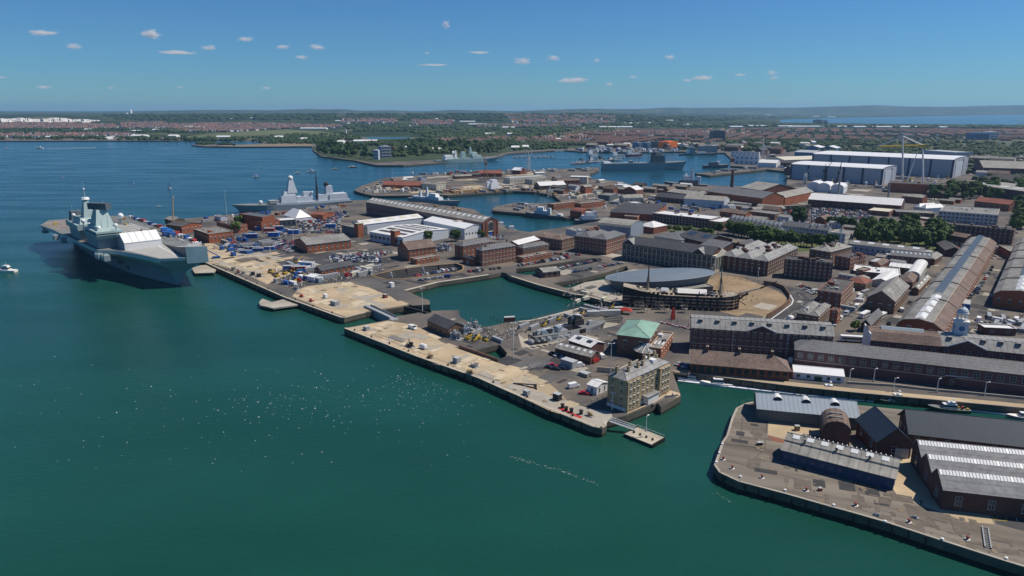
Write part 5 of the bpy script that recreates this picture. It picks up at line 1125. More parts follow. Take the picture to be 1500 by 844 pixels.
# Mary-rose style elliptical museum
A_=G('m4',318,412,7.5); B_=G('m4',1056,358,9.5); c=(A_+B_)/2; d=B_-A_; a_=d.length/2; rz=math.atan2(d.y,d.x); b_=17
mu=empty('ship_museum',(c.x,c.y,0),rz,'long elliptical museum with a smooth dark blue grey roof and timber curved walls','museum')
q=MB(); N_=48
def el(k,sx,sy,z0,z1): return [(a_*sx*math.cos(2*math.pi*i/k),b_*sy*math.sin(2*math.pi*i/k),z0+(z1-z0)*(.5+.5*math.cos(2*math.pi*i/k))) for i in range(k)]
mat('museum_roof',(.15,.185,.22),.5,.06,.05,var2=.05,scale2=.02); mat('museum_wall',(.16,.18,.19),.7,.1,.3,band=(1.0,.1,2))
e0=el(N_,1,1,7.2,9.2); e1=el(N_,.55,.5,9.2,11.0); e2=el(N_,.96,.93,6.8,8.8); e3=el(N_,.84,.84,0,0)
for i in range(N_):
    j=(i+1)%N_; q.face([e0[i],e0[j],e1[j],e1[i]],'museum_roof')
q.face(e1,'museum_roof'); q.build('roof',mu,smooth=True)
q=MB()
for i in range(N_):
    j=(i+1)%N_; q.tube(e0[i],e0[j],.28,'metal_blue',n=5)
q.build('roof_edge',mu)
q=MB()
for i in range(N_):
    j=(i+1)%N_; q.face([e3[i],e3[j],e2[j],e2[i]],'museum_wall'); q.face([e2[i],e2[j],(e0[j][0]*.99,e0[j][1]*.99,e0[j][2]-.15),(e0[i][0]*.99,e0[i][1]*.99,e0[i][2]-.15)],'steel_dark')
q.build('wall',mu)
for i in range(8):
    t=-math.pi/2+(.25+i*.12); x=a_*.90*math.cos(t); y=b_*.89*math.sin(t); put('window',win_mesh(1.8,1.4,'dark'),mu,(x,y-.2,3.6),t+math.pi/2)
an=B('m4',(700,505),(1055,468),(1055,440),3.4,'low grey green roofed annexe in front of the elliptical museum','annexe','museum_annexe',wall='hull_dark',roof='felt_grey',kind='flat',use='ab',D=9,win=1,pitch=4,style='dark')
g=G('m4',392,405,9); o=empty('flag_mast',(G('m4',392,405,8).x,G('m4',392,405,8).y,8.8),0,'short white flag mast standing on the elliptical roof','mast'); q=MB(); q.cyl(0,0,0,5,.35,'white_paint',r1=.1,n=6); q.build('pole',o)
# arena wall and railings
def fence(f,pts,h,m,label,posts=6,name='railing',solid=False,cat='fence',rails=3):
    P=[G(f,x,y) for x,y in pts]; o=empty(name,P[0],0,label,cat); c=P[0]; q=MB(); k=0
    for a,b in zip(P,P[1:]):
        a=a-c; b=b-c
        if solid:
            d=(b-a).normalized(); n_=Vector((-d.y,d.x,0))*.25; q.hexa([tuple(a-n_),tuple(b-n_),tuple(b+n_),tuple(a+n_)]+[tuple(v+Vector((0,0,h))) for v in (a-n_,b-n_,b+n_,a+n_)],m)
        else:
            for r_ in range(rails): q.tube(a+Vector((0,0,h*(r_+1)/rails)),b+Vector((0,0,h*(r_+1)/rails)),.05,m,n=4)
    q.build('panel' if solid else 'rail',o)
    if not solid:
        for a,b in zip(P,P[1:]):
            L=(b-a).length; kk=max(1,int(L/posts))
            for i in range(kk):
                p=a+(b-a)*i/kk-c; q=MB(); q.box(p.x-.08,p.y-.08,0,p.x+.08,p.y+.08,h+.15,m); q.build('post',o)
    return o
fence('m5',[(330,492),(400,502),(455,525),(492,575),(490,605),(440,650),(350,705)],2.6,'brick_brown','curved dark brick wall bounding the arena from the road',solid=True,cat='wall',name='arena_wall')
fence('m4',[(1060,402),(1200,418),(1330,440),(1407,462)],2.4,'timber_dark','long dark railing behind the arena',4)
fence('m3',[(0,600),(300,690),(360,745)],1.4,'steel_dark','railing along the lower side of the square basin',5) if False else None
fence('m3',[(370,700),(460,740),(540,770)],3.0,'timber_dark','dark lattice dock gate beside the maroon hut',3,name='dock_gate',cat='gate')
fence('m3',[(505,705),(650,695),(860,640),(1000,610)],1.3,'steel_dark','black railing along the quay of the drained dock',5)
fence('n1',[(815,380),(930,420),(1055,465)],1.6,'brick_brown','low brown parapet wall beside the small dock inlet',solid=True,cat='wall',name='parapet_wall')
fence('n6',[(205,128),(240,112),(290,105),(300,120)],1.2,'green_paint','green railing at the rounded tip of the pier',3)
fence('n2',[(940,600),(1000,560),(1075,552)],.9,'stone','low stone parapet round the point below the stone house',solid=True,cat='wall',name='parapet_wall')
fence('n2',[(610,600),(700,560)],2.2,'steel_grey','wire mesh fence beside the stone house',3); fence('n2',[(640,420),(760,430),(860,380)],2.4,'stone','pale stone wall behind the stone house',solid=True,cat='wall',name='stone_wall')
fence('n4',[(5,505),(130,520),(150,500)],1.1,'timber_deck','timber railing at the end of the canal quay',4)
fence('n5',[(100,572),(400,590),(690,622),(900,640),(1313,680)],1.0,'concrete_pale','low pale wall at the foot of the mast house',solid=True,cat='wall',name='low_wall')
# red and white barriers below the old warship
q=MB(); q.box(-.9,-.2,0,.9,.2,.8,'red_paint'); rb=q.mesh('road_barrier'); q=MB(); q.box(-.9,-.2,0,.9,.2,.8,'white_paint'); wb=q.mesh('road_barrier')
for i in range(16):
    x=480+i*20; g=G('q4',x,515+i*4.6+math.sin(i)*3); o=bpy.data.objects.new('road_barrier',rb if i%2 else wb); COL.objects.link(o); o.location=g; o.rotation_euler.z=-.5+.2*math.sin(i*2); tag(o,('red' if i%2 else 'white')+' plastic barrier in the line below the old wooden warship','barrier','red and white barriers')
# chimney stacks
def stack(f,x,y,h,r,m,label):
    g=G(f,x,y); o=empty('chimney_stack',g,0,label,'chimney'); q=MB(); q.cyl(0,0,0,h,r,m,r1=r*.72,n=12); q.build('shaft',o); q=MB(); q.cyl(0,0,h,h+1.2,r*.95,m,n=12); q.build('cap',o)
stack('s5',1215,400,26,2.6,'brick_dark','dark brick chimney stack standing before the blue basin'); stack('s6',478,400,32,1.4,'steel_grey','tall thin steel chimney over the white ribbed workshop'); stack('s6',752,415,20,1.2,'steel_grey','second steel chimney, before the triangular crane')
# yellow mobile crane
g=G('s3',168,455); o=empty('mobile_crane',g,1.2,'yellow mobile crane with a long raised jib at the upper jetty','crane'); q=MB(); q.box(-5,-1.5,.8,5,1.5,2.2,'ochre'); q.box(3,-1.3,2.2,5,1.3,3.4,'ochre'); q.build('chassis',o)
for x in (-4,-2,2,4):
    for s in (-1,1): q=MB(); q.cyl(0,0,-.25,.25,.7,'tyre',n=10); w_=q.build('wheel',o,(x,s*1.5,.7)); w_.rotation_euler=(math.pi/2,0,0)
q=MB(); q.tube((-1,0,2.4),(8,6,31),.75,'ochre',r1=.5,n=5); q.build('jib',o); q=MB(); q.cbox(8,6,30.6,2,1.4,1.2,'steel_grey'); q.build('jib_head',o)
g=G('s3',455,650); o=empty('access_tower',g,.3,'dark blue telescopic work platform at the quay beside the carrier bow','platform'); q=MB(); q.box(-3,-1.4,.5,3,1.4,1.6,'blue_paint'); q.build('chassis',o); q=MB(); q.tube((2,0,1.6),(-11,5,9),.4,'blue_paint'); q.build('boom',o); q=MB(); q.cbox(-12,5,8.6,2,1.2,1.2,'steel_grey'); q.build('basket',o)
# ================================================================ ships
def loft(stations, mats, mdeck):
    """stations: list of rings [(x,y,z) from starboard keel up to deck, then port deck down to keel]"""
    q=MB(); n=len(stations[0]); h=n//2
    for a,b in zip(stations,stations[1:]):
        for i in range(n-1):
            m=mdeck if i==h-1 else (mats(max(a[i][2],a[i+1][2])) if callable(mats) else mats)
            q.face([a[i],b[i],b[i+1],a[i+1]],m)
    m=mats(5) if callable(mats) else mats
    q.face(list(stations[0]),m); q.face(list(stations[-1])[::-1],m)
    return q
def hull(L,Bm,fb_s,fb_b,mh,md,rake=.05,full=.25,flare=1.15,trans=.75,sheer=2.2,nst=14):
    S=[]
    for k in range(nst+1):
        t=k/nst; x=-L/2+L*t
        wid=min(1,trans+(1-trans)*min(1,t/.25)); e=(1-t)/full
        if e<1: wid*=math.sqrt(max(0,1-(1-e)**2)) if e>0 else 0
        zd=fb_s+(fb_b-fb_s)*max(0,(t-.3)/.7)**sheer
        xo=L*rake*max(0,(t-.75)/.25)**1.5
        bw=max(.05,Bm/2*wid*(.96 if t<.7 else .96-.5*((t-.7)/.3)**1.4)); bd=max(.15,Bm/2*min(1,wid*flare)) if t<1 else .3
        if t>.999: bw=.05
        S.append([(x,-bw,-.6),(x+xo*.35,-(bw*.6+bd*.4),zd*.45),(x+xo,-bd,zd),(x+xo,bd,zd),(x+xo*.35,(bw*.6+bd*.4),zd*.45),(x,bw,-.6)])
    return loft(S,mh,md)
SUPM='navy_grey'
def ship(name,label,A,Bp,beam,fb,parts,mh='navy_grey',md='deck_grey',cat='ship',group=None,L=None,**kw):
    """A stern, Bp bow (survey points at the waterline)"""
    a=G(*A,WATER); b=G(*Bp,WATER); d=b-a; Ls=L or d.length; c=(a+b)/2; rz=math.atan2(d.y,d.x)
    o=empty(name,(c.x,c.y,WATER),rz,label,cat,group)
    hull(Ls,beam,fb[0],fb[1],mh,md,**kw).build('hull',o)
    for p in parts:
        nm,kind,t,y,z,lx,ly,h=p[:8]; m=p[8] if len(p)>8 else SUPM; k=p[9] if len(p)>9 else .8
        x=-Ls/2+t*Ls; q=MB()
        if kind=='box': q.cbox(x,y,z,lx,ly,h,m)
        elif kind=='tap': q.taper(x,y,z,lx,ly,h,k,m)
        elif kind=='cyl': q.cyl(x,y,z,z+h,lx/2,m,r1=ly/2,n=10)
        elif kind=='ball': q.ball(x,y,z,lx/2,m)
        elif kind=='mast':
            q.cyl(x,y,z,z+h,lx/2,m,r1=.15,n=6)
            for j in (.45,.7): q.box(x-.2,y-ly/2*(1.2-j),z+h*j,x+.2,y+ly/2*(1.2-j),z+h*j+.3,m)
        elif kind=='gun': q.taper(x,y,z,lx,ly,h,.6,m); q.tube((x+lx*.3,y,z+h*.6),(x+lx*1.7,y,z+h*.8),.25,m)
        elif kind=='band': q.box(x-lx/2,y-ly/2-.06,z,x+lx/2,y+ly/2+.06,z+h,m)
        elif kind=='crane': q.tube((x,y,z),(x,y,z+h*.6),.5,m); q.tube((x,y,z+h*.6),(x+lx,y,z+h),.35,m)
        sm=kind=='ball'
        q.build(nm,o,smooth=sm)
    return o
# ---- aircraft carrier
CA=math.radians(-46.8); G0=(-238,457)
cv=empty('aircraft_carrier',(G0[0],G0[1],WATER),CA,'huge grey aircraft carrier with two islands and a ski jump bow by the jetty','aircraft carrier')
STT=[(-249,-19,-243,25,-236,15),(-222,-30,-229,42,-222,17),(-183,-27,-183,45,-180,18),(-138,-25,-129,45.5,-135,18),(-64,-22.5,-66,44,-80,15),(-52,-13,-50,42,-60,13),(-25,-5,-17,34.5,-35,8),(0,0,14,27,-4,.8)]
DZ=20.5; LV=[(0,-1),(.12,5),(.30,10),(.62,14.5),(.97,17.5),(1,DZ)]
rings=[]
for xs,ys,xp,yp,xw,hw in STT:
    s=[]; 
    for f,z in LV: s.append((xw+(xs-xw)*f,(11-hw)+(ys-(11-hw))*f,z))
    for f,z in LV[::-1]: s.append((xw+(xp-xw)*f,(11+hw)+(yp-(11+hw))*f,z))
    rings.append(s)
mat('carrier_lit',(.48,.58,.57),.6,.08,.1,var2=.1,scale2=.05); mat('carrier_lower',(.25,.31,.33),.6,.08,.1)  # upper hull and ramp grey lightened to look sunlit, lower hull kept darker
loft(rings,lambda z:'carrier_lit' if z>17 else 'carrier_lower','deck_grey').build('hull',cv)
# flight deck sheet with its own markings
def dk(name,pts,z,m,par=None):
    q=MB(); P=pts
    for t in tessellate_polygon([[Vector((p[0],p[1],0)) for p in P]]):
        t=[P[i] for i in t]
        if (t[1][0]-t[0][0])*(t[2][1]-t[0][1])-(t[1][1]-t[0][1])*(t[2][0]-t[0][0])<0: t=t[::-1]
        q.face([(p[0],p[1],z) for p in t],m)
    return q.build(name,par or cv)
mat('deck_pale',(.36,.35,.33),.9,.12,.1); mat('deck_warm',(.22,.19,.165),.9,.15,.1,var2=.2,scale2=.05)
dk('deck_coating',[(-178,20),(-172,30),(-100,29),(-66,22),(-66,9),(-165,9)],DZ+.03,'deck_pale')
dk('deck_coating',[(-60,-14),(-47,-8),(-3,1),(6,13),(-66,20),(-62,0)],DZ+.03,'deck_pale')
dk('deck_coating',[(-240,-22),(-222,-28),(-185,-25),(-185,0),(-238,10)],DZ+.03,'deck_warm')
dk('aircraft_lift',[(-120,-23),(-102,-23),(-102,-6),(-120,-6)],DZ+.04,'deck_warm')
q=MB()
for a,b in (((-240,8),(-70,10)),((-235,16),(-75,24)),((-180,30),(-60,36)),((-60,15),(4,12))):
    v=Vector(b)-Vector(a); n=Vector((-v.y,v.x)).normalized()*.35; a=Vector(a); b=Vector(b); q.face([(*(a-n),DZ+.06),(*(b-n),DZ+.06),(*(b+n),DZ+.06),(*(a+n),DZ+.06)],'white_paint')
q.build('deck_line',cv)
# ski jump
q=MB(); NR=10
for i in range(NR):
    def pt(t): 
        x0=-68+t*76.5; y0=21-6.3*t; x1=-62+t*76; y1=40-13*t; z=DZ+.02+7.6*t**1.7
        return (x0,y0,z),(x1,y1,z*1.0-.4*t)
    a0,a1=pt(i/NR); b0,b1=pt((i+1)/NR)
    q.face([a0,b0,b1,a1],'deck_pale' if i>5 else 'deck_grey'); q.face([(a0[0],a0[1],DZ),(b0[0],b0[1],DZ),b0,a0],'hull_dark'); q.face([(a1[0],a1[1],DZ-1),a1,b1,(b1[0],b1[1],DZ-1)],'carrier_lit')
q.face([b0,(b0[0],b0[1],DZ-4),(b1[0],b1[1],DZ-4),b1],'carrier_lit'); q.build('ski_jump',cv)
q=MB(); 
for i in range(12): q.cbox(7-.1*i,16+i*.9,DZ+7.4,1.2,.5,1.0+.5*(i%3),'white_paint')
q.build('bow_fitting',cv)
# bow bulwark lip
q=MB(); q.hexa([(-.4,.1,DZ-1.6),(.8,0,DZ-1.6),(9,14,DZ-1.6),(7.6,14,DZ-1.6),(-.4,.1,DZ+.3),(.8,0,DZ+.3),(9,14,DZ+.3),(7.6,14,DZ+.3)],'navy_teal'); q.build('bow_lip',cv)
TQ='navy_teal'
# forward island
q=MB(); q.box(-98,-21,DZ,-66,-7,DZ+7.5,'carrier_lower'); q.build('island_base',cv)
fi=MB(); fi.taper(-82,-13,DZ+7.5,38,17,2.6,1.06,TQ); fb_=fi.build('forward_island',cv)
q=MB(); q.cbox(-82,-13,DZ+10.1,36,15.5,1.1,'glass'); q.build('bridge_window',fb_); q=MB(); q.cbox(-82,-13,DZ+11.2,38,17.5,1.4,TQ); q.taper(-83,-13,DZ+12.6,28,13,2.4,.9,TQ); q.build('bridge_roof',fb_)
q=MB(); q.taper(-87,-12,DZ+15,17,12,11,.55,TQ,dx=-1); q.build('radar_tower',fb_)
q=MB(); q.cbox(-88,-12,DZ+26,16,5,4.6,'hull_dark',.6); q.build('radar_array',fb_)
for x,y,z,r in ((-71,-18,14.5,1.6),(-66,-8,16,1.5),(-70,-3,22,2.1),(-98,-18,14,1.4)):
    q=MB(); q.ball(x,y,DZ+z,r,'white_paint'); q.cyl(x,y,DZ+z-4,DZ+z-.8*r,.5,TQ,n=6); q.build('radome',fb_,smooth=True)
# aft island
ai=MB(); ai.taper(-131,-15,DZ,33,14,8,1,'carrier_lower'); a_i=ai.build('aft_island',cv)
q=MB(); q.taper(-131,-15,DZ+8,39,17,4,1.0,TQ); q.build('upper_deck',a_i); q=MB(); q.taper(-127,-14,DZ+12,24,14,4.5,.75,TQ); q.build('upper_block',a_i)
q=MB(); q.taper(-124,-13,DZ+12,13,9,17,.35,TQ); q.build('mast_tower',a_i); q=MB(); q.cyl(-124,-13,DZ+29,DZ+30,1.2,TQ,n=8); q.cyl(-124,-13,DZ+30,DZ+31.6,3.2,'white_paint',r1=2.4,n=14); q.cyl(-124,-13,DZ+31.6,DZ+44,.4,TQ,r1=.1,n=6); q.ball(-124,-13,DZ+38,.8,'white_paint'); q.build('radar_mast',a_i)
q=MB(); q.taper(-147,-16,DZ+10,10,10,9,.8,'hull_dark'); q.build('funnel',a_i)
for x,y,z,r in ((-137,-20,17,1.5),(-133,-8,19,1.6),(-114,-10,21,1.4),(-112,-19,15,1.6),(-112,-5,12,1.8)):
    q=MB(); q.ball(x,y,DZ+z,r,'white_paint'); q.cyl(x,y,DZ+z-5,DZ+z-.8*r,.5,TQ,n=6); q.build('radome',a_i,smooth=True)
q=MB(); q.taper(-105,-10,DZ,8,7,15,.7,TQ); q.build('uptake',cv)
# sponsons and boats on the side
for i,(x,y) in enumerate(((-215,-28),(-170,-28),(-150,-27),(-60,-22),(-52,-20))):
    q=MB(); q.cbox(x,y-.5,DZ-6,9,4,4,'carrier_lower'); q.build('sponson',cv); q=MB(); q.taper(x,y-2,DZ-4,5,2,2,.7,'white_paint'); q.build('life_raft',cv)
# clutter on the port deck edge
for i in range(26):
    x=-215+i*7.4; q=MB(); m=['white_paint','steel_grey','blue_paint','white_paint','hull_dark','red_paint'][i%6]; q.cbox(x,41-((x+60)*.12 if x>-60 else 0)-abs(x+140)*.01,DZ,4,2.2,1.8+(i%3)*.5,m,.1*i); q.build('deck_locker',cv)
rr=random.Random(6)
for i in range(34): q=MB(); x=rr.uniform(-235,-20); q.cbox(x,rr.choice((38,34,-18,-20,12,25)) if x<-105 else rr.choice((33,36)),DZ,rr.uniform(1.2,4),rr.uniform(1,2.4),rr.uniform(.6,2.2),rr.choice(['steel_grey','white_paint','hull_dark','yellow_paint','deck_warm'])); q.build('deck_equipment',cv)
q=MB(); 
for y in (9,13,17,21): q.tube((-240,y,DZ+.1),(-70,y+6,DZ+.1),.12,'hull_dark',n=4)
for i in range(14): q.tube((-236+i*13,-20 if i<9 else -8,DZ+.1),(-236+i*13,40,DZ+.1),.1,'hull_dark',n=4)
q.build('deck_seam',cv)
for i in range(9): q=MB(); x=-225+i*22; q.box(x,11-17.4-2.4,7.5,x+6,11-17.2-2.2,9.5,'steel_dark'); q.build('side_opening',cv)
for x,y,z,h in ((-70,-12,15,9),(-66,-17,15,6),(-94,-8,26,6),(-118,-20,17,8),(-138,-12,17,10),(-108,-14,15,7),(-150,-18,19,5)): q=MB(); q.cyl(x,y,DZ+z,DZ+z+h,.22,'navy_teal',r1=.08,n=5); q.box(x-1.2,y-.1,DZ+z+h*.7,x+1.2,y+.1,DZ+z+h*.7+.15,'navy_teal'); q.build('antenna',cv)
for x,y,m,l in ((-92,33,'blue_paint','dark blue cabin'),(-84,35,'blue_paint','blue cabin'),(-112,38,'blue_bright','blue stack'),(-100,38,'blue_bright','stack')):
    q=MB(); q.cbox(x,y,DZ,7,4,3.4,m); o=q.build('deck_cabin',cv)
q=MB(); q.cbox(-205,31,DZ,6,3,3,'ochre'); q.build('deck_tractor',cv)
# marquee on deck: rests on it, so its own thing
tp=cv.matrix_world
def cworld(x,y,z): c,s=math.cos(CA),math.sin(CA); return Vector((G0[0]+x*c-y*s,G0[1]+x*s+y*c,WATER+z))
te=empty('deck_marquee',cworld(-58,4,DZ+.03),CA,'long white pitched marquee standing on the carrier flight deck','marquee')
q=MB(); w,l,h,hr=10,12.5,5,11
q.face([(w,-l,0),(w,l,0),(w,l,h),(w,-l,h)],'white_paint'); q.face([(-w,l,0),(-w,-l,0),(-w,-l,h),(-w,l,h)],'white_paint')
for s in (-1,1): q.face([(-w,s*l,0),(w,s*l,0),(w,s*l,h),(0,s*l,hr),(-w,s*l,h)][::s],'metal_grey' if s<0 else 'white_paint')
q.build('wall',te); q=MB(); q.hexa([(-w-.2,-l,h),(0,-l,hr),(0,l,hr),(-w-.2,l,h),(-w-.2,-l,h+.15),(0,-l,hr+.15),(0,l,hr+.15),(-w-.2,l,h+.15)],'white_paint'); q.hexa([(0,-l,hr),(w+.2,-l,h),(w+.2,l,h),(0,l,hr),(0,-l,hr+.15),(w+.2,-l,h+.15),(w+.2,l,h+.15),(0,l,hr+.15)],'white_paint')
for y in (-7,-2.5,2.5,7): q.tube((w+.25,y,h+.1),(.1,y,hr+.2),.12,'metal_grey')
q.build('roof',te)
# ---- destroyer
N='cladding_pale'  # superstructure grey, lightened in the colour to look sunlit
ship('destroyer','grey air defence destroyer with a tall pyramid mast topped by a white globe','q7 1435 470'.split() and ('p',514,300),('p',352,311.5),19,(6,10),[
 ('gun_turret','ball',.82,0,10.5,5,5,5,'white_paint'),('gun_base','cyl',.82,0,7,4,4,3),('deck_house','box',.69,0,8.5,16,12,3.5),('bridge','tap',.585,0,8,20,17,9,N,.8),
 ('bridge_upper','tap',.575,0,17,15,13,5,N,.75),('pyramid_mast','tap',.545,0,20,12,12,16,'cladding_pale',.38),('mast_globe','ball',.545,0,37.5,6.4,6,6,'white_paint'),
 ('mid_block','tap',.44,0,7,20,13,8,N,.85),('funnel','tap',.405,0,12,12,9,8,N,.8),('globe','ball',.37,5,19.5,3,3,3,'white_paint'),('yard_mast','mast',.315,0,10,4,9,34,'steel_dark'),
 ('after_house','tap',.26,0,7,16,14,9,N,.85),('radar_tower','tap',.205,0,10,10,10,16,N,.75),('radar_drum','ball',.225,0,27.5,6.5,5,5,'black_paint'),
 ('hangar','tap',.13,0,7,24,16,9,N,.92),('side_wall','box',.36,0,6,90,17,2.6,N),('aft_radome','ball',.05,3,8.5,3,3,3,'white_paint')],mh='navy_grey',rake=.07)
ship('replenishment_ship','long grey naval tanker with two transfer masts and a tall dark bridge block','p 878'.split() and ('p',882,249.5),('p',1000,248.5),26,(14,17),[
 ('bridge','tap',.68,0,13,26,24,16,'hull_dark',.85),('bridge_top','tap',.68,0,29,14,16,6,'hull_dark',.8),('funnel','tap',.62,0,26,8,8,9,'hull_dark',.8),('transfer_mast','box',.56,0,12,2,3,17,'white_trim'),('transfer_mast','box',.45,0,12,2,3,15,'navy_teal'),('transfer_arm','box',.505,0,26,22,1.2,1.2,'white_trim'),
 ('transfer_mast','box',.40,0,12,2,3,13,'navy_teal'),('fore_mast','mast',.74,0,20,2,8,18,'steel_grey'),('hangar','tap',.05,0,14,16,20,3,N),('deck_tank','box',.46,0,12,70,14,3,'navy_teal'),('hose_rig','box',.35,0,14,5,16,5,'steel_grey')],sheer=2.8,group=None)
ship('laid_up_warship','pale green grey laid up warships lying close together off the wooded island','p',0,0,0,[]) if False else None
for dy,lb in ((0,'nearest of the pale laid up warships off the wooded island'),(22,'second pale laid up warship, hidden behind the nearest one')):
    a=G('p',638,239.6,WATER); b=G('p',727,235.6,WATER)
    o=ship('laid_up_warship',lb,('p',638,239.6-dy*.05),('p',727,235.6-dy*.05),15,(6,8),[('deck_house','tap',.66,0,7,24,13,6,TQ,.9),('bridge','tap',.62,0,13,16,12,8,TQ,.7),('fore_mast','tap',.56,0,18,7,7,15,TQ,.4),('funnel','tap',.44,0,10,12,8,13,TQ,.75),('main_mast','tap',.32,0,11,6,6,15,'white_paint',.4),('hangar','tap',.20,0,7,22,13,9,'white_paint',.85),('globe','ball',.28,0,22,6,5,5,'white_paint'),('side_wall','box',.42,0,6,80,14.2,3,TQ)],mh=TQ,group='laid up warships off the wooded island')
ship('dredger','black hulled works ship with yellow ochre deck gear and a white bridge','p',0,0,0,[]) if False else None
ship('works_ship','black hulled works ship with ochre deck gear and a white bridge at its right end',('p',657,287.5),('p',738,281),15,(4,7),[('hopper','box',.36,0,4,56,11,3,'ochre'),('hopper','box',.12,0,4,12,10,2,'ochre'),('deck_crane','crane',.55,0,4,-22,1,10,'yellow_paint'),('bridge','tap',.80,0,6,15,12,9,'white_paint',.85),('bridge_upper','tap',.80,0,15,9,10,4,'white_paint',.9),('funnel','tap',.70,0,6,5,5,11,'white_paint'),('mast','mast',.83,0,18,1.4,5,12,'steel_grey'),('forecastle','box',.90,0,6.5,8,9,2,'white_paint')],mh='black_paint',md='ochre')
ship('patrol_ship','pale grey patrol ship with a white wheelhouse lying behind the long factory',('p',600,293.5),('p',671,301.5),10,(4,7),[('deck_house','tap',.52,0,4.5,26,9,4,N,.9),('bridge','tap',.52,0,8.5,14,8,4,'white_paint',.8),('radar_mast','tap',.38,0,8,4,4,12,N,.4),('mast','mast',.30,0,6,1.2,5,16,'steel_grey'),('radar_mast','tap',.24,0,6,4,4,9,N,.4),('gun','gun',.80,0,6,3,2,2,N),('side_wall','box',.25,0,4,26,9,3,N)])
ship('minehunter','dark blue grey minehunter at the small pier, the left one of two',('p',827,322.5),('p',772,318),9,(4.5,6.5),[('deck_house','tap',.60,0,5,16,8,4,N,.9),('bridge','tap',.62,0,9,9,7,3.6,'white_paint',.85),('mast','mast',.52,0,9,1.2,5,12,'steel_grey'),('funnel','tap',.40,0,5,4,4,7,N),('crane','crane',.2,0,5,4,1,5,'white_paint'),('boat_rack','box',.12,0,4.5,5,6,2,'white_paint')],mh='hull_dark',group='minehunters at the small pier')
ship('minehunter','dark blue grey minehunter at the small pier, the right one of two',('p',842,328),('p',883,327),9,(4.5,6),[('deck_house','tap',.45,0,5,14,8,4,N,.9),('bridge','tap',.5,0,9,8,7,3.6,'white_paint',.85),('mast','mast',.62,0,9,1.2,5,13,'steel_grey'),('funnel','tap',.70,0,5,4,4,8,N),('gun','gun',.2,0,5,2,2,2,N)],mh='hull_dark',group='minehunters at the small pier')
ship('frigate','dark frigate with a lattice mast lying at the near side of the blue basin',('p',1036,276),('p',975,274),13,(6,9),[('deck_house','tap',.45,0,7,30,11,5,'hull_dark',.9),('bridge','tap',.5,0,12,12,10,6,N,.8),('mast_tower','tap',.38,0,14,6,6,14,N,.5),('globe','ball',.52,2,20,3.4,3,3,'white_paint'),('mast','mast',.36,0,26,1.4,5,10,'steel_grey'),('funnel','tap',.22,0,9,7,7,9,N)],mh='hull_dark')
ship('auxiliary_ship','dark auxiliary ship behind the sandy pier of the blue basin',('p',1030,246.5),('p',1066,246),11,(6,8),[('deck_house','tap',.4,0,6,18,9,6,'hull_dark',.9),('bridge','tap',.6,0,8,8,8,6,'white_paint',.85),('mast','mast',.5,0,12,1.2,5,9,'steel_grey')],mh='hull_dark')
for px,py,w,l in ((905,231.5,20,'white hulled ship'),(928,229,26,'red hulled supply tug'),(868,229,16,'white work boat'),(1022,227.5,54,'long dark coaster with white deck cargo')):
    ship('harbour_ship',l+' at the commercial quay beyond the naval tanker',('p',px-w/2,py),('p',px+w/2,py-.6),12,(4,6),[('bridge','tap',.25,0,5,12,9,9,'white_paint',.85),('mast','mast',.5,0,5,1.2,4,12,'steel_grey'),('cargo','box',.6,0,4,24,8,4,'white_paint' if w>25 else 'steel_grey')],mh='red_paint' if 'red' in l else 'hull_dark' if 'dark' in l else 'white_paint')
for px,py in ((866,236),(880,234),(894,236),(852,238)):
    ship('tug','small naval tug rafted with others near the causeway',('p',px-6,py),('p',px+6,py-.4),8,(2.5,3.5),[('wheelhouse','tap',.5,0,3,8,5,5,'white_paint' if px%4 else 'hull_dark',.85),('funnel','tap',.3,0,3,3,3,6,'black_paint'),('mast','mast',.5,0,8,.8,3,6,'steel_grey')],mh='black_paint',group='naval tugs by the causeway')
for px,py,m in ((770,306,'black_paint'),(733,335,'black_paint'),(748,341,'white_paint')):
    ship('tug',{770:'small black tug at the nose of the small pier',733:'small black tug beside the arched gable of the long factory',748:'low pale launch near the arched gable of the long factory'}[px],('p',px-8,py),('p',px+8,py-.5),6,(2,3),[('wheelhouse','tap',.55,0,2.5,6,4,4,'white_paint',.85),('mast','mast',.5,0,6,.6,3,5,'steel_grey')],mh=m)
# ---- small craft
def boat(f,x,y,L,rz,label,kind,group=None,mh='white_paint',name='motor_boat',cat='boat'):
    g=G(f,x,y,WATER); o=empty(name,(g.x,g.y,WATER),rz,label,cat,group)
    hull(L,L*.3,L*.09,L*.13,mh,'timber_deck' if kind=='yacht' else 'white_trim',nst=8,full=.6,trans=.7).build('hull',o)
    if kind=='yacht':
        q=MB(); q.cyl(L*.05,0,0,L*1.15,.12,'steel_white',n=6); q.build('mast',o); q=MB(); q.face([(L*.03,0,L*.12),(-L*.42,.2,L*.14),(L*.03,.05,L*1.1)],'white_paint'); q.face([(-L*.42,.22,L*.14),(L*.03,.02,L*.12),(L*.03,.07,L*1.1)],'white_paint'); q.face([(L*.48,0,L*.13),(L*.07,0,L*.12),(L*.06,0,L*1.0)],'white_paint'); q.build('sail',o)
    else:
        q=MB(); q.taper(-L*.02,0,L*.1,L*.38,L*.2,L*.14,.85,'white_paint'); q.build('cabin',o); q=MB(); q.taper(-L*.02,0,L*.15,L*.385,L*.204,L*.05,.97,'glass'); q.build('cabin_window',o)
        if kind=='fly': q=MB(); q.cbox(-L*.03,0,L*.24,L*.22,L*.16,L*.05,'white_paint'); q.cyl(-L*.05,0,L*.29,L*.45,.08,'steel_white',n=5); q.build('radar_arch',o)
    return o
boat('p',248,276,11,2.4,'small white yacht under sail in open water behind the carrier','yacht',name='sailing_yacht',cat='yacht'); boat('p',9,398,17,3.0,'white motor launch with a flybridge cut by the left frame edge','fly'); 
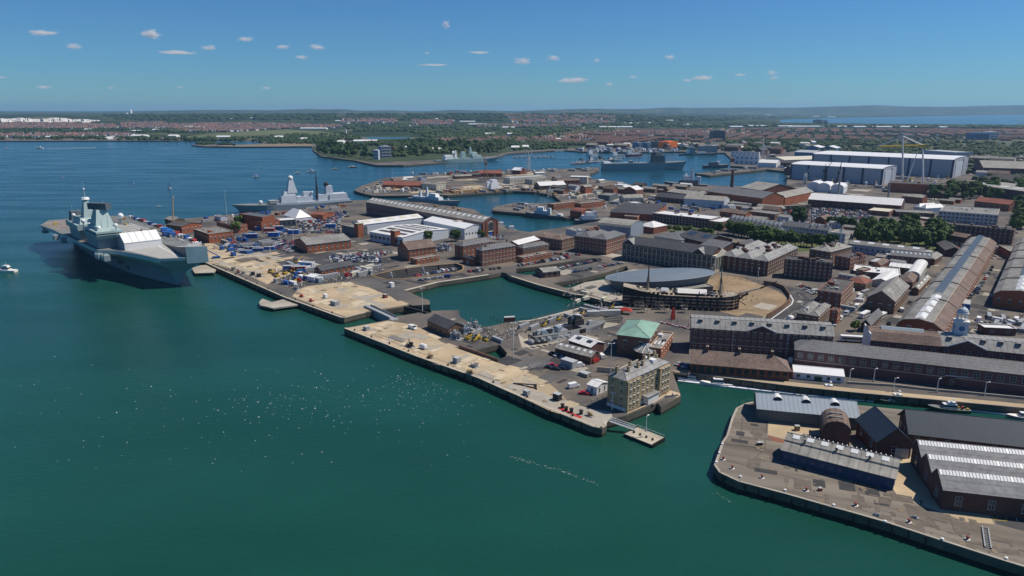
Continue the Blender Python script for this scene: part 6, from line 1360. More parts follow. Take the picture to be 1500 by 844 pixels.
boat('p',375,259.5,14,.1,'white motor cruiser in mid harbour before the destroyer','fly'); boat('p',436,254,12,.2,'low white launch in mid harbour, left of the pair','fly'); boat('p',456,252,18,.1,'longer white launch in mid harbour','fly'); boat('p',491,248,12,0,'small yellow and white boat off the wooded island','cabin',mh='yellow_paint'); boat('p',516,245.5,18,.1,'black hulled white topped tug off the wooded island','cabin',mh='black_paint')
boat('p',58,217.5,22,3.1,'white speedboat trailing a long wake far across the harbour','fly'); boat('p',10,218,14,.3,'small pale boat at the far left of the harbour','cabin'); boat('p',244,211.5,14,.3,'tiny white boat near the sand spit','cabin'); boat('p',92,260.5,6,.3,'tiny white dinghy between carrier and far shore','cabin'); boat('p',233,303,6,.3,'small white buoy tender beyond the yacht','cabin'); boat('p',255,319,6,.5,'small white boat just off the crane shed','cabin'); boat('p',196,270,5,1.5,'tiny dark hulled dinghy left of the yacht','cabin',mh='black_paint')
for i in range(26):
    px=750+i*5.6+R.uniform(-1.5,1.5); boat('p',px,222.2+R.uniform(-.4,.5) if px<828 else 221.5,R.uniform(12,18),R.uniform(-.3,.3),'small white boat on the marina berths below the wooded shore','fly','white boats in the marina')
for i in range(12):
    boat('p',756+i*4.6+R.uniform(-1,1),231+R.uniform(-.5,.3),R.uniform(12,18),R.uniform(-.3,.3),'small white boat moored in the row in mid channel','fly','white boats moored in mid channel')
for i in range(14): boat('p',840+i*5.2,240.5-i*.45+R.uniform(-.4,.4),R.uniform(14,22),R.uniform(-.3,.5),'small workboat among the cluttered berths left of the tanker','fly','workboats left of the tanker',mh=R.choice(['white_paint','hull_dark','blue_paint','white_paint']))
for i in range(16): boat('p',334+i*4+R.uniform(-1,1),208+R.uniform(-.5,.4),R.uniform(12,16),R.uniform(-.3,.3),'tiny white yacht hull moored behind the sand spit','cabin','yachts behind the sand spit')
def patrol(f,x,y,L,rz,label,top='white_paint',hu='green_paint'):
    g=G(f,x,y,WATER); o=empty('patrol_boat',(g.x,g.y,WATER),rz,label,'patrol boat')
    hull(L,L*.25,1.3,2.1,hu,'deck_grey',nst=10,full=.45).build('hull',o); q=MB(); q.taper(L*.02,0,1.5,L*.38,L*.17,1.7,.88,top); q.build('cabin',o); q=MB(); q.taper(L*.03,0,2.2,L*.385,L*.172,.6,.95,'glass'); q.build('cabin_window',o)
    q=MB(); q.taper(-L*.02,0,3.2,L*.2,L*.13,.9,.9,top); q.build('flybridge',o); q=MB(); q.cyl(-L*.06,0,4.1,6.5,.08,'steel_white',n=6); q.box(-L*.08,-.8,5.4,-L*.04,.8,5.5,'steel_white'); q.build('radar_mast',o)
    for i in range(5): q=MB(); q.cbox(-L*.42+i*1.0,(-1)**i*.6,1.4,.8,.8,.5+.3*(i%3),R.choice(['yellow_paint','green_paint','steel_grey','red_paint'])); q.build('deck_gear',o)
    q=MB()
    for i in range(9): q.cyl(-L*.45+i*L*.1,-L*.115*(1 if i<6 else .7),1.4,2.2,.04,'steel_white',n=4)
    q.build('guard_rail',o); return o
patrol('n4',1085,640,17,2.95,'white topped green patrol boat half hidden behind the ribbed metal shed')
patrol('n5',430,705,17,2.98,'green hulled patrol boat with a long white cabin on the canal')
patrol('n5',800,760,15,2.98,'dark green patrol boat with a square white wheelhouse on the canal',hu='green_paint')
for x,y,l in ((150,555,'outer'),(330,582,'longer')): boat('n4',x,y,11 if x<200 else 13,2.98,l+' low white boat on the walkway beside the stone point','cabin')
for x,y,l in ((1290,775,'upper'),(1310,812,'lower')): boat('n5',x,y,11,2.95,l+' grey inflatable at the right frame edge of the canal','cabin',mh='steel_grey')
# ---- wooden warship in dry dock
vm=bpy.data.materials.new('warship_side'); MATS['warship_side']=vm
mat('warship_wood',(.03,.026,.025),.8,.3,.6); mat('warship_buff',(.36,.25,.16),.8,.2,.5); mat('canvas_white',(.62,.60,.56),.8,.08,.5)
a=G('m4',430,600,0); b=G('m4',1240,640,0); d=(b-a); d.z=0; LV_=d.length; n=Vector((-d.y,d.x,0)).normalized(); c=(a+b)/2+n*7
ws=empty('wooden_warship',(c.x,c.y,-3.1),math.atan2(d.y,d.x),'old three decked wooden warship with cut down masts lying in dry dock','warship')
S=[]; nst=16; hw=7.2
for k in range(nst+1):
    t=k/nst; x=-LV_/2+LV_*t
    w=hw*min(1,.72+.28*min(1,t/.2)); 
    if t>.82: w*=math.sqrt(max(0,1-((t-.82)/.18)**2))
    w=max(w,.25); zt=10.6+4.0*max(0,(.35-t)/.35)**1.2+1.4*max(0,(t-.8)/.2); zb=0 if .06<t<.95 else 2.5
    keel=w*.35
    lv=[(.92,3.5),(.97,4.7),(1,5.5),(1,6.6),(.985,7.4),(.96,8.5),(.93,9.2),(.89,10.2),(.84,zt)]
    S.append([(x,-keel,zb)]+[(x,-w*f,z) for f,z in lv]+[(x,w*f,z) for f,z in lv[::-1]]+[(x,keel,zb)])
loft(S,lambda z:'warship_buff' if (4.8<z<5.6 or 6.7<z<7.5 or 8.6<z<9.3) else 'warship_wood','timber_deck').build('hull',ws)
for r_,z,yy in ((0,4.7,7.15),(1,6.6,7.1),(2,8.5,6.8)):
    q=MB()
    for s in (-1,1):
        for i in range(14):
            x=-LV_*.42+i*LV_*.78/14; q.box(x-.5,s*yy-.15,z,x+.5,s*yy+.15,z+.9,'black_paint')
    q.build('gun_ports',ws)['kind']='stuff'
for x,top,pale,l in ((-LV_*.285,17,1,'mizzen'),(LV_*.335,16,1,'fore')):
    q=MB(); q.cyl(0,0,0,top*.62,.55,'stone',n=8); q.cyl(0,0,top*.62,top,.42,'timber_dark' if x<0 else 'stone',r1=.3,n=8)
    if x>0: q.cyl(0,0,top,top+7,.25,'timber_dark',n=6); q.box(-.3,-2.2,top+5.5,.3,2.2,top+5.8,'timber_dark')
    q.build('mast',ws,(x,0,10.5))
q=MB(); q.tube((LV_*.46,0,11.5),(LV_*.46+14,0,16),.6,'stone',r1=.45); q.tube((LV_*.46+14,0,16),(LV_*.46+23,0,20.5),.5,'timber_dark',r1=.25); q.build('bowsprit',ws)
q=MB(); q.tube((LV_*.48,0,8),(LV_*.48+6,0,13),.8,'timber_dark',r1=.4); 
for s in (-1,1):
    q.tube((LV_*.44,s*4,9),(LV_*.48+6,s*.3,12),.3,'timber_dark'); q.tube((LV_*.44,s*4.5,11),(LV_*.44+7,s*7,7),.25,'timber_dark')
q.build('beakhead',ws)
for x in (-LV_*.285,LV_*.335):
    for s in (-1,1):
        q=MB()
        for k_ in range(5): q.tube((x-2+k_,s*6.2,10.8),(x,0,22.5),.09,'timber_dark',n=4)
        q.build('shroud',ws)
rr=random.Random(2)
for i in range(26):
    x=rr.uniform(-.42,.44)*LV_; q=MB(); q.cbox(x,rr.uniform(-3.5,3.5),10.5 if x>-.2*LV_ else 12.5,rr.uniform(1,4),rr.uniform(.6,2),rr.uniform(.5,1.4),rr.choice(['timber_dark','black_paint','canvas_white','steel_grey','tile_brown'])); q.build('deck_fitting',ws)
for s in (-1,1): q=MB(); [q.box(-LV_*.4+i*2.6,s*6.1-.1,11,-LV_*.4+i*2.6+1.6,s*6.1+.1,12.2,'timber_dark') for i in range(20)]; q.build('bulwark_rail',ws)
q=MB()
for i in range(5):
    for j in range(2): q.box(-LV_/2-.35,-4.5+i*2,6+j*3.3,-LV_/2-.02,-3.1+i*2,7.8+j*3.3,'glass'); q.box(-LV_/2-.3,-4.7+i*2,7.9+j*3.3,-LV_/2-.02,-2.9+i*2,8.3+j*3.3,'warship_buff')
q.build('stern_gallery',ws)
q=MB(); q.hexa([(-2,-4.5,12),(15,-4.5,12),(15,4.5,12),(-2,4.5,12),(-2,-.2,13.8),(15,-.2,13.8),(15,.2,13.8),(-2,.2,13.8)],'canvas_white'); q.build('deck_canopy',ws)
q=MB(); q.hexa([(-12,-1.5,12.1),(-7,-1.5,12.1),(-7,1.5,12.1),(-12,1.5,12.1),(-11.5,-.4,13.6),(-7.5,-.4,13.6),(-7.5,.4,13.6),(-11.5,.4,13.6)],'white_paint'); q.build('boat_cover',ws)
for i in range(18):
    q=MB(); x=-LV_*.44+i*LV_*.86/18; q.tube((x,-8.6,3.1),(x,-6.8,8.5),.2,'timber_dark',n=4); q.tube((x,-8.6,3.1),(x+2.6,-6.9,6),.14,'steel_grey',n=4); q.build('shore_prop',ws)
# scaffolding, tents and coloured things beside it
for i in range(15):
    x=150+i*52; y=245+ (i%4)*34; g=G('q4',x,y+60); s=R.uniform(1.5,3)
    o=empty('scaffold_tower',g,R.uniform(-.3,0),['rusty brown','dark','grey','weathered'][i%4]+' scaffold frame leaning against the dock side of the old warship','scaffold','scaffolds round the old warship'); q=MB()
    for a in (-s,0,s):
        for b in (-1,1): q.tube((a,b,0),(a,b,4.5),.08,'steel_grey',n=4)
    q.box(-s,-1,2.2,s,1,2.3,'timber_deck'); q.box(-s,-1,4.4,s,1,4.5,'timber_dark'); q.build('frame',o)
g=G('q4',600,480); o=empty('red_sail_banner',g,.3,'tall scarlet feather banner beside the old warship','banner'); q=MB(); q.hexa([(-1.4,-.5,.3),(1.4,-.5,.3),(1.4,.5,.3),(-1.4,.5,.3),(-.5,-.1,7),(.8,-.1,7),(.8,.1,7),(-.5,.1,7)],'red_paint'); q.build('banner',o)
g=G('q4',110,420); o=empty('red_marquee',g,-.3,'small red awning at the stern of the old warship','awning'); q=MB(); q.taper(0,0,2.2,8,4,1.4,.3,'red_paint'); [q.cyl(x,y,0,2.3,.08,'steel_grey',n=5) for x in (-3.5,3.5) for y in (-1.6,1.6)]; q.build('canopy',o)
# ---- dazzle painted monitor in drained dock
m=bpy.data.materials.new('dazzle'); MATS['dazzle']=m; m.use_nodes=True; nt=m.node_tree; Nn=nt.nodes; tc=Nn.new('ShaderNodeTexCoord'); v=Nn.new('ShaderNodeTexVoronoi'); v.inputs['Scale'].default_value=.18; r_=Nn.new('ShaderNodeValToRGB'); r_.color_ramp.interpolation='CONSTANT'; e=r_.color_ramp; e.elements[0].color=(.6,.6,.6,1); e.elements[1].position=.5; e.elements[1].color=(.03,.03,.035,1); k=e.elements.new(.66); k.color=(.25,.30,.36,1); k=e.elements.new(.8); k.color=(.6,.6,.6,1)
nt.links.new(tc.outputs['Object'],v.inputs['Vector']); nt.links.new(v.outputs['Color'],r_.inputs[0]); nt.links.new(r_.outputs[0],Nn['Principled BSDF'].inputs['Base Color'])
a=G('q3',130,440,-3); b=G('q3',860,300,-3); d=b-a; Lm=d.length; c=(a+b)/2
mo=empty('monitor_warship',(c.x,c.y,-2.6),math.atan2(d.y,d.x),'small first world war gunboat in black and white dazzle paint, in the drained dock','warship'); hull(Lm,8.5,3.6,4.4,'dazzle','deck_grey',full=.3,nst=12).build('hull',mo)
for nm,x,lx,ly,h,z in (('deck_house',-.05,12,5,2.4,3.8),('bridge',.12,6,6,3,5.5),('deck_house',-.3,8,4,2.2,3.6),('wheelhouse',.12,4,4,2.2,8.5)): q=MB(); q.taper(x*Lm,0,z,lx,ly,h,.92,'dazzle'); q.build(nm,mo)
for x in (.32,-.40): q=MB(); q.taper(x*Lm,0,4,4,3,2,.7,'steel_grey'); q.tube((x*Lm,0,5.2),(x*Lm+(5 if x>0 else -5),0,6),.22,'steel_grey'); q.build('gun',mo)
q=MB(); q.cyl(.02*Lm,0,5,10.5,1.1,'dazzle',n=10); q.build('funnel',mo); q=MB(); q.cyl(.08*Lm,0,7,18,.2,'stone',r1=.1,n=6); q.build('mast',mo); q=MB(); q.cyl(-.2*Lm,0,5,13,.15,'stone',n=6); q.build('mast',mo)
for i,(x,y) in enumerate(((150,380),(360,330),(470,330),(585,285))):
    g=G('q3',x,y,0); o=empty('davit',g,.5*i,'dark steel shore arm over the drained dock, '+['furthest left','second','third','nearest the cream containers'][i],'dock arm'); q=MB(); q.tube((0,0,0),(0,0,3),.3,'steel_dark'); q.tube((0,0,3),(1.6,-2.2,-1),.35,'steel_dark'); q.build('arm',o)
for i in range(7): frame('q3',130+i*62,430-i*9,1.2,['white_paint','steel_grey','canvas_white'][i%3],'tangled scaffold and rigging pile along the near side of the dazzle gunboat','scaffold_pile','scaffold')['group']='scaffold piles by the gunboat'
# ================================================================ dockyard middle distance and great ship halls
def hall(name,label,f,A,Bp,C,h,wall='cladding_lavender',roof='white_paint',rise=2.5,nst=7,D=None,**kw):
    o=B(f,A,Bp,C,h,label,'ship hall',name,wall=wall,roof=roof,kind='barrel',rise=rise,use='ab',D=D,ov=.6,**kw)
    for i in range(nst+1):
        x=-o.L/2+i*o.L/nst; q=MB(); q.box(x-1.6,-o.D/2-.4,0,x+1.6,-o.D/2-.003,h,'cladding_navy'); q.build('cladding_stripe',o.root)
    q=MB(); q.box(o.L/2+.003,-o.D*.32,0,o.L/2+.6,o.D*.12,h*.8,'cladding_pale'); q.box(o.L/2+.003,o.D*.12,0,o.L/2+.7,o.D*.15,h*.95,'cladding_navy'); q.build('hall_door',o.root)
    return o
hall('ship_hall','largest pale blue grey ship hall with a white roof and tall end door','s6',(355,182),(1115,203),(1225,190),31,ang=-44,L=238,D=110)
hall('ship_hall','lower ship hall with a white roof standing in front of the largest hall','s6',(255,233),(725,253),(810,245),25,nst=5,wall='cladding_lavender',ang=-44,L=143,D=72)
B('s6',(945,150),(1125,163),(1150,152),16,'grey blue box hall behind the largest ship hall','hall','box_hall',wall='cladding_lavender',roof='metal_grey',kind='flat',use='ab',D=50)
B('s6',(300,135),(470,140),(500,133),12,'low hall with a bright white zigzag roof near the park trees','hall','white_zigzag_hall',wall='cladding_blue',roof='white_paint',kind='gable',k=2,axis='y',rise=5,use='ab',D=60)
B('s6',(240,160),(350,165),(385,158),14,'deep blue warehouse with a pale roof beside the ship halls','warehouse','blue_warehouse',wall='cladding_blue',roof='metal_grey',rise=4,use='ab',D=60)
B('s6',(85,195),(185,205),(250,165),12,'cream roofed long shed left of the blue warehouse','shed','cream_long_shed',wall='render_cream',roof='render_cream',axis='y',rise=5,use='ab',D=120)
B('s6',(235,190),(330,200),(345,190),10,'blue and red shed in front of the blue warehouse','shed','blue_red_shed',wall='cladding_navy',roof='metal_white',rise=2,use='ab',D=30)
B('s6',(40,218),(140,222),(170,215),9,'white gabled shed at the head of the blue basin','shed','white_gabled_shed',wall='render_white',roof='metal_white',rise=5,use='ab',D=40)
B('r4',(228,240),(478,248),(545,242),9,'maroon shed with an orange end wall by the blue basin','shed','maroon_shed',wall='brick_orange',roof='hull_dark',kind='flat',use='ab',D=30)
for i in range(3): B('r4',(235+i*20,165+i*22),(540,175+i*22),(552,168+i*20),14+2*i,['rear','middle','front'][i]+' row of white and black storage blocks at the basin head','store','storage_block',wall='render_white',roof='hull_dark',kind='flat',use='ab',D=10,win=2,pitch=9,wh=(3.4,3),style='dark')
B('r4',(855,270),(950,280),(1000,270),10,'black timber lock building at the end of the blue basin','building','lock_building',wall='steel_dark',roof='felt_dark',kind='flat',use='ab',D=20)
for i,(x,y,l) in enumerate(((310,332,'left'),(365,338,'middle'),(440,345,'right'))): B('s6',(x,y+10),(x+70,y+14),(x+80,y+5),8,l+' one of three white curved canopies in front of the ship halls','canopy','white_curved_canopy',wall='render_white',roof='white_paint',kind='barrel',axis='y',rise=5,use='ab',D=30)
B('r5',(400,330),(510,385),(680,320),14,'pale roofed gabled hall right of the largest ship hall','hall','pale_gabled_hall',wall='brick_purple',roof='asbestos',axis='y',rise=9,use='ab',D=110)
B('r5',(620,290),(900,300),(1000,290),10,'long pale roofs of the works at the right edge behind the trees','works','pale_roof_works',wall='render_white',roof='asbestos',k=3,rise=4,use='ab',D=60)
for i in range(4): B('r5',(690+i*85,395+i*3),(770+i*85,400+i*3),(775+i*85,385+i*3),7,['first','second','third','fourth'][i]+' small white sawtooth roof at the right of the gabled hall','shed','sawtooth_shed',wall='render_white',roof='white_paint',axis='y',rise=4,use='ab',D=22)
B('s6',(205,640),(275,700),(300,620),4,'x y z w','x') if False else None
# harbour side fill, each placed where the photo shows one
L_=[('s4',(735,412),(830,420),(1130,385),8,'dark glazed block and long pale green store on the northern peninsula','render_cream','felt_grey','flat',2),
('s4',(1280,380),(1500,366),(1500,360),9,'cream store continuing the long pale green store','render_cream','metal_grey','flat',1),
('s4',(500,420),(735,425),(740,412),5,'low red roofed sheds on the tip of the peninsula','brick_orange','tile_red','gable',0),
('s4',(1090,350),(1230,350),(1235,345),6,'red shed at the foot of the slender crane','brick_orange','tile_red','gable',0),
('s4',(1290,330),(1345,333),(1350,325),7,'small white roofed store on the north edge of the peninsula','brick_red','white_paint','gable',0),
('s5',(45,385),(205,378),(205,368),6,'white roofed quay store beside the landing','brick_brown','metal_white','gable',1),
('s5',(155,355),(290,350),(300,345),8,'red brick store below the causeway','brick_red','tile_brown','gable',2),
('s5',(230,330),(335,332),(355,325),11,'tall tan block with a flat white roof','render_cream','white_paint','flat',2),
('s5',(290,390),(335,385),(548,368),9,'long grey roofed shed with a dark left gable at the basin','brick_orange','asbestos','gable',1),
('s5',(0,350),(80,345),(82,335),7,'pale yellow store at the left of the tan block','render_cream','felt_grey','flat',1),
('s5',(555,405),(600,398),(755,392),8,'brick shed with a long white ridge roof','brick_red','metal_white','gable',1),
('s5',(130,500),(290,480),(292,470),6,'long red brick range on the small pier, left half','brick_orange','felt_grey','flat',1),
('s5',(295,495),(445,478),(447,468),6,'long red brick range on the small pier, right half','brick_orange','felt_grey','flat',1),
('s5',(750,450),(940,468),(945,455),6,'dark store with a red end in front of the fire station','brick_dark','slate_dark','gable',1),
('s5',(560,570),(640,575),(650,560),5,'small orange brick store under the dark ridged roof','brick_orange','felt_grey','flat',1),
('s5',(560,460),(680,455),(690,445),6,'low pale store between the white block and the basin sheds','render_cream','asbestos','gable',1),
('s5',(400,440),(470,445),(480,430),7,'grey plant shed amid the masts of the small warships','hull_dark','felt_grey','flat',0),
('s5',(1145,540),(1300,560),(1305,548),6,'low brown roofed house behind the three storey office','brick_orange','tile_brown','gable',1),
('s5',(1310,540),(1480,560),(1500,545),6,'low tan roofed depot beside the car park','brick_brown','felt_grey','flat',1),
('s6',(20,480),(190,470),(200,460),5,'long thin shed bordering the car park','brick_brown','asbestos','gable',1),
('s6',(180,460),(330,452),(345,445),5,'flat brown depot at the head of the car park','brick_brown','felt_grey','flat',1),
('s6',(640,480),(760,490),(800,475),5,'low cream roofed hut right of the car park','brick_red','render_cream','flat',1),
('s6',(800,490),(1010,500),(1020,485),5,'long low flat depot in front of the brick wing','brick_dark','felt_grey','flat',1),
('s6',(1020,660),(1070,700),(1075,640),5,'small gabled store near the arcade','brick_dark','felt_dark','gable',0),
('s6',(1230,430),(1420,450),(1430,440),8,'red brick terrace roofs among the trees at the right','brick_red','tile_red','gable',1),
('m6',(940,250),(1010,290),(1060,250),6,'low yard store beyond the right workshop','brick_red','felt_grey','flat',0),
('n5',(280,200),(370,160),(380,150),4,'x','','','',0)][:-1]
for f,a,b_,c,h,l,w_,r_,k_,wn in L_:
    B(f,a,b_,c,h,l,'building',{'s':'quay_store','m':'yard_store','n':'store'}[f[0]],wall=w_,roof=r_,kind=k_,use='ab' ,win=wn or None,pitch=6,maxw=18,D=None if f!='s4' else 20)
# many small sheds, crates and parked plant, each one placed by zone
def zone_pts(f,pts,n,seed,sep=7):
    P=[G(f,*q) for q in pts]; r=random.Random(seed); xs=[p.x for p in P]; ys=[p.y for p in P]; out=[]; t=0
    PP_=[(p.x,p.y) for p in P]
    while len(out)<n and t<n*60:
        t+=1; x=r.uniform(min(xs),max(xs)); y=r.uniform(min(ys),max(ys)); ins=False
        for i in range(len(PP_)):
            a,b=PP_[i],PP_[i-1]
            if (a[1]>y)!=(b[1]>y) and x<(b[0]-a[0])*(y-a[1])/(b[1]-a[1])+a[0]: ins=not ins
        if not ins or any((x-a)**2+(y-b)**2<sep*sep for a,b in out): continue
        if any(abs((Vector((x,y,0))-o.ctr).dot(o.u))<o.L/2+sep*.5 and abs((Vector((x,y,0))-o.ctr).dot(o.n))<o.D/2+sep*.5 for o in ALLB): continue
        out.append((x,y))
    return out,r
SHM={}
def small_shed_meshes(k):
    if k in SHM: return SHM[k]
    w_,r_,L,D,h,ri=[('brick_red','slate',18,9,4.5,2.2),('brick_brown','asbestos',26,11,5,2.4),('brick_orange','felt_grey',14,9,4,1.4),('render_cream','metal_white',16,8,4,1.3),('brick_dark','felt_dark',22,10,6,2.4),('metal_grey','metal_grey',12,7,3.5,1),('brick_red','tile_brown',20,10,6,3),('cladding_pale','slate_pale',15,9,5,1.4)][k]
    q=MB(); x,y=L/2,D/2; q.box(-x,-y,0,x,y,h,w_)
    for s in (-1,1): q.face([(s*x,-y,h),(s*x,y,h),(s*x,0,h+ri)][::s],w_)
    for i in range(int(L/4)):
        cx=-x+2+i*4; q.box(cx-.7,-y-.08,h*.35,cx+.7,-y-.003,h*.75,'glass')
    q.box(x+.003,-1.2,0,x+.08,1.2,2.6,'steel_grey')
    r=MB(); section_roof(r,[(0,0),(.5,ri),(1,0)],D,L,.3,.2,'x',r_,h,-y,-x)
    SHM[k]=(q.mesh('wall'),r.mesh('roof'),w_,r_); return SHM[k]
NMS={'brick_red':'red brick','brick_brown':'brown brick','brick_orange':'orange brick','render_cream':'cream','brick_dark':'dark brick','metal_grey':'grey metal','cladding_pale':'pale clad'}
def sheds(f,pts,n,seed,place,ang=-.75,ks=range(8),sc=1,sep=18):
    P,r=zone_pts(f,pts,n,seed,sep)
    for x,y in P:
        k=r.choice(list(ks)); a,b,w_,r_=small_shed_meshes(k); o=empty('small_shed',(x,y,0),ang+r.choice((0,math.pi/2,math.pi)),'small '+NMS[w_]+' shed '+place,'shed','small sheds '+place); o.scale=(sc*r.uniform(.7,1.2),sc*r.uniform(.8,1.1),sc*r.uniform(.8,1.2)); put('wall',a,o,(0,0,0)); put('roof',b,o,(0,0,0))
        o2=Bld(); o2.ctr=Vector((x,y,0)); o2.u=Vector((1,0,0)); o2.n=Vector((0,1,0)); o2.L=o2.D=20; ALLB.append(o2)
def gear_meshes():
    out=[]
    for nm,l,m,L,D,h in (('container','blue shipping container','blue_paint',6,2.5,2.6),('container','rust red shipping container','tile_red',6,2.5,2.6),('container','white site container','white_paint',6,2.5,2.6),('container','grey shipping container','steel_grey',12,2.5,2.6),('crate','ochre steel crate','ochre',4,3,2),('container','green container','green_paint',6,2.5,2.6),('container','cream container','render_cream',8,2.5,2.6)):
        q=MB(); q.box(-L/2,-D/2,0,L/2,D/2,h,m)
        for s in (-1,1):
            for i in range(int(L/1.0)): q.box(-L/2+i+.2,s*D/2-.06,.2,-L/2+i+.6,s*D/2+.06,h-.15,m)
            q.box(s*(L/2)-.05,-D/2-.05,0,s*(L/2)+.05,D/2+.05,h+.05,m)
        out.append((nm,l,q.mesh(nm)))
    q=MB(); q.lathe(0,0,[(0,0),(1.2,0),(1.2,2.6),(.8,3.1),(0,3.2)],'white_paint',12); out.append(('tank','white upright tank',q.mesh('tank')))
    q=MB(); r=random.Random(4)
    for i in range(16): a=Vector((r.uniform(-2.5,2.5),r.uniform(-1.5,1.5),.05)); q.tube(a,a+Vector((r.uniform(-2,2),r.uniform(-1,1),r.uniform(.3,1.8))),.14,r.choice(['steel_grey','ochre','steel_dark','white_paint']),n=5)
    out.append(('gear_heap','heap of steel mooring gear',q.mesh('gear_heap')))
    q=MB(); q.box(-2.4,-1.1,.5,2.4,1.1,1.5,'yellow_paint'); q.box(-1.8,-.9,1.5,.2,.9,2.8,'glass'); q.tube((1.2,0,1.5),(5,0,4.2),.22,'yellow_paint')
    for x in (-1.5,1.5):
        for s in (-1,1): q.cyl(x,s*1.0,.0,.9,.45,'tyre',n=8)
    out.append(('handler','yellow telescopic handler',q.mesh('handler')))
    return out
GM=gear_meshes()
def gear(f,pts,n,seed,place,sep=5,ks=None,ang=-.75,sc=1):
    P,r=zone_pts(f,pts,n,seed,sep)
    for x,y in P:
        nm,l,me=GM[r.choice(ks or range(len(GM)))]; o=bpy.data.objects.new(nm,me); COL.objects.link(o); o.location=(x,y,.05); o.rotation_euler.z=ang+r.choice((0,math.pi/2))+r.uniform(-.2,.2); o.scale=(sc,)*3; tag(o,l+' '+place,nm.replace('_',' '),'stored gear '+place)
sheds('s4',[(540,395),(740,380),(1100,360),(1490,350),(1490,365),(1100,375),(740,400),(600,430)],9,11,'on the northern peninsula',ang=.5)
gear('s4',[(400,455),(560,385),(730,378),(735,460),(600,470),(400,470)],60,12,'on the tip of the northern peninsula',ks=(8,8,4,3,6,7,8),sep=7,sc=1.2)
gear('s4',[(740,462),(1240,440),(1500,440),(1500,455),(900,475)],40,13,'along the near quay of the northern peninsula',ks=(8,4,3,8,6,1),sep=7,sc=1.2); gear('s4',[(660,352),(1490,332),(1490,345),(660,366)],44,14,'along the far quay of the northern peninsula',ks=(8,3,8,7,1),sep=9,sc=1.3)
gear('s5',[(10,292),(400,278),(400,292),(10,305)],26,15,'on the long causeway',ks=(8,8,3),sep=8,sc=1.3); sheds('s5',[(0,360),(330,345),(560,380),(700,400),(700,440),(400,480),(200,440),(0,420)],16,16,'between the two harbour basins',sc=1.1)
gear('s5',[(0,400),(560,380),(700,440),(560,540),(440,560),(420,500),(200,470),(0,440)],70,17,'between the two harbour basins',ks=(8,8,3,6,4,7,8),sep=7,sc=1.2); gear('s4',[(1190,560),(1340,540),(1500,545),(1500,590),(1400,590)],18,18,'on the small pier',ks=(8,8,3),sep=6)
sheds('s5',[(700,380),(1060,375),(1060,420),(930,440),(700,450)],6,19,'behind the fire station'); sheds('s5',[(1150,520),(1480,530),(1500,620),(1190,590)],9,20,'behind the terrace trees'); gear('s5',[(600,440),(1480,510),(1480,560),(700,545)],40,21,'around the fire station yard',ks=(8,8,0,3,9),sep=9)
sheds('s6',[(0,480),(330,540),(640,560),(640,600),(0,560)],10,22,'between the terrace and the great car park'); sheds('s6',[(900,370),(1130,400),(1130,450),(900,440)],5,23,'behind the framed office')
sheds('s6',[(0,190),(240,200),(240,300),(120,250),(0,225)],10,24,'north of the blue basin',sc=1.6,sep=30); gear('s6',[(0,190),(240,190),(240,260),(0,230)],40,25,'north of the blue basin',ks=(8,3,2,8),sep=12,sc=1.7); gear('p',[(1035,252),(1120,245),(1122,249),(1042,256)],14,26,'on the sandy pier',ks=(8,8,3),sep=9,sc=1.5)
gear('s6',[(820,300),(1100,300),(1100,350),(740,380),(260,330),(260,310)],50,27,'in the yard before the ship halls',ks=(8,8,3,7,9),sep=11,sc=1.6)
sheds('s6',[(1230,290),(1500,320),(1500,400),(1300,380)],8,28,'right of the great ship halls',sc=1.6,sep=30); sheds('s6',[(1250,200),(1500,210),(1500,260),(1300,240)],10,29,'behind the sawtooth roofs',sc=1.8,sep=35)
gear('p',[(845,219),(990,219),(1000,224),(850,223)],60,30,'on the commercial quay',ks=(8,7,3,2,0),sep=12,sc=2.2); sheds('p',[(860,214),(1190,214),(1190,224),(1070,230),(1065,222),(860,219)],26,31,'of the commercial port',sc=2,sep=40)
gear('m1',[(430,460),(560,440),(640,380),(740,410),(740,520),(640,580),(560,560)],40,32,'in the works yard of the upper jetty',ks=(8,8,3,8,2,9,0,4),sep=4.5); gear('m1',[(840,480),(1219,420),(1219,470),(1000,520),(850,540)],26,33,'beside the ochre dry dock',ks=(8,8,3,6),sep=5)
gear('s3',[(420,560),(900,430),(1000,470),(640,640),(480,620)],30,34,'amid the upper jetty car parks',ks=(8,3,0,8),sep=7); gear('m3',[(180,780),(330,760),(480,780),(560,760),(560,720),(900,660),(1100,600),(1230,620),(800,720),(420,844),(200,844)],60,35,'on the quay of the drained dock',ks=(8,8,8,3,8,8,9),sep=3.6,sc=.7)
gear('m4',[(0,500),(280,440),(420,520),(440,620),(250,640),(0,600)],20,36,'by the stern of the old warship',ks=(8,8,6),sep=4,sc=.7); gear('m6',[(0,480),(150,500),(100,600),(0,700)],16,37,'in the back yards by the barn',ks=(8,3,2),sep=5,sc=.8); gear('m6',[(780,700),(1097,690),(1097,790),(800,790)],16,38,'in the yard of the flat garage',ks=(8,2,3),sep=5,sc=.8)
sheds('m6',[(140,270),(500,300),(560,400),(420,460),(120,460)],10,39,'in the crowded roofs west of the long workshop',sc=.8,sep=12); sheds('m5',[(780,470),(1000,400),(1090,430),(960,560),(900,600)],6,40,'behind the tall brick row',sc=.7,sep=12)
gear('p',[(300,321),(350,316),(420,311),(505,299),(505,304),(430,316),(350,322),(300,326)],40,44,'on the destroyer jetty',sep=7,ks=(8,8,3,0,7,4,1)); gear('p',[(545,296),(622,299),(690,309),(690,312),(620,303),(545,300)],14,45,'behind the long factory',sep=8,ks=(8,3,4)); sheds('p',[(250,326),(345,318),(350,322),(260,330)],2,46,'on the destroyer jetty')
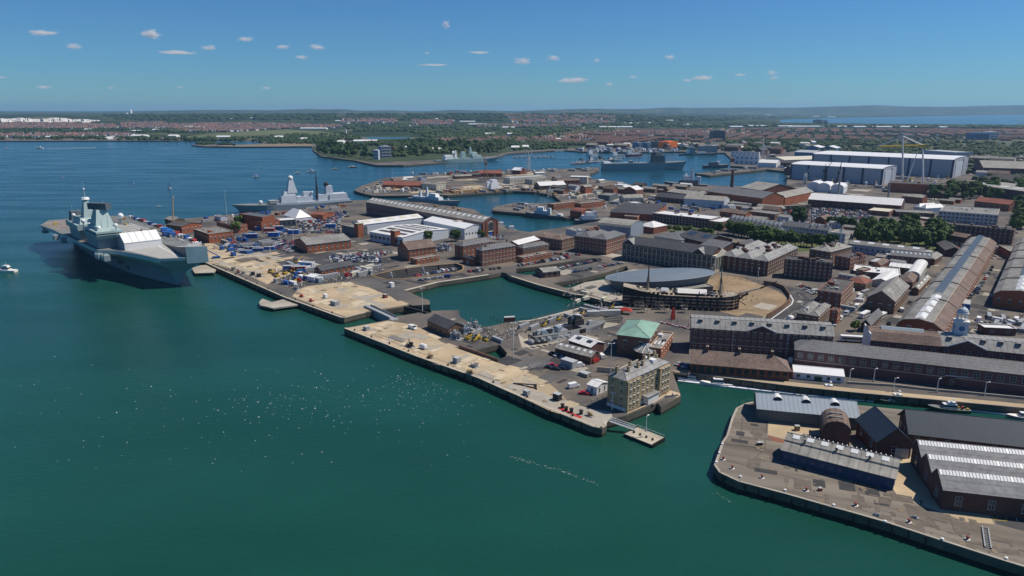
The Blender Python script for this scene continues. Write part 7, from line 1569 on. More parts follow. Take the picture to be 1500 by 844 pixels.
# people in the arena and on the dock quays
# tarmac patches, slabs and stains of the open ground
mat('patch_dark',(.045,.045,.047),.9,.3,.4); mat('patch_brown',(.13,.11,.09),.9,.35,.4); mat('slab_a',(.40,.33,.225),.9,.25,.3); mat('slab_b',(.33,.30,.25),.9,.25,.3); mat('slab_c',(.50,.42,.30),.9,.2,.3); mat('stain',(.20,.16,.11),.9,.4,.5)
def pin(P,x,y):
    ins=False
    for i in range(len(P)):
        a,b=P[i],P[i-1]
        if (a[1]>y)!=(b[1]>y) and x<(b[0]-a[0])*(y-a[1])/(b[1]-a[1])+a[0]: ins=not ins
    return ins
LXY=[(p.x,p.y) for p in LP]; PXY=[(p[0],p[1]) for p in PP]; DXY=[[(p[0],p[1]) for p in d] for d in DOCKS.values()]
def patches(f_,pts,n,seed,ms,a0,a1,z,ang=-.75,nm='ground_patch'):
    P,r=zone_pts(f_,pts,n,seed,1.5); q=MB()
    for i,(x,y) in enumerate(P):
        w=r.uniform(a0,a1)/2; d=w*r.uniform(.2,.9); t=ang+r.choice((0,math.pi/2)); c,s=math.cos(t),math.sin(t); m=r.choice(ms)
        if m=='stain': K=[(w*.6*r.uniform(.4,1)*math.cos(a_*.7854),d*.6*r.uniform(.4,1)*math.sin(a_*.7854)) for a_ in range(8)]
        else: K=[(-w,-d),(w,-d),(w,d),(-w,d)]
        W_=[(x+a*c-b*s,y+a*s+b*c) for a,b in K]; LD=PXY if y<240 and x>80 else LXY
        if not all(pin(LD,*v) for v in W_) or any(pin(k_,*v) for k_ in DXY for v in W_+[(x,y)]): continue
        q.face([(*v,z+i*.0006) for v in W_],m)
    tag(q.build(nm),kind='structure')
DK=['patch_dark','patch_brown','asphalt_pale','patch_dark','concrete_pale']; TN=['slab_a','slab_b','slab_c','stain','stain']
patches('p',[(620,440),(700,480),(830,455),(1010,500),(985,545),(900,540),(860,560),(780,560),(700,520)],110,51,DK,2,12,.055)
patches('p',[(310,378),(430,330),(640,340),(900,360),(1040,420),(900,440),(740,395),(600,425),(470,390),(400,400)],220,52,DK,3,18,.075); patches('p',[(1060,480),(1150,430),(1300,400),(1440,340),(1500,380),(1500,500),(1230,500)],150,53,DK,2,14,.06)
patches('n1',[(130,262),(370,215),(590,265),(800,390),(1182,492),(1400,640),(1600,835),(1370,765),(940,560),(545,420)],120,54,TN,1.5,10,.07); patches('m1',[(20,275),(200,335),(480,325),(560,440),(480,515),(350,505),(0,390)],90,55,TN,2,14,.06); patches('m1',[(620,600),(950,535),(1300,645),(1110,730),(800,708)],70,56,TN,2,14,.06)
patches('n6',[(190,150),(360,210),(350,370),(1000,560),(1036,700),(740,690),(200,540),(80,470),(120,330)],90,57,['stain','patch_brown','stain','patch_dark'],1,7,.05,-.36); patches('n7',[(0,400),(400,500),(831,690),(831,780),(400,660),(0,520)],70,58,['stain','patch_brown','patch_brown'],1,7,.05,-.36)
patches('s4',[(400,450),(560,385),(1100,350),(1490,335),(1490,450),(900,470)],120,59,['slab_a','patch_dark','patch_brown','slab_b'],6,40,.06,.5); patches('s5',[(0,400),(560,380),(1060,420),(1480,540),(600,480),(400,480)],120,60,['slab_b','patch_dark','patch_brown'],5,30,.06); patches('s6',[(0,180),(240,190),(260,330),(740,380),(1100,330),(1100,460),(0,470)],120,61,['slab_b','patch_dark','patch_brown'],8,40,.06)
# crane rails and bay lines
q=MB()
for f_,a,b in (('n1',(150,275),(1000,590)),('n1',(170,255),(1010,572)),('m1',(30,380),(480,560)),('m1',(60,365),(520,545))):
    p_,e_=G(f_,*a,.09),G(f_,*b,.09); d_=(e_-p_).normalized(); n_=Vector((-d_.y,d_.x,0))*.1; q.face([p_-n_,e_-n_,e_+n_,p_+n_],'patch_brown')
for f_,a,b,k_ in (('n2',(300,400),(420,380),9),('m2',(600,560),(880,520),16),('m3',(850,365),(1120,310),16),('m6',(760,620),(880,460),14),('m6',(830,560),(920,400),12)):
    p_,e_=G(f_,*a,.09),G(f_,*b,.09); d_=(e_-p_)/k_; u_=d_.normalized(); n_=Vector((-u_.y,u_.x,0))
    for i in range(k_): c_=p_+d_*i; q.face([c_-u_*.06,c_+u_*.06,c_+u_*.06+n_*4.6,c_-u_*.06+n_*4.6],'white_paint')
tag(q.build('ground_lines'),kind='structure')
q=MB()
for s_ in (-.1,.1): q.tube((s_,0,0),(s_*.9,0,.85),.085,'slate_dark',r1=.11); q.tube((s_*2.2,0,1.4),(s_*2.8,.05,.8),.06,'car_paint',r1=.045)
q.lathe(0,0,[(.0,.78),(.17,.8),(.16,1.1),(.21,1.4),(.08,1.5),(.07,1.55),(.11,1.62),(.10,1.72),(.0,1.78)],'car_paint',8); pm=q.mesh('person',True); r=random.Random(8)
for f_,pp,n_,pl_ in (('q5',[(380,230),(600,240),(800,330),(620,370),(420,330)],22,'in the brown arena'),('m3',[(860,470),(1000,440),(980,510),(880,490)],12,'on the quay before the elliptical museum'),('q4',[(480,440),(780,540),(780,600),(560,560)],10,'on the path below the old warship'),('n2',[(960,560),(1060,530),(1050,560)],3,'on the terrace of the stone house')):
    for i,(x,y) in enumerate(zone_pts(f_,pp,n_,i if False else 5,1.4)[0]): cn,cc=r.choice([('white',(.7,.7,.7)),('red',(.5,.04,.03)),('dark',(.03,.03,.04)),('blue',(.05,.1,.35))]); o=bpy.data.objects.new('person',pm); COL.objects.link(o); o.location=(x,y,.05); o.rotation_euler.z=r.uniform(0,6); o.color=(*cc,1); tag(o,'person in a '+cn+' top standing '+pl_,'person','people '+pl_)
# city landmarks
def tower(px,py,w,h,d,m,label,cat='tower block',rz=0,win=True,name='tower_block',top=None):
    g=T(px,py) or G('p',px,py); s=g.y*1.02/FP; W_=w*s; H_=h*s; o=empty(name,g,rz,label,cat); q=MB(); q.cbox(0,0,-3,W_,d,H_+3,m); q.build('wall',o)
    q=MB(); q.cbox(0,0,H_+.01,W_*.4,d*.5,H_*.08,top or m); q.build('roof_house',o)
    if win:
        fl=max(2,min(9,int(H_/6)))
        for i in range(fl): q=MB(); q.box(-W_/2+1,-d/2-.3,H_*(i+.35)/fl,W_/2-1,-d/2-.003,H_*(i+.7)/fl,'glass'); q.build('window_band',o)
    return o
tower(978,218,19,9.5,40,'orange','bright orange warehouse by the ferry berths','warehouse',rz=.6,win=False,name='orange_warehouse')
tower(963,217,13,8.5,40,'hull_dark','dark grey warehouse joined to the orange one','warehouse',rz=.6,win=False,name='dark_warehouse')
for i in range(4): tower(930+i*6.5,218,5.2,8,30,'glass_pale' if i%2 else 'cladding_blue','glassy teal port shed in the row left of the dark warehouse','shed',win=False,name='port_shed')['group']='teal port sheds'
tower(1050,207,18,14,40,'hull_dark','dark office tower rising over the terraces',top='steel_grey'); tower(1431,205,18,9,60,'cladding_blue','wide dark blue hospital like block over the right hand trees'); tower(1449,204,12,10,50,'render_white','white stair block beside the dark blue block')
tower(1086,206,22,3.5,30,'cladding_navy','low dark blue shed on the park edge','shed',win=False); tower(564,232,14,16,24,'cladding_lavender','pale office slab with dark window bands on the wooded island','office',rz=.5); tower(552,234,7,13,20,'cladding_pale','left stepped wing of the island office slab','office'); tower(573,222,12,6,24,'brick_brown','brick block behind the island office slab','building',win=False)
tower(1197,182,8,6,60,'steel_grey','grey tower block on the far shore of the city'); tower(1207,182,5,5,60,'steel_grey','slimmer grey tower block on the far shore of the city')
tower(192,166.5,1.6,5,60,'white_paint','tall white mast building on the far hilltop','building',win=False); tower(184,167,5,1.5,60,'white_paint','low white building beside the white hilltop mast','building',win=False); tower(1012,226,7,9,30,'steel_grey','grey silo block on the commercial quay','silo',win=False); tower(1036,224,24,10,30,'steel_grey','long grey port elevator behind the dark coaster','elevator',win=False)
g=G('p',507,196); o=empty('white_monument',g,0,'slender white pointed tower beside the far road','tower'); q=MB(); q.cyl(0,0,0,26,6,'white_paint',r1=.5,n=6); q.build('spire',o)
# cranes
def crane(f,x,y,h,reach,label,m='steel_white',rz=0,kind='jib'):
    g=G(f,x,y); o=empty('dock_crane',g,rz,label,'crane'); q=MB()
    for a,b in ((-3,-3),(3,-3),(3,3),(-3,3)): q.tube((a,b,0),(a*.5,b*.5,h*.5),.5,m,n=5)
    q.build('portal',o); q=MB(); q.cbox(0,0,h*.5,5,4,4,m); q.build('cab',o); q=MB(); q.tube((0,0,h*.5+3),(reach,0,h),.7,m,r1=.35,n=5); q.tube((0,0,h*.5+4),(-1,0,h*.8),.4,m); q.tube((-1,0,h*.8),(reach,0,h),.15,'steel_dark'); q.build('jib',o); return o
crane('r1',690,350,46,-8,'slender brown crane standing on the northern peninsula','ochre',0); crane('r1',1160,300,50,12,'pale lattice crane leaning right on the causeway','steel_white',.3)
crane('s5',1070,150,34,3,'grey quay crane by the long port elevator','steel_grey'); crane('s5',1405,210,50,-4,'pale dockside crane by the storage blocks','steel_white',.3); crane('r4',1040,540,26,5,'squat pale crane before the lower ship hall','steel_white'); crane('s6',250,190,26,3,'thin pale crane beside the blue warehouse','steel_white')
crane('r4',1250,520,38,14,'black luffing crane in front of the lower ship hall','steel_dark',.2); crane('r4',1405,560,40,5,'dark crane left of the triangular crane','steel_dark',.9); crane('p',440,300,20,3,'x','steel_dark') if False else None
# triangular shear frame
g=G('f6',420,745); b0=G('f6',425,745); o=empty('shear_legs',(b0.x,b0.y,0),0,'tall white triangular shear frame crane before the ship hall','crane')
def up(x,y): 
    p=G('f6',x,745); s=(745-y)/6/FP*p.y/.97; return Vector((p.x-b0.x,0,s))
pts={'a':up(375,325),'b':up(235,415),'c':up(590,400),'l':up(430,745),'r':up(612,730)}
pts['b'].y=25; pts['c'].y=10
for a,b,r_,m in (('a','b',1.2,'steel_white'),('a','c',1.2,'steel_white'),('b','c',1.4,'yellow_paint'),('a','l',1.2,'steel_white'),('c','r',1.2,'steel_white')): q=MB(); q.tube(pts[a],pts[b],r_,m); q.build('strut',o)
q=MB(); q.tube(pts['l']+Vector((4,0,0)),up(500,540),.8,'steel_white'); q.tube(up(500,540),up(520,440),.5,'steel_white'); q.build('backstay',o)
q=MB(); c_=pts['c']; q.cbox(c_.x,c_.y,c_.z-3,9,6,4,'yellow_paint'); q.build('trolley',o)
# ================================================================ cars
def car_parts(kind):
    L,Wd,H=(4.3,1.75,1.45) if kind=='hatch' else (4.7,1.8,1.45) if kind=='saloon' else (5.3,2.0,2.2)
    b=MB(); a=L/2; w=Wd/2
    prof=[(-a,.35),(-a+.05,.85),(-a+.5,.95),(a-1.1,.88),(a-.1,.7),(a,.35)] if kind!='van' else [(-a,.35),(-a,H-.1),(-a+.1,H),(a-1.5,H),(a-.9,1.15),(a-.1,.95),(a,.35)]
    n=len(prof)
    b.face([(x,-w,z) for x,z in prof][::-1] if False else [(x,-w,z) for x,z in prof[::-1]][::-1],'car_paint'); b.face([(x,w,z) for x,z in prof],'car_paint')
    for i in range(n):
        p,q=prof[i],prof[(i+1)%n]; b.face([(p[0],-w,p[1]),(p[0],w,p[1]),(q[0],w,q[1]),(q[0],-w,q[1])],'car_paint')
    c=MB()
    if kind=='van': c.hexa([(a-1.5,-w+.08,1.2),(a-.82,-w+.08,1.17),(a-.82,w-.08,1.17),(a-1.5,w-.08,1.2),(a-1.52,-w+.1,H-.08),(a-1.4,-w+.1,H-.08),(a-1.4,w-.1,H-.08),(a-1.52,w-.1,H-.08)],'glass')
    else:
        x0=-a+.35 if kind=='hatch' else -a+.9; x1=a-1.35
        c.hexa([(x0,-w+.06,.9),(x1,-w+.06,.88),(x1,w-.06,.88),(x0,w-.06,.9),(x0+.35,-w+.25,H-.05),(x1-.65,-w+.25,H-.05),(x1-.65,w-.25,H-.05),(x0+.35,w-.25,H-.05)],'glass')
        b.box(x0+.3,-w+.22,H-.06,x1-.6,w-.22,H,'car_paint')
    wh=MB(); wh.cyl(0,0,-.1,.1,.33,'tyre',n=10); wh.cyl(0,0,.1,.12,.18,'steel_grey',n=8)
    return b,c,wh,L,w
CARM={}; CARF={}
for k in('hatch','saloon','van'):
    b,c,wh,L,w=car_parts(k); CARM[k]=(b.mesh('body'),c.mesh('cabin_glass'),wh.mesh('wheel'),L,w)
    f=MB()
    for src in (b,c):
        off=len(f.v); f.v+=src.v
        for fc,mi in zip(src.f,src.m): f.f.append(tuple(i+off for i in fc)); f.m.append(f.mi(src.mats[mi]))
    for x in (-L*.31,L*.31):
        for y in (-w,w-.0): f.box(x-.3,y-.08,.0,x+.3,y+.08,.6,'tyre')
    CARF[k]=(f,f.mesh('parked_'+('van' if k=='van' else 'car')))
COLS=[('white',(.75,.75,.75)),('white',(.7,.7,.7)),('black',(.015,.015,.018)),('silver',(.42,.43,.45)),('grey',(.14,.145,.15)),('blue',(.02,.05,.2)),('silver',(.36,.38,.4)),('red',(.35,.02,.02)),('black',(.02,.02,.02)),('dark blue',(.015,.025,.08)),('grey',(.2,.2,.2))]
CARS=[]
def carrow(f,a,b,n,place,ang=None,fill=.92,vanp=.07):
    A_=G(f,*a); B_=G(f,*b); d=(B_-A_); rz=math.atan2(d.y,d.x)+math.pi/2 if ang is None else ang
    n=n or int(d.length/2.7)
    for i in range(n):
        if R.random()>fill: continue
        p=A_+d*(i+.5)/n; CARS.append((p.x+R.uniform(-.15,.15),p.y+R.uniform(-.3,.3),rz+R.choice((0,math.pi))+R.uniform(-.03,.03),'van' if R.random()<vanp else R.choice(('hatch','saloon')),R.choice(COLS),place))
def lot(f,quad,rows,place,fill=.9,**kw):
    """quad: near-left, near-right, far-right, far-left photo points"""
    P=[G(f,*q) for q in quad]
    for r in range(rows):
        t=(r+.5)/rows; A_=P[0].lerp(P[3],t); B_=P[1].lerp(P[2],t); d=B_-A_; n=int(d.length/2.75); rz=math.atan2(d.y,d.x)+math.pi/2
        for i in range(n):
            if R.random()>fill: continue
            p=A_+d*(i+.5)/n; CARS.append((p.x+R.uniform(-.15,.15),p.y+R.uniform(-.3,.3),rz+R.choice((0,math.pi)),'van' if R.random()<.06 else R.choice(('hatch','saloon')),R.choice(COLS),place))
lot('m2',[(10,445),(300,430),(470,370),(0,400)],4,'in the long car park left of the dock workshop')
lot('m1',[(900,395),(1219,400),(1219,350),(830,365)],4,'in the long car park before the brick jetty shed')
lot('m1',[(480,300),(600,330),(640,260),(470,230)],6,'beside the gabled car park shed',.85)
lot('m1',[(650,200),(930,200),(930,90),(640,100)],9,'in the crowded park behind the gabled shed',.8)
lot('m1',[(130,290),(240,330),(330,290),(230,240)],5,'behind the flat roofed jetty offices',.75)
lot('p',[(425,319),(505,309),(512,318),(440,329)],6,'by the destroyer jetty',.8)
lot('m1',[(350,200),(560,215),(560,150),(380,150)],4,'among the blue containers',.5)
lot('m2',[(730,370),(850,370),(850,310),(730,330)],6,'between the dock workshop and the basin blocks')
lot('m2',[(10,230),(90,230),(90,130),(10,120)],7,'left of the pale metal halls',.8)
lot('m2',[(1090,290),(1219,290),(1219,262),(1100,262)],3,'in front of the arched factory gable',.8)
carrow('m2',(600,540),(880,490),16,'along the ochre dry dock'); carrow('m2',(630,570),(830,545),9,'on the quay of the square basin',.0); carrow('m2',(960,510),(1219,480),9,'in front of the tall sunlit basin block')
carrow('m3',(560,330),(900,270),22,'along the quay below the basin blocks'); carrow('m3',(850,345),(1120,290),14,'on the narrow dock quay',.3); carrow('m3',(930,375),(1280,310),14,'on the outer dock quay',.3); carrow('m3',(800,245),(1010,255),10,'in front of the large red storehouse')
lot('s6',[(330,545),(640,555),(680,470),(330,470)],12,'in the huge car park before the white ribbed workshop',.82)
lot('s6',[(150,520),(320,545),(320,480),(200,470)],6,'left end of the huge car park',.75)
carrow('m6',(745,600),(870,440),10,'along the sunny lane beside the long workshop',.9); carrow('m6',(800,560),(905,380),9,'in the lane facing the long workshop',.9); carrow('m6',(890,340),(950,270),6,'at the top of the sunny lane'); carrow('m6',(820,740),(1080,735),9,'in the yard behind the flat garage')
carrow('m6',(600,300),(720,240),9,'in the lane by the park trees'); carrow('m5',(550,500),(660,545),7,'in front of the barracks block',.2); carrow('m5',(575,525),(650,555),5,'in front of the barracks block',.2)
carrow('m5',(795,720),(865,660),4,'in the lane under the brick row',.9,vanp=.8); carrow('m5',(700,740),(780,745),3,'at the end of the curving road')
carrow('m5',(395,490),(440,500),1,'in the gap beside the hipped storehouses'); carrow('n4',(60,440),(140,470),4,'at the left end of the dark storehouse'); carrow('s4',(390,460),(740,462),16,'on the peninsula edge',.1); carrow('s4',(740,355),(1100,345),22,'on the north side of the peninsula',.1)
lot('s5',[(880,470),(1180,520),(1200,505),(900,460)],2,'in front of the fire station',.7); lot('s5',[(1200,520),(1480,520),(1480,505),(1220,505)],2,'beside the pale blue block',.8); lot('s5',[(640,500),(760,510),(760,480),(650,480)],3,'around the bright white block',.7)
lot('s6',[(0,180),(250,190),(250,160),(0,165)],2,'on the northern quays',.5); lot('s5',[(0,170),(180,170),(180,150),(0,150)],1,'x',0)
lot('n2',[(380,330),(470,360),(480,345),(390,315)],1,'beside the long low grey shed',.9)
for f,x,y,rz,k,c,l in [('q1',600,400-0,0,'van',0,'x')][:0]+[('n2',515,505,.5,'van',COLS[0],'parked between the white cabin and the red car'),('n2',573,542,-.25,'saloon',('bright red',(.45,.01,.02)),'alone behind the stone house fence'),('n2',405,392,-.35,'saloon',('bright red',(.4,.01,.02)),'behind the dark cars on the tarmac'),('n2',385,402,-.3,'hatch',COLS[2],'in the dark pair by the tarmac edge'),('n2',418,410,-.3,'saloon',COLS[8],'in the dark pair by the tarmac edge'),('n2',460,408,-.2,'hatch',COLS[9],'right of the dark pair'),('n2',545,395,.3,'van',COLS[0],'beside the grey mesh enclosure'),('n2',630,370,.8,'van',COLS[7],'at the end of the long low grey shed'),('n2',660,345,1.9,'van',COLS[0],'at the corner of the long low grey shed'),('n1',525,262,-.7,'van',COLS[0],'alone near the lock bridge'),('n5',470,75,1.2,'van',COLS[0],'beside the barn'),('n5',385,165,1.1,'saloon',COLS[2],'at the near end of the long workshop'),('n5',530,15,.9,'hatch',COLS[4],'in the lane behind the barn')]:
    g=G(f,x,y); CARS.append((g.x,g.y,rz,k,c,l))
CARS.sort(key=lambda c:c[0]**2+c[1]**2)
near=CARS[:300]; rest=CARS[300:]
for i,(x,y,rz,k,(cn,cc),place) in enumerate(near):
    nm='parked_van' if k=='van' else 'parked_car'; lab=cn+(' van' if k=='van' else ' car')+' '+place
    if i<70:
        bm,cm,wm_,L,w=CARM[k]; o=empty(nm,(x,y,.06),rz,lab,'van' if k=='van' else 'car','vehicles parked about the dockyard')
        p=put('body',bm,o,(0,0,0)); p.color=(*cc,1); put('cabin_glass',cm,o,(0,0,0))
        for xx in (-L*.31,L*.31):
            for s in (-1,1): q=put('wheel',wm_,o,(xx,s*w,.33)); q.rotation_euler=(math.pi/2*-s,0,0)
    else:
        o=bpy.data.objects.new(nm,CARF[k][1]); COL.objects.link(o); o.location=(x,y,.06); o.rotation_euler.z=rz; o.color=(*cc,1); tag(o,lab,'van' if k=='van' else 'car','vehicles parked about the dockyard')
print('CARS',len(CARS))
for n_,c_ in {c[4][0]:c[4][1] for c in CARS}.items(): mat('paint_'+n_.replace(' ','_'),c_,.3,0,spec=.6)
f=MB()
for x,y,rz,k,(cn,cc),pl in rest:
    s=CARF[k][0]; off=len(f.v); c,q=math.cos(rz),math.sin(rz); f.v+=[(x+a*c-b*q,y+a*q+b*c,z+.06) for a,b,z in s.v]; pm=f.mi('paint_'+cn.replace(' ','_'))
    for fc,mi in zip(s.f,s.m): f.f.append(tuple(i+off for i in fc)); f.m.append(pm if s.mats[mi]=='car_paint' else f.mi(s.mats[mi]))
tag(f.build('parked_cars'),'hundreds of small parked cars in the far car parks of the yard','cars',kind='stuff')
# coach and lorries near the storehouse
def lorry(f,x,y,rz,L,h,m,label,name,cat):
    g=G(f,x,y); o=empty(name,(g.x,g.y,.06),rz,label,cat); q=MB(); q.box(-L/2,-1.25,.5,L/2,1.25,h,m); q.build('body',o); q=MB(); q.box(-L/2+.4,-1.28,h*.45,L/2+.02,1.28,h*.75,'glass'); q.build('window_band',o)
    for xx in (-L*.3,L*.32):
        for s in (-1,1): w=MB(); w.cyl(0,0,-.15,.15,.5,'tyre',n=10); t=w.build('wheel',o,(xx,s*1.2,.5)); t.rotation_euler=(math.pi/2,0,0)
lorry('n5',135,285,-.2,12,3.2,'white_paint','white coach with a dark window band behind the dark storehouse','coach','coach')
for x,y,l in ((215,115,'left'),(330,125,'right')): lorry('n5',x,y,.75,10,3,'white_paint',l+' one of two white box lorries beside the small gabled shed','box_lorry','lorry')
crate('n4',838,430,2,2,2.4,'white_paint','small white hut behind the white prefab'); g=G('m5',497,712); o=empty('storage_dome',g,0,'white domed tank at the end of the curving road','tank'); q=MB(); q.lathe(0,0,[(2.2,0),(2.2,1.2),(1.6,2.2),(.8,2.7),(0,2.8)],'white_paint',14); q.build('dome',o,smooth=True)
crate('m6',735,640,12,4,4,'blue_bright','bright blue tarpaulin covered load beside the long workshop',1.0)
# ================================================================ trees
def crown_mesh(seed,rx=3.4,rz=3.2,n=520,mt='leaves',blobs=13,leaf=.75):
    r=random.Random(seed); q=MB(); k=q.mi(mt); Bl=[]
    for i in range(blobs):
        a=r.uniform(0,6.28); u=r.uniform(-.75,1); d=r.uniform(.35,.8)*math.sqrt(max(0,1-u*u*.7)); Bl.append((rx*d*math.cos(a),rx*d*math.sin(a),rz*u*.75,r.uniform(.32,.52)*rx))
    for i in range(n):
        bx,by,bz,br=Bl[i%blobs]; v=Vector((r.gauss(0,1),r.gauss(0,1),r.gauss(0,1)+.25)).normalized(); p=Vector((bx,by,bz))+v*br*r.uniform(.7,1.08)
        t=v.orthogonal().normalized(); t.rotate(Matrix.Rotation(r.uniform(0,6.28),3,v)); s=v.cross(t); t=(t+v*r.uniform(-.5,.5)).normalized()
        w=leaf*r.uniform(.6,1.3); h=leaf*r.uniform(.5,1.0)
        j=len(q.v); q.v+=[tuple(p-t*w-s*h*.4),tuple(p+s*h),tuple(p+t*w-s*h*.3),tuple(p-s*h)]; q.f.append((j,j+1,j+2,j+3)); q.m.append(k)
    return q.mesh('crown')
def trunk_mesh(seed,h):
    r=random.Random(seed); q=MB(); q.tube((0,0,0),(0.1,0,h),.32,'bark',r1=.2,n=6)
    for i in range(4): a=r.uniform(0,6.28); q.tube((.08,0,h*.8),(1.6*math.cos(a),1.6*math.sin(a),h+1.6),.14,'bark',r1=.05,n=5)
    return q.mesh('trunk')
CR=[crown_mesh(i) for i in range(5)]; CB=[crown_mesh(20+i,mt='leaves_bright') for i in range(2)]; TK=[trunk_mesh(i,3.2) for i in range(3)]
CS=[crown_mesh(40+i,n=150,blobs=9,leaf=1.3) for i in range(4)]
def tree(p,s,label,group,bright=False,small=False,name='tree'):
    o=empty(name,(p.x,p.y,p.z),R.uniform(0,6),label,'tree',group); o.scale=(s*R.uniform(.9,1.15),s*R.uniform(.9,1.15),s)
    put('crown',R.choice(CB if bright else CS if small else CR),o,(0,0,5.2)); put('trunk',R.choice(TK),o,(0,0,0)); return o
def trow(f,a,b,n,s,label,group,bright=False,jit=1.5,small=False):
    A_=G(f,*a); B_=G(f,*b)
    for i in range(n):
        p=A_.lerp(B_,(i+.5)/n)+Vector((R.uniform(-jit,jit),R.uniform(-jit,jit),0)); tree(p,s*R.uniform(.8,1.2),label,group,bright,small)
def tarea(f,pts,n,s,label,group,bright=0,small=False):
    P=[G(f,*q) for q in pts]; xs=[p.x for p in P]; ys=[p.y for p in P]; k=0; tr=0
    while k<n and tr<n*40:
        tr+=1; x=R.uniform(min(xs),max(xs)); y=R.uniform(min(ys),max(ys)); ins=False
        for i in range(len(P)):
            a,b=P[i],P[i-1]
            if (a.y>y)!=(b.y>y) and x<(b.x-a.x)*(y-a.y)/(b.y-a.y)+a.x: ins=not ins
        if ins: tree(Vector((x,y,0)),s*R.uniform(.75,1.25),label,group,R.random()<bright,small); k+=1
trow('s5',(1200,680),(1500,735),17,1.4,'dark leafy tree in the row before the white fronted terrace','trees before the white terrace'); trow('s6',(0,660),(440,690),22,1.3,'dark leafy tree in the row before the right half of the white terrace','trees before the white terrace')
tree(G('s5',1130,685),1.5,'broad green tree at the left end of the terrace row','trees before the white terrace'); trow('s5',(825,660),(1100,690),12,.75,'low bright green shrub tree on the grass before the white roofed office','low trees before the white roofed office',True,small=False)
tree(G('s6',258,560),2.1,'largest round tree rising behind the terrace and the car park','single trees of the dockyard'); trow('s6',(420,560),(560,590),6,1.3,'dark tree behind the detached white house','trees behind the white house')
tarea('s6',[(580,690),(1060,700),(1060,610),(860,580),(560,610)],60,1.6,'tree of the dense park grove between the terrace and the long workshop','trees of the park grove',.25)
tarea('s6',[(980,430),(1290,440),(1500,400),(1500,330),(1300,350),(980,380)],55,1.7,'tree of the grove before the brown brick hall','trees before the brown hall',.1); tarea('s6',[(1440,600),(1500,620),(1500,420),(1450,440)],12,1.5,'tree at the right frame edge beside the framed office','trees at the right edge',.1)
for x,y,s,l in ((690,305,1.25,'left'),(880,300,1.3,'middle'),(1055,285,1.0,'right')): tree(G('m2',x,y),s,l+' one of three green trees against the modern halls','trees by the modern halls')
tree(G('s3',615,440),1.4,'dark round tree between the two flat brick jetty offices','single trees of the dockyard'); tree(G('s3',592,475),1.3,'olive green tree in front of the flat brick offices','single trees of the dockyard',True); tree(G('n5',150,210),.7,'small yellowish bush tree beside the white coach','single trees of the dockyard',True)
# wooded island and the woods behind: nearest trees single, the rest one mass
tarea('p',[(462,221),(475,228.5),(535,233),(540,226),(530,216),(500,212),(470,213)],70,2.0,'dense tree on the wooded island point','trees of the wooded island',0,True)
tarea('p',[(580,232),(630,228),(735,224),(735,212),(640,210),(590,213)],60,2.0,'tree in the woods behind the pale laid up warships','trees behind the laid up warships',.1,True)
def inside(P,x,y):
    ins=False
    for i in range(len(P)):
        a,b=P[i],P[i-1]
        if (a[1]>y)!=(b[1]>y) and x<(b[0]-a[0])*(y-a[1])/(b[1]-a[1])+a[0]: ins=not ins
    return ins
def blobs(q,p,s,m,r):
    """irregular leafy clump of 10 faces"""
    k=q.mi(m); n=5; j=len(q.v); h=min(s,9+s*.08)*r.uniform(.9,1.4)
    ring=[(p.x+s*r.uniform(.7,1.2)*math.cos(6.283*i/n),p.y+s*r.uniform(.7,1.2)*math.sin(6.283*i/n)) for i in range(n)]
    q.v+=[(x,y,p.z-1) for x,y in ring]+[(p.x+(x-p.x)*.85+r.uniform(-1,1),p.y+(y-p.y)*.85,p.z+h*r.uniform(.5,.8)) for x,y in ring]+[(p.x+r.uniform(-1,1),p.y,p.z+h)]
    for i in range(n):
        q.f.append((j+i,j+(i+1)%n,j+n+(i+1)%n,j+n+i)); q.m.append(k); q.f.append((j+n+i,j+n+(i+1)%n,j+2*n)); q.m.append(k)
def wood(name,polyp,n,s,seed,m='wood_leaves',rows=None):
    r=random.Random(seed); q=MB(); xs=[a for a,b in polyp]; ys=[b for a,b in polyp]; k=0; t=0
    while k<n and t<n*12:
        t+=1; x=r.uniform(min(xs),max(xs)); y=r.uniform(min(ys),max(ys))
        if not inside(polyp,x,y): continue
        if noise.noise(Vector((x*.045,y*.35,seed)))<-.18: continue
        p=T(x,y)
        if p is None: continue
        blobs(q,p,s*r.uniform(.7,1.5)*max(1,p.y/3200),m,r); k+=1
    tag(q.build(name),kind='stuff')
wood('woodland',[(540,224),(600,214),(760,212),(835,213),(830,219),(740,221),(720,224),(600,230),(545,232)],900,6,1)
wood('woodland',[(505,213),(640,203),(750,206),(870,210),(870,214),(760,216),(600,216),(520,217)],1500,7,2)
wood('woodland',[(0,189),(300,191),(300,196),(150,195),(0,196.5)],500,9,3); wood('woodland',[(0,202),(90,202),(330,203),(460,200),(500,203),(500,206),(420,208),(150,205.5),(0,205.5)],700,7,4)
wood('woodland',[(380,199),(520,196),(530,206),(470,212),(390,209)],400,6,5); wood('woodland',[(600,192),(900,189),(900,196),(760,205),(640,204),(610,200)],1100,8,6)
wood('woodland',[(500,184),(650,186),(850,182),(1100,181),(1200,182.5),(1200,186),(900,188),(600,193),(520,194)],900,11,7); wood('woodland',[(1060,205),(1250,206),(1500,212),(1560,215),(1560,245),(1440,240),(1400,232),(1180,224),(1080,222)],2400,7,8)
wood('woodland',[(1200,183.5),(1560,185),(1560,190),(1200,187)],600,9,9); wood('woodland',[(150,168.5),(1000,166),(1180,172),(1000,180),(600,177),(180,177)],2200,13,10)
wood('woodland',[(1390,236),(1520,240),(1520,300),(1440,280)],150,6,12); wood('woodland',[(990,215),(1070,214),(1075,222),(1062,222),(1000,222)],160,6,13)
wood('woodland',[(283,211),(300,210),(330,212.5),(350,213.5),(300,213.5)],90,5,14); wood('woodland',[(380,208),(455,205),(470,211),(385,211)],160,5,15)
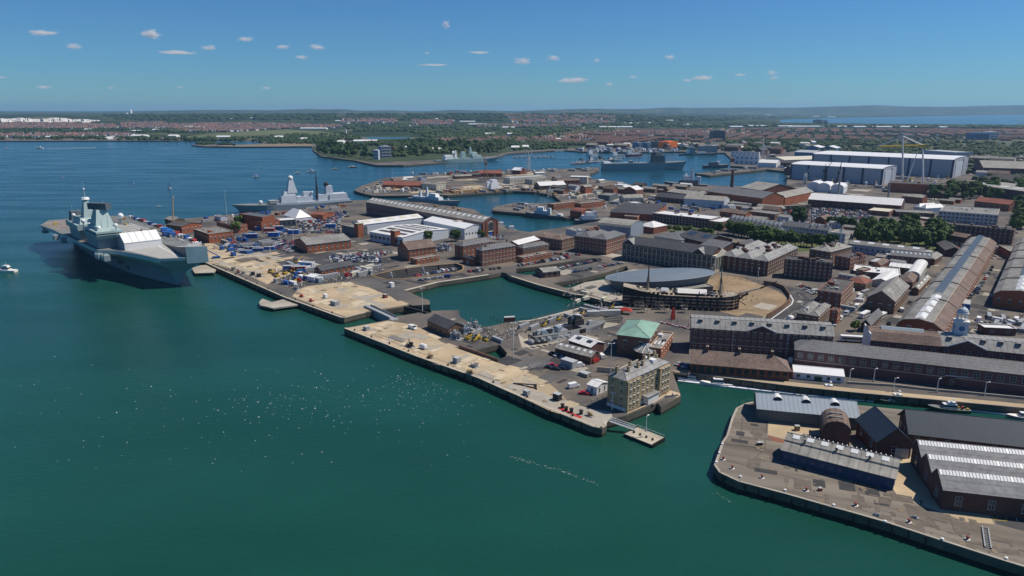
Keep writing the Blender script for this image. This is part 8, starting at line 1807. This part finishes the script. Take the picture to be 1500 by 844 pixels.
# fields, shores and the chalk pit
def tsheet(name,pts,m,dz=1.0,kind='structure'):
    P=[]; 
    n=len(pts)
    for i in range(n):
        a,b=pts[i],pts[(i+1)%n]
        for k in range(4):
            t=T(a[0]+(b[0]-a[0])*k/4,a[1]+(b[1]-a[1])*k/4)
            if t: P.append(t)
    if len(P)<3: return
    q=MB()
    for tr in tessellate_polygon([[Vector((p.x,p.y,0)) for p in P]]):
        t=[P[i] for i in tr]
        if (t[1]-t[0]).cross(t[2]-t[0]).z<0: t=t[::-1]
        q.face([(p.x,p.y,p.z+dz) for p in t],m)
    tag(q.build(name),kind=kind)
tsheet('meadow',[(260,203),(300,197),(360,192.5),(420,190),(470,193),(520,199),(480,204),(380,206),(300,205)],'field',.6)
sheet('mud_flat',[G('p',x,y) for x,y in [(300,213),(350,212.8),(457,209),(457,214),(350,214.8)]],.1,'mud')
sheet('city_ground',[G('p',x,y) for x,y in [(640,203),(900,190),(1600,188),(1600,300),(1500,240),(1400,222),(1080,208),(1000,222),(860,214),(760,207)]],.08,'far_ground')
sheet('island_ground',[G('p',x,y) for x,y in [(458,215),(458,219),(472,228),(518,234),(548,238),(632,235),(728,227),(742,223),(800,219),(870,216),(870,196),(530,205)]],.1,'scrub')
# chalk pit: a long quarried face standing on the slope
r=random.Random(5); q=MB(); cols=60
for i in range(cols):
    px=-40+187*i/cols; px2=-40+187*(i+1)/cols
    def yb(p): return 181-.35*sm((p-60)/90)*4+math.sin(p*.21)*.4
    def yt(p): return 172.4+math.sin(p*.13)*.7+ (2.6*sm((p-95)/50)) + noise.noise(Vector((p*.12,1,2)))*.9
    a=T(px,yb(px)); b=T(px2,yb(px2))
    if a is None or b is None: continue
    def hp(p,y,base): # a point above the base where the sight line is y
        return HC-(y-160)/FP*(base.y*1.01)
    prev=[(a,b)]
    for lv,(off,back) in enumerate(((.35,60),(.6,140),(1.0,260))):
        A2=Vector((a.x*(1+back/a.y),a.y+back+r.uniform(-15,15),0)); B2=Vector((b.x*(1+back/b.y),b.y+back,0))
        A2.z=hp(px,yb(px)+(yt(px)-yb(px))*off,A2); B2.z=hp(px2,yb(px2)+(yt(px2)-yb(px2))*off,B2)
        q.face([prev[-1][0],prev[-1][1],B2,A2],'chalk'); prev.append((A2,B2))
    A3=A2+Vector((0,200,-30)); B3=B2+Vector((0,200,-30)); q.face([A2,B2,B3,A3],'chalk')
tag(q.build('chalk_pit'),kind='structure')
# ================================================================ far houses
def house_at(q,p,rz,L,Wd,h,mw,mr,r):
    c,s=math.cos(rz),math.sin(rz); f=lambda x,y,z:(p.x+x*c-y*s,p.y+x*s+y*c,p.z+z); a,b=L/2,Wd/2
    q.hexa([f(-a,-b,-1),f(a,-b,-1),f(a,b,-1),f(-a,b,-1),f(-a,-b,h),f(a,-b,h),f(a,b,h),f(-a,b,h)],mw)
    e=.4; q.face([f(-a-e,-b-e,h-.1),f(a+e,-b-e,h-.1),f(a+e,0,h+Wd*.42),f(-a-e,0,h+Wd*.42)],mr); q.face([f(a+e,b+e,h-.1),f(-a-e,b+e,h-.1),f(-a-e,0,h+Wd*.42),f(a+e,0,h+Wd*.42)],mr)
    q.face([f(a,-b,h),f(a,b,h),f(a,0,h+Wd*.42)],mw); q.face([f(-a,b,h),f(-a,-b,h),f(-a,0,h+Wd*.42)],mw)
mat('far_tile',(.17,.10,.082),.9,.3,.02,var2=.3,scale2=.005); mat('far_tile_b',(.13,.085,.075),.9,.3,.02); mat('far_slate',(.12,.115,.12),.9,.2,.02); mat('far_tile_o',(.26,.13,.095),.9,.2,.02)
MR=['far_tile','far_tile_b','far_tile','far_slate','far_tile_o']; MW=['brick_red','render_cream','brick_brown','render_white','brick_red']
TOWNS=[([(-20,181),(90,181),(170,184),(172,189),(-20,190.5)],900,'below the chalk pit',.15,1.25),([(178,181),(240,180),(250,188),(180,189)],330,'on the slope right of the chalk pit',.2,1.2),([(0,196.5),(200,196),(190,201),(0,201.5)],260,'in the pale band of streets near the left shore',.5,1),
 ([(250,183),(330,181),(500,184),(500,188.5),(420,189),(330,194),(252,193)],1300,'in the large suburb on the middle slope',.3,1.15),([(500,175),(585,175.5),(580,181),(500,182)],160,'in the flats on the far rise',.3,1.5),([(603,177),(665,178),(660,184),(605,184)],220,'in the red roofed estate on the far rise',.2,1.3),
 ([(740,168),(900,171),(900,182),(750,181)],380,'scattered over the distant hillside',.4,1.6),([(700,184),(850,183),(850,187),(700,188)],200,'in the far plain',.4,1.3),
 ([(640,204),(750,202),(860,207),(840,210),(640,209)],320,'in the low terraces behind the woods',.2,1)]
singles=[]
for pl,n,place,white,sc in TOWNS:
    r=random.Random(n); q=MB(); xs=[a for a,b in pl]; ys=[b for a,b in pl]; k=0; t=0
    while k<n and t<n*15:
        t+=1; x=r.uniform(min(xs),max(xs)); y=r.uniform(min(ys),max(ys))
        if not inside(pl,x,y): continue
        p=T(x,y)
        if p is None: continue
        mw=MW[r.randrange(5)] if r.random()>white else 'render_white'; house_at(q,p,r.choice((.3,1.2,-.4,.1)),r.uniform(9,26)*sc,8.5*sc,5.5*sc,mw,r.choice(MR),r); k+=1
    tag(q.build('suburb_houses'),'dense roofs of the far town '+place,'houses',kind='stuff')
# terraced city: rows of joined houses in blocks
r=random.Random(99); q=MB(); cp=[(850,191.5),(1000,190),(1200,188.5),(1500,189.5),(1580,190),(1580,205),(1500,205),(1440,206),(1250,205),(1100,204),(1060,208),(1000,212),(940,212),(860,212),(760,206),(752,203),(800,199)]
ro=1.15; cs,sn=math.cos(ro),math.sin(ro); cnt=0
near_h=[]
for iu in range(-160,160):
    for iv in range(-120,120):
        u=iu*34; v=iv*58
        X=700+u*cs-v*sn; Y=3200+u*sn+v*cs
        if Y<2100 or Y>5200: continue
        s=proj(Vector((X,Y,3)))
        if not inside(cp,s[0],s[1]): continue
        if noise.noise(Vector((X/260,Y/260,1)))>.30 or r.random()<.10: continue
        p=Vector((X+r.uniform(-2,2),Y,.1)); L=r.uniform(22,50); mr=r.choice(('far_tile','far_tile_b','far_tile','far_slate','far_tile_o')); mw=r.choice(MW)
        near_h.append((Y,p,L*(.6 if noise.noise(Vector((X/330,Y/330,7)))>.08 else 1),mw,mr,ro+(math.pi/2 if noise.noise(Vector((X/330,Y/330,7)))<.08 else 0)+.5*noise.noise(Vector((X/600,Y/600,9)))))
near_h.sort(key=lambda a:a[0]); print('terraces',len(near_h))
for i,(Y,p,L,mw,mr,ra) in enumerate(near_h):
    if i<280:
        h=MB(); house_at(h,Vector((0,0,0)),0,L,9,6.5,mw,'far_tile',r); h2=MB()
        o=h.build('terrace_row'); o.location=p; o.rotation_euler.z=ra; tag(o,'one of the red roofed terrace rows at the near edge of the city','terrace','near terrace rows of the city')
    else: house_at(q,p,ra,L,9,6.5,mw,mr,r)
tag(q.build('city_terraces'),'dense grid of red roofed terraces across the city','terraces',kind='stuff')
q=MB()
for i in range(3800):
    x=r.uniform(760,1560); y=r.uniform(189.5,209)
    if not inside(cp,x,y): continue
    p=G('p',x,y); blobs(q,p,r.uniform(3,5.5)*max(1,p.y/3200),'wood_leaves',r)
tag(q.build('city_trees'),kind='stuff')
# white sheds of the far industrial estates
WS=[(130,191.5,10),(198,193.5,20),(232,192,14),(75,203,10),(205,201,22),(335,176,14),(375,174.5,14),(290,188,22),(277,187,10),(460,190,38),(410,202.8,12),(255,201.5,12),(328,203,18),(446,206.3,9),(500,210,9),(528,209,18),(545,209,16),(496,179,8),(700,184,26),(685,180,22),(745,188.5,18),(718,198.3,14),(748,198,10),(855,190,5),(890,187.5,24),(915,187.5,22),(925,182,20),(951,182,12),(1078,187,18),(1110,185.5,28),(1150,186.5,20),(1170,187,34),(1195,187,22),(1262,187.5,26),(1290,187.5,30),(1330,187.5,24),(1380,188,12),(1232,187,14),(1125,169.5,10),(1195,172,10),(1218,173,12),(640,176,4),(766,212,6),(872,173,10),(640,222,12),(755,219,12),(770,218,9),(818,207,7),(1190,211,6),(980,178,12),(1005,184,14),(598,219,6),(160,208.5-4,4),(600,186,5)]
WS=[(x,y,w,G('p',x,y).y if y>183 else 6000) for x,y,w in WS]
for i,(x,y,w,_) in enumerate(WS):
    p=T(x,y)
    if p is None: continue
    s=p.y/FP; wd=w*s; o=empty('white_shed',p,R.uniform(-.08,.08),'wide flat pale industrial shed in the far town, seen edge on','shed','pale industrial sheds of the far estates')
    h=max(6,min(12,1.2*s)); q=MB(); q.cbox(0,0,-2,wd,35,h+2,'render_white'); q.build('wall',o)
    q=MB(); [q.hexa([(-wd/2+j*wd/3-.5,-18,h),(-wd/2+(j+1)*wd/3-1,-18,h),(-wd/2+(j+1)*wd/3-1,18,h),(-wd/2+j*wd/3-.5,18,h),(-wd/2+j*wd/3-.5,-1,h+4),(-wd/2+(j+1)*wd/3-1,-1,h+4),(-wd/2+(j+1)*wd/3-1,1,h+4),(-wd/2+j*wd/3-.5,1,h+4)],'white_paint') for j in range(3)]; q.build('roof',o)
# foam flecks and wakes on the water
q=MB(); r=random.Random(3)
for i in range(430):
    c=r.random()
    if c<.35: x,y=r.gauss(620,38),r.gauss(557,16)
    elif c<.8: x,y=r.gauss(470,110),r.gauss(590,24)
    else: x,y=r.uniform(0,700),r.uniform(520,690)
    if y<500+max(0,(x-500)*.32)+14 and x>480: continue
    g=G('p',x,y,WATER+.05); s=r.uniform(.06,.2)*(1 if r.random()<.93 else 1.6); q.hexa([(g.x-s,g.y-s*.6,g.z-.05),(g.x+s,g.y-s*.6,g.z-.05),(g.x+s,g.y+s*.6,g.z-.05),(g.x-s,g.y+s*.6,g.z-.05),(g.x-s*.3,g.y-s*.3,g.z+s*.4),(g.x+s*.3,g.y-s*.3,g.z+s*.4),(g.x+s*.3,g.y+s*.3,g.z+s*.4),(g.x-s*.3,g.y+s*.3,g.z+s*.4)],'white_paint')
tag(q.build('foam_flecks'),'loose scatter of tiny white flecks floating off the lower jetty','foam',kind='stuff')
q=MB()
def wake(pts,w0,n,m='white_paint'):
    P=[G('p',x,y,WATER+.04) for x,y in pts]
    for a,b in zip(P,P[1:]):
        for i in range(n):
            p=a.lerp(b,r.random())+Vector((r.gauss(0,w0),r.gauss(0,w0),0)); s=r.uniform(.04,.16)*w0; e=(b-a).normalized()*s*4; q.face([p-e+Vector((0,-s,0)),p+e*.3+Vector((0,-s*.6,0)),p+e,p+Vector((0,s,0))],m)
wake([(745,668),(790,681),(832,693),(872,708)],.5,40); wake([(1040,718),(1075,738)],.4,24)
P=[G('p',60,217.4,WATER+.05),G('p',140,216.6,WATER+.05)]; q.face([P[0]+Vector((0,-3,0)),P[1]+Vector((0,-5,0)),P[1]+Vector((0,5,0)),P[0]+Vector((0,3,0))],'white_paint')
tag(q.build('wake_foam'),'pale foam streaks left on the green water','foam',kind='stuff')
# ================================================================ clouds, far outside the haze
def cloudmat():
    m=bpy.data.materials.new('cloud'); m.use_nodes=True; nt=m.node_tree; nt.nodes.remove(nt.nodes['Principled BSDF']); N=nt.nodes; L=nt.links; MATS['cloud']=m
    tc=N.new('ShaderNodeTexCoord'); n=N.new('ShaderNodeTexNoise'); n.inputs['Scale'].default_value=2.4; n.inputs['Detail'].default_value=5; n.inputs['Roughness'].default_value=.6
    oi=N.new('ShaderNodeObjectInfo'); ad=N.new('ShaderNodeVectorMath'); ad.operation='ADD'; L.new(tc.outputs['Object'],ad.inputs[0]); L.new(oi.outputs['Location'],ad.inputs[1]); L.new(ad.outputs[0],n.inputs['Vector'])
    ln=N.new('ShaderNodeVectorMath'); ln.operation='LENGTH'; L.new(tc.outputs['Object'],ln.inputs[0])
    a=N.new('ShaderNodeMapRange'); a.inputs[1].default_value=0; a.inputs[2].default_value=1; a.inputs[3].default_value=.32; a.inputs[4].default_value=-.30; L.new(ln.outputs['Value'],a.inputs[0])
    s=N.new('ShaderNodeMath'); s.operation='ADD'; L.new(n.outputs[0],s.inputs[0]); L.new(a.outputs[0],s.inputs[1])
    d=N.new('ShaderNodeMapRange'); d.inputs[1].default_value=.46; d.inputs[2].default_value=.80; d.inputs[3].default_value=0; d.inputs[4].default_value=.006; L.new(s.outputs[0],d.inputs[0])
    pv=N.new('ShaderNodeVolumePrincipled'); pv.inputs['Color'].default_value=(1,.97,.96,1); L.new(d.outputs[0],pv.inputs['Density']); L.new(pv.outputs[0],N['Material Output'].inputs['Volume']); m.cycles.volume_step_rate=1
cloudmat()
CL=[(251,63,36,16),(142,78,28,9),(103,61,52,8),(329,80,28,8),(381,69,30,8),(284,86,70,5),(432,79,26,7),(479,79,30,9),(457,92,28,6),(659,51,17,14),(632,87,10,6),(704,86,40,4),(765,97,36,10),(807,93,26,9),(868,96,14,8),(836,122,56,8),(887,127,16,7),(970,92,22,8),(1017,119,40,8),(1070,115,22,5),(1114,112,20,8),(1117,119,18,5),(996,122,20,5),(90,131,30,5),(185,132,12,6),(283,131,14,5),(404,132,20,5),(640,102,60,3),(920,118,16,5),(20,118,50,4)]
q=MB(); q.lathe(0,0,[(math.sin(math.pi*i/8),-math.cos(math.pi*i/8)) for i in range(9)],'cloud',14); cm=q.mesh('cloud')
for i,(x,y,w,h) in enumerate(CL):
    Dc=33000; s=Dc/FP; px=(x-750)*s; el=(160-y)*s
    o=bpy.data.objects.new('cloud',cm); COL.objects.link(o); o.location=(px,Dc,HC+el*1.03); o.scale=(w*s*.62,w*s*.45,h*s*.75); tag(o,kind='structure')
SC.cycles.volume_step_rate=1; SC.cycles.volume_max_steps=64
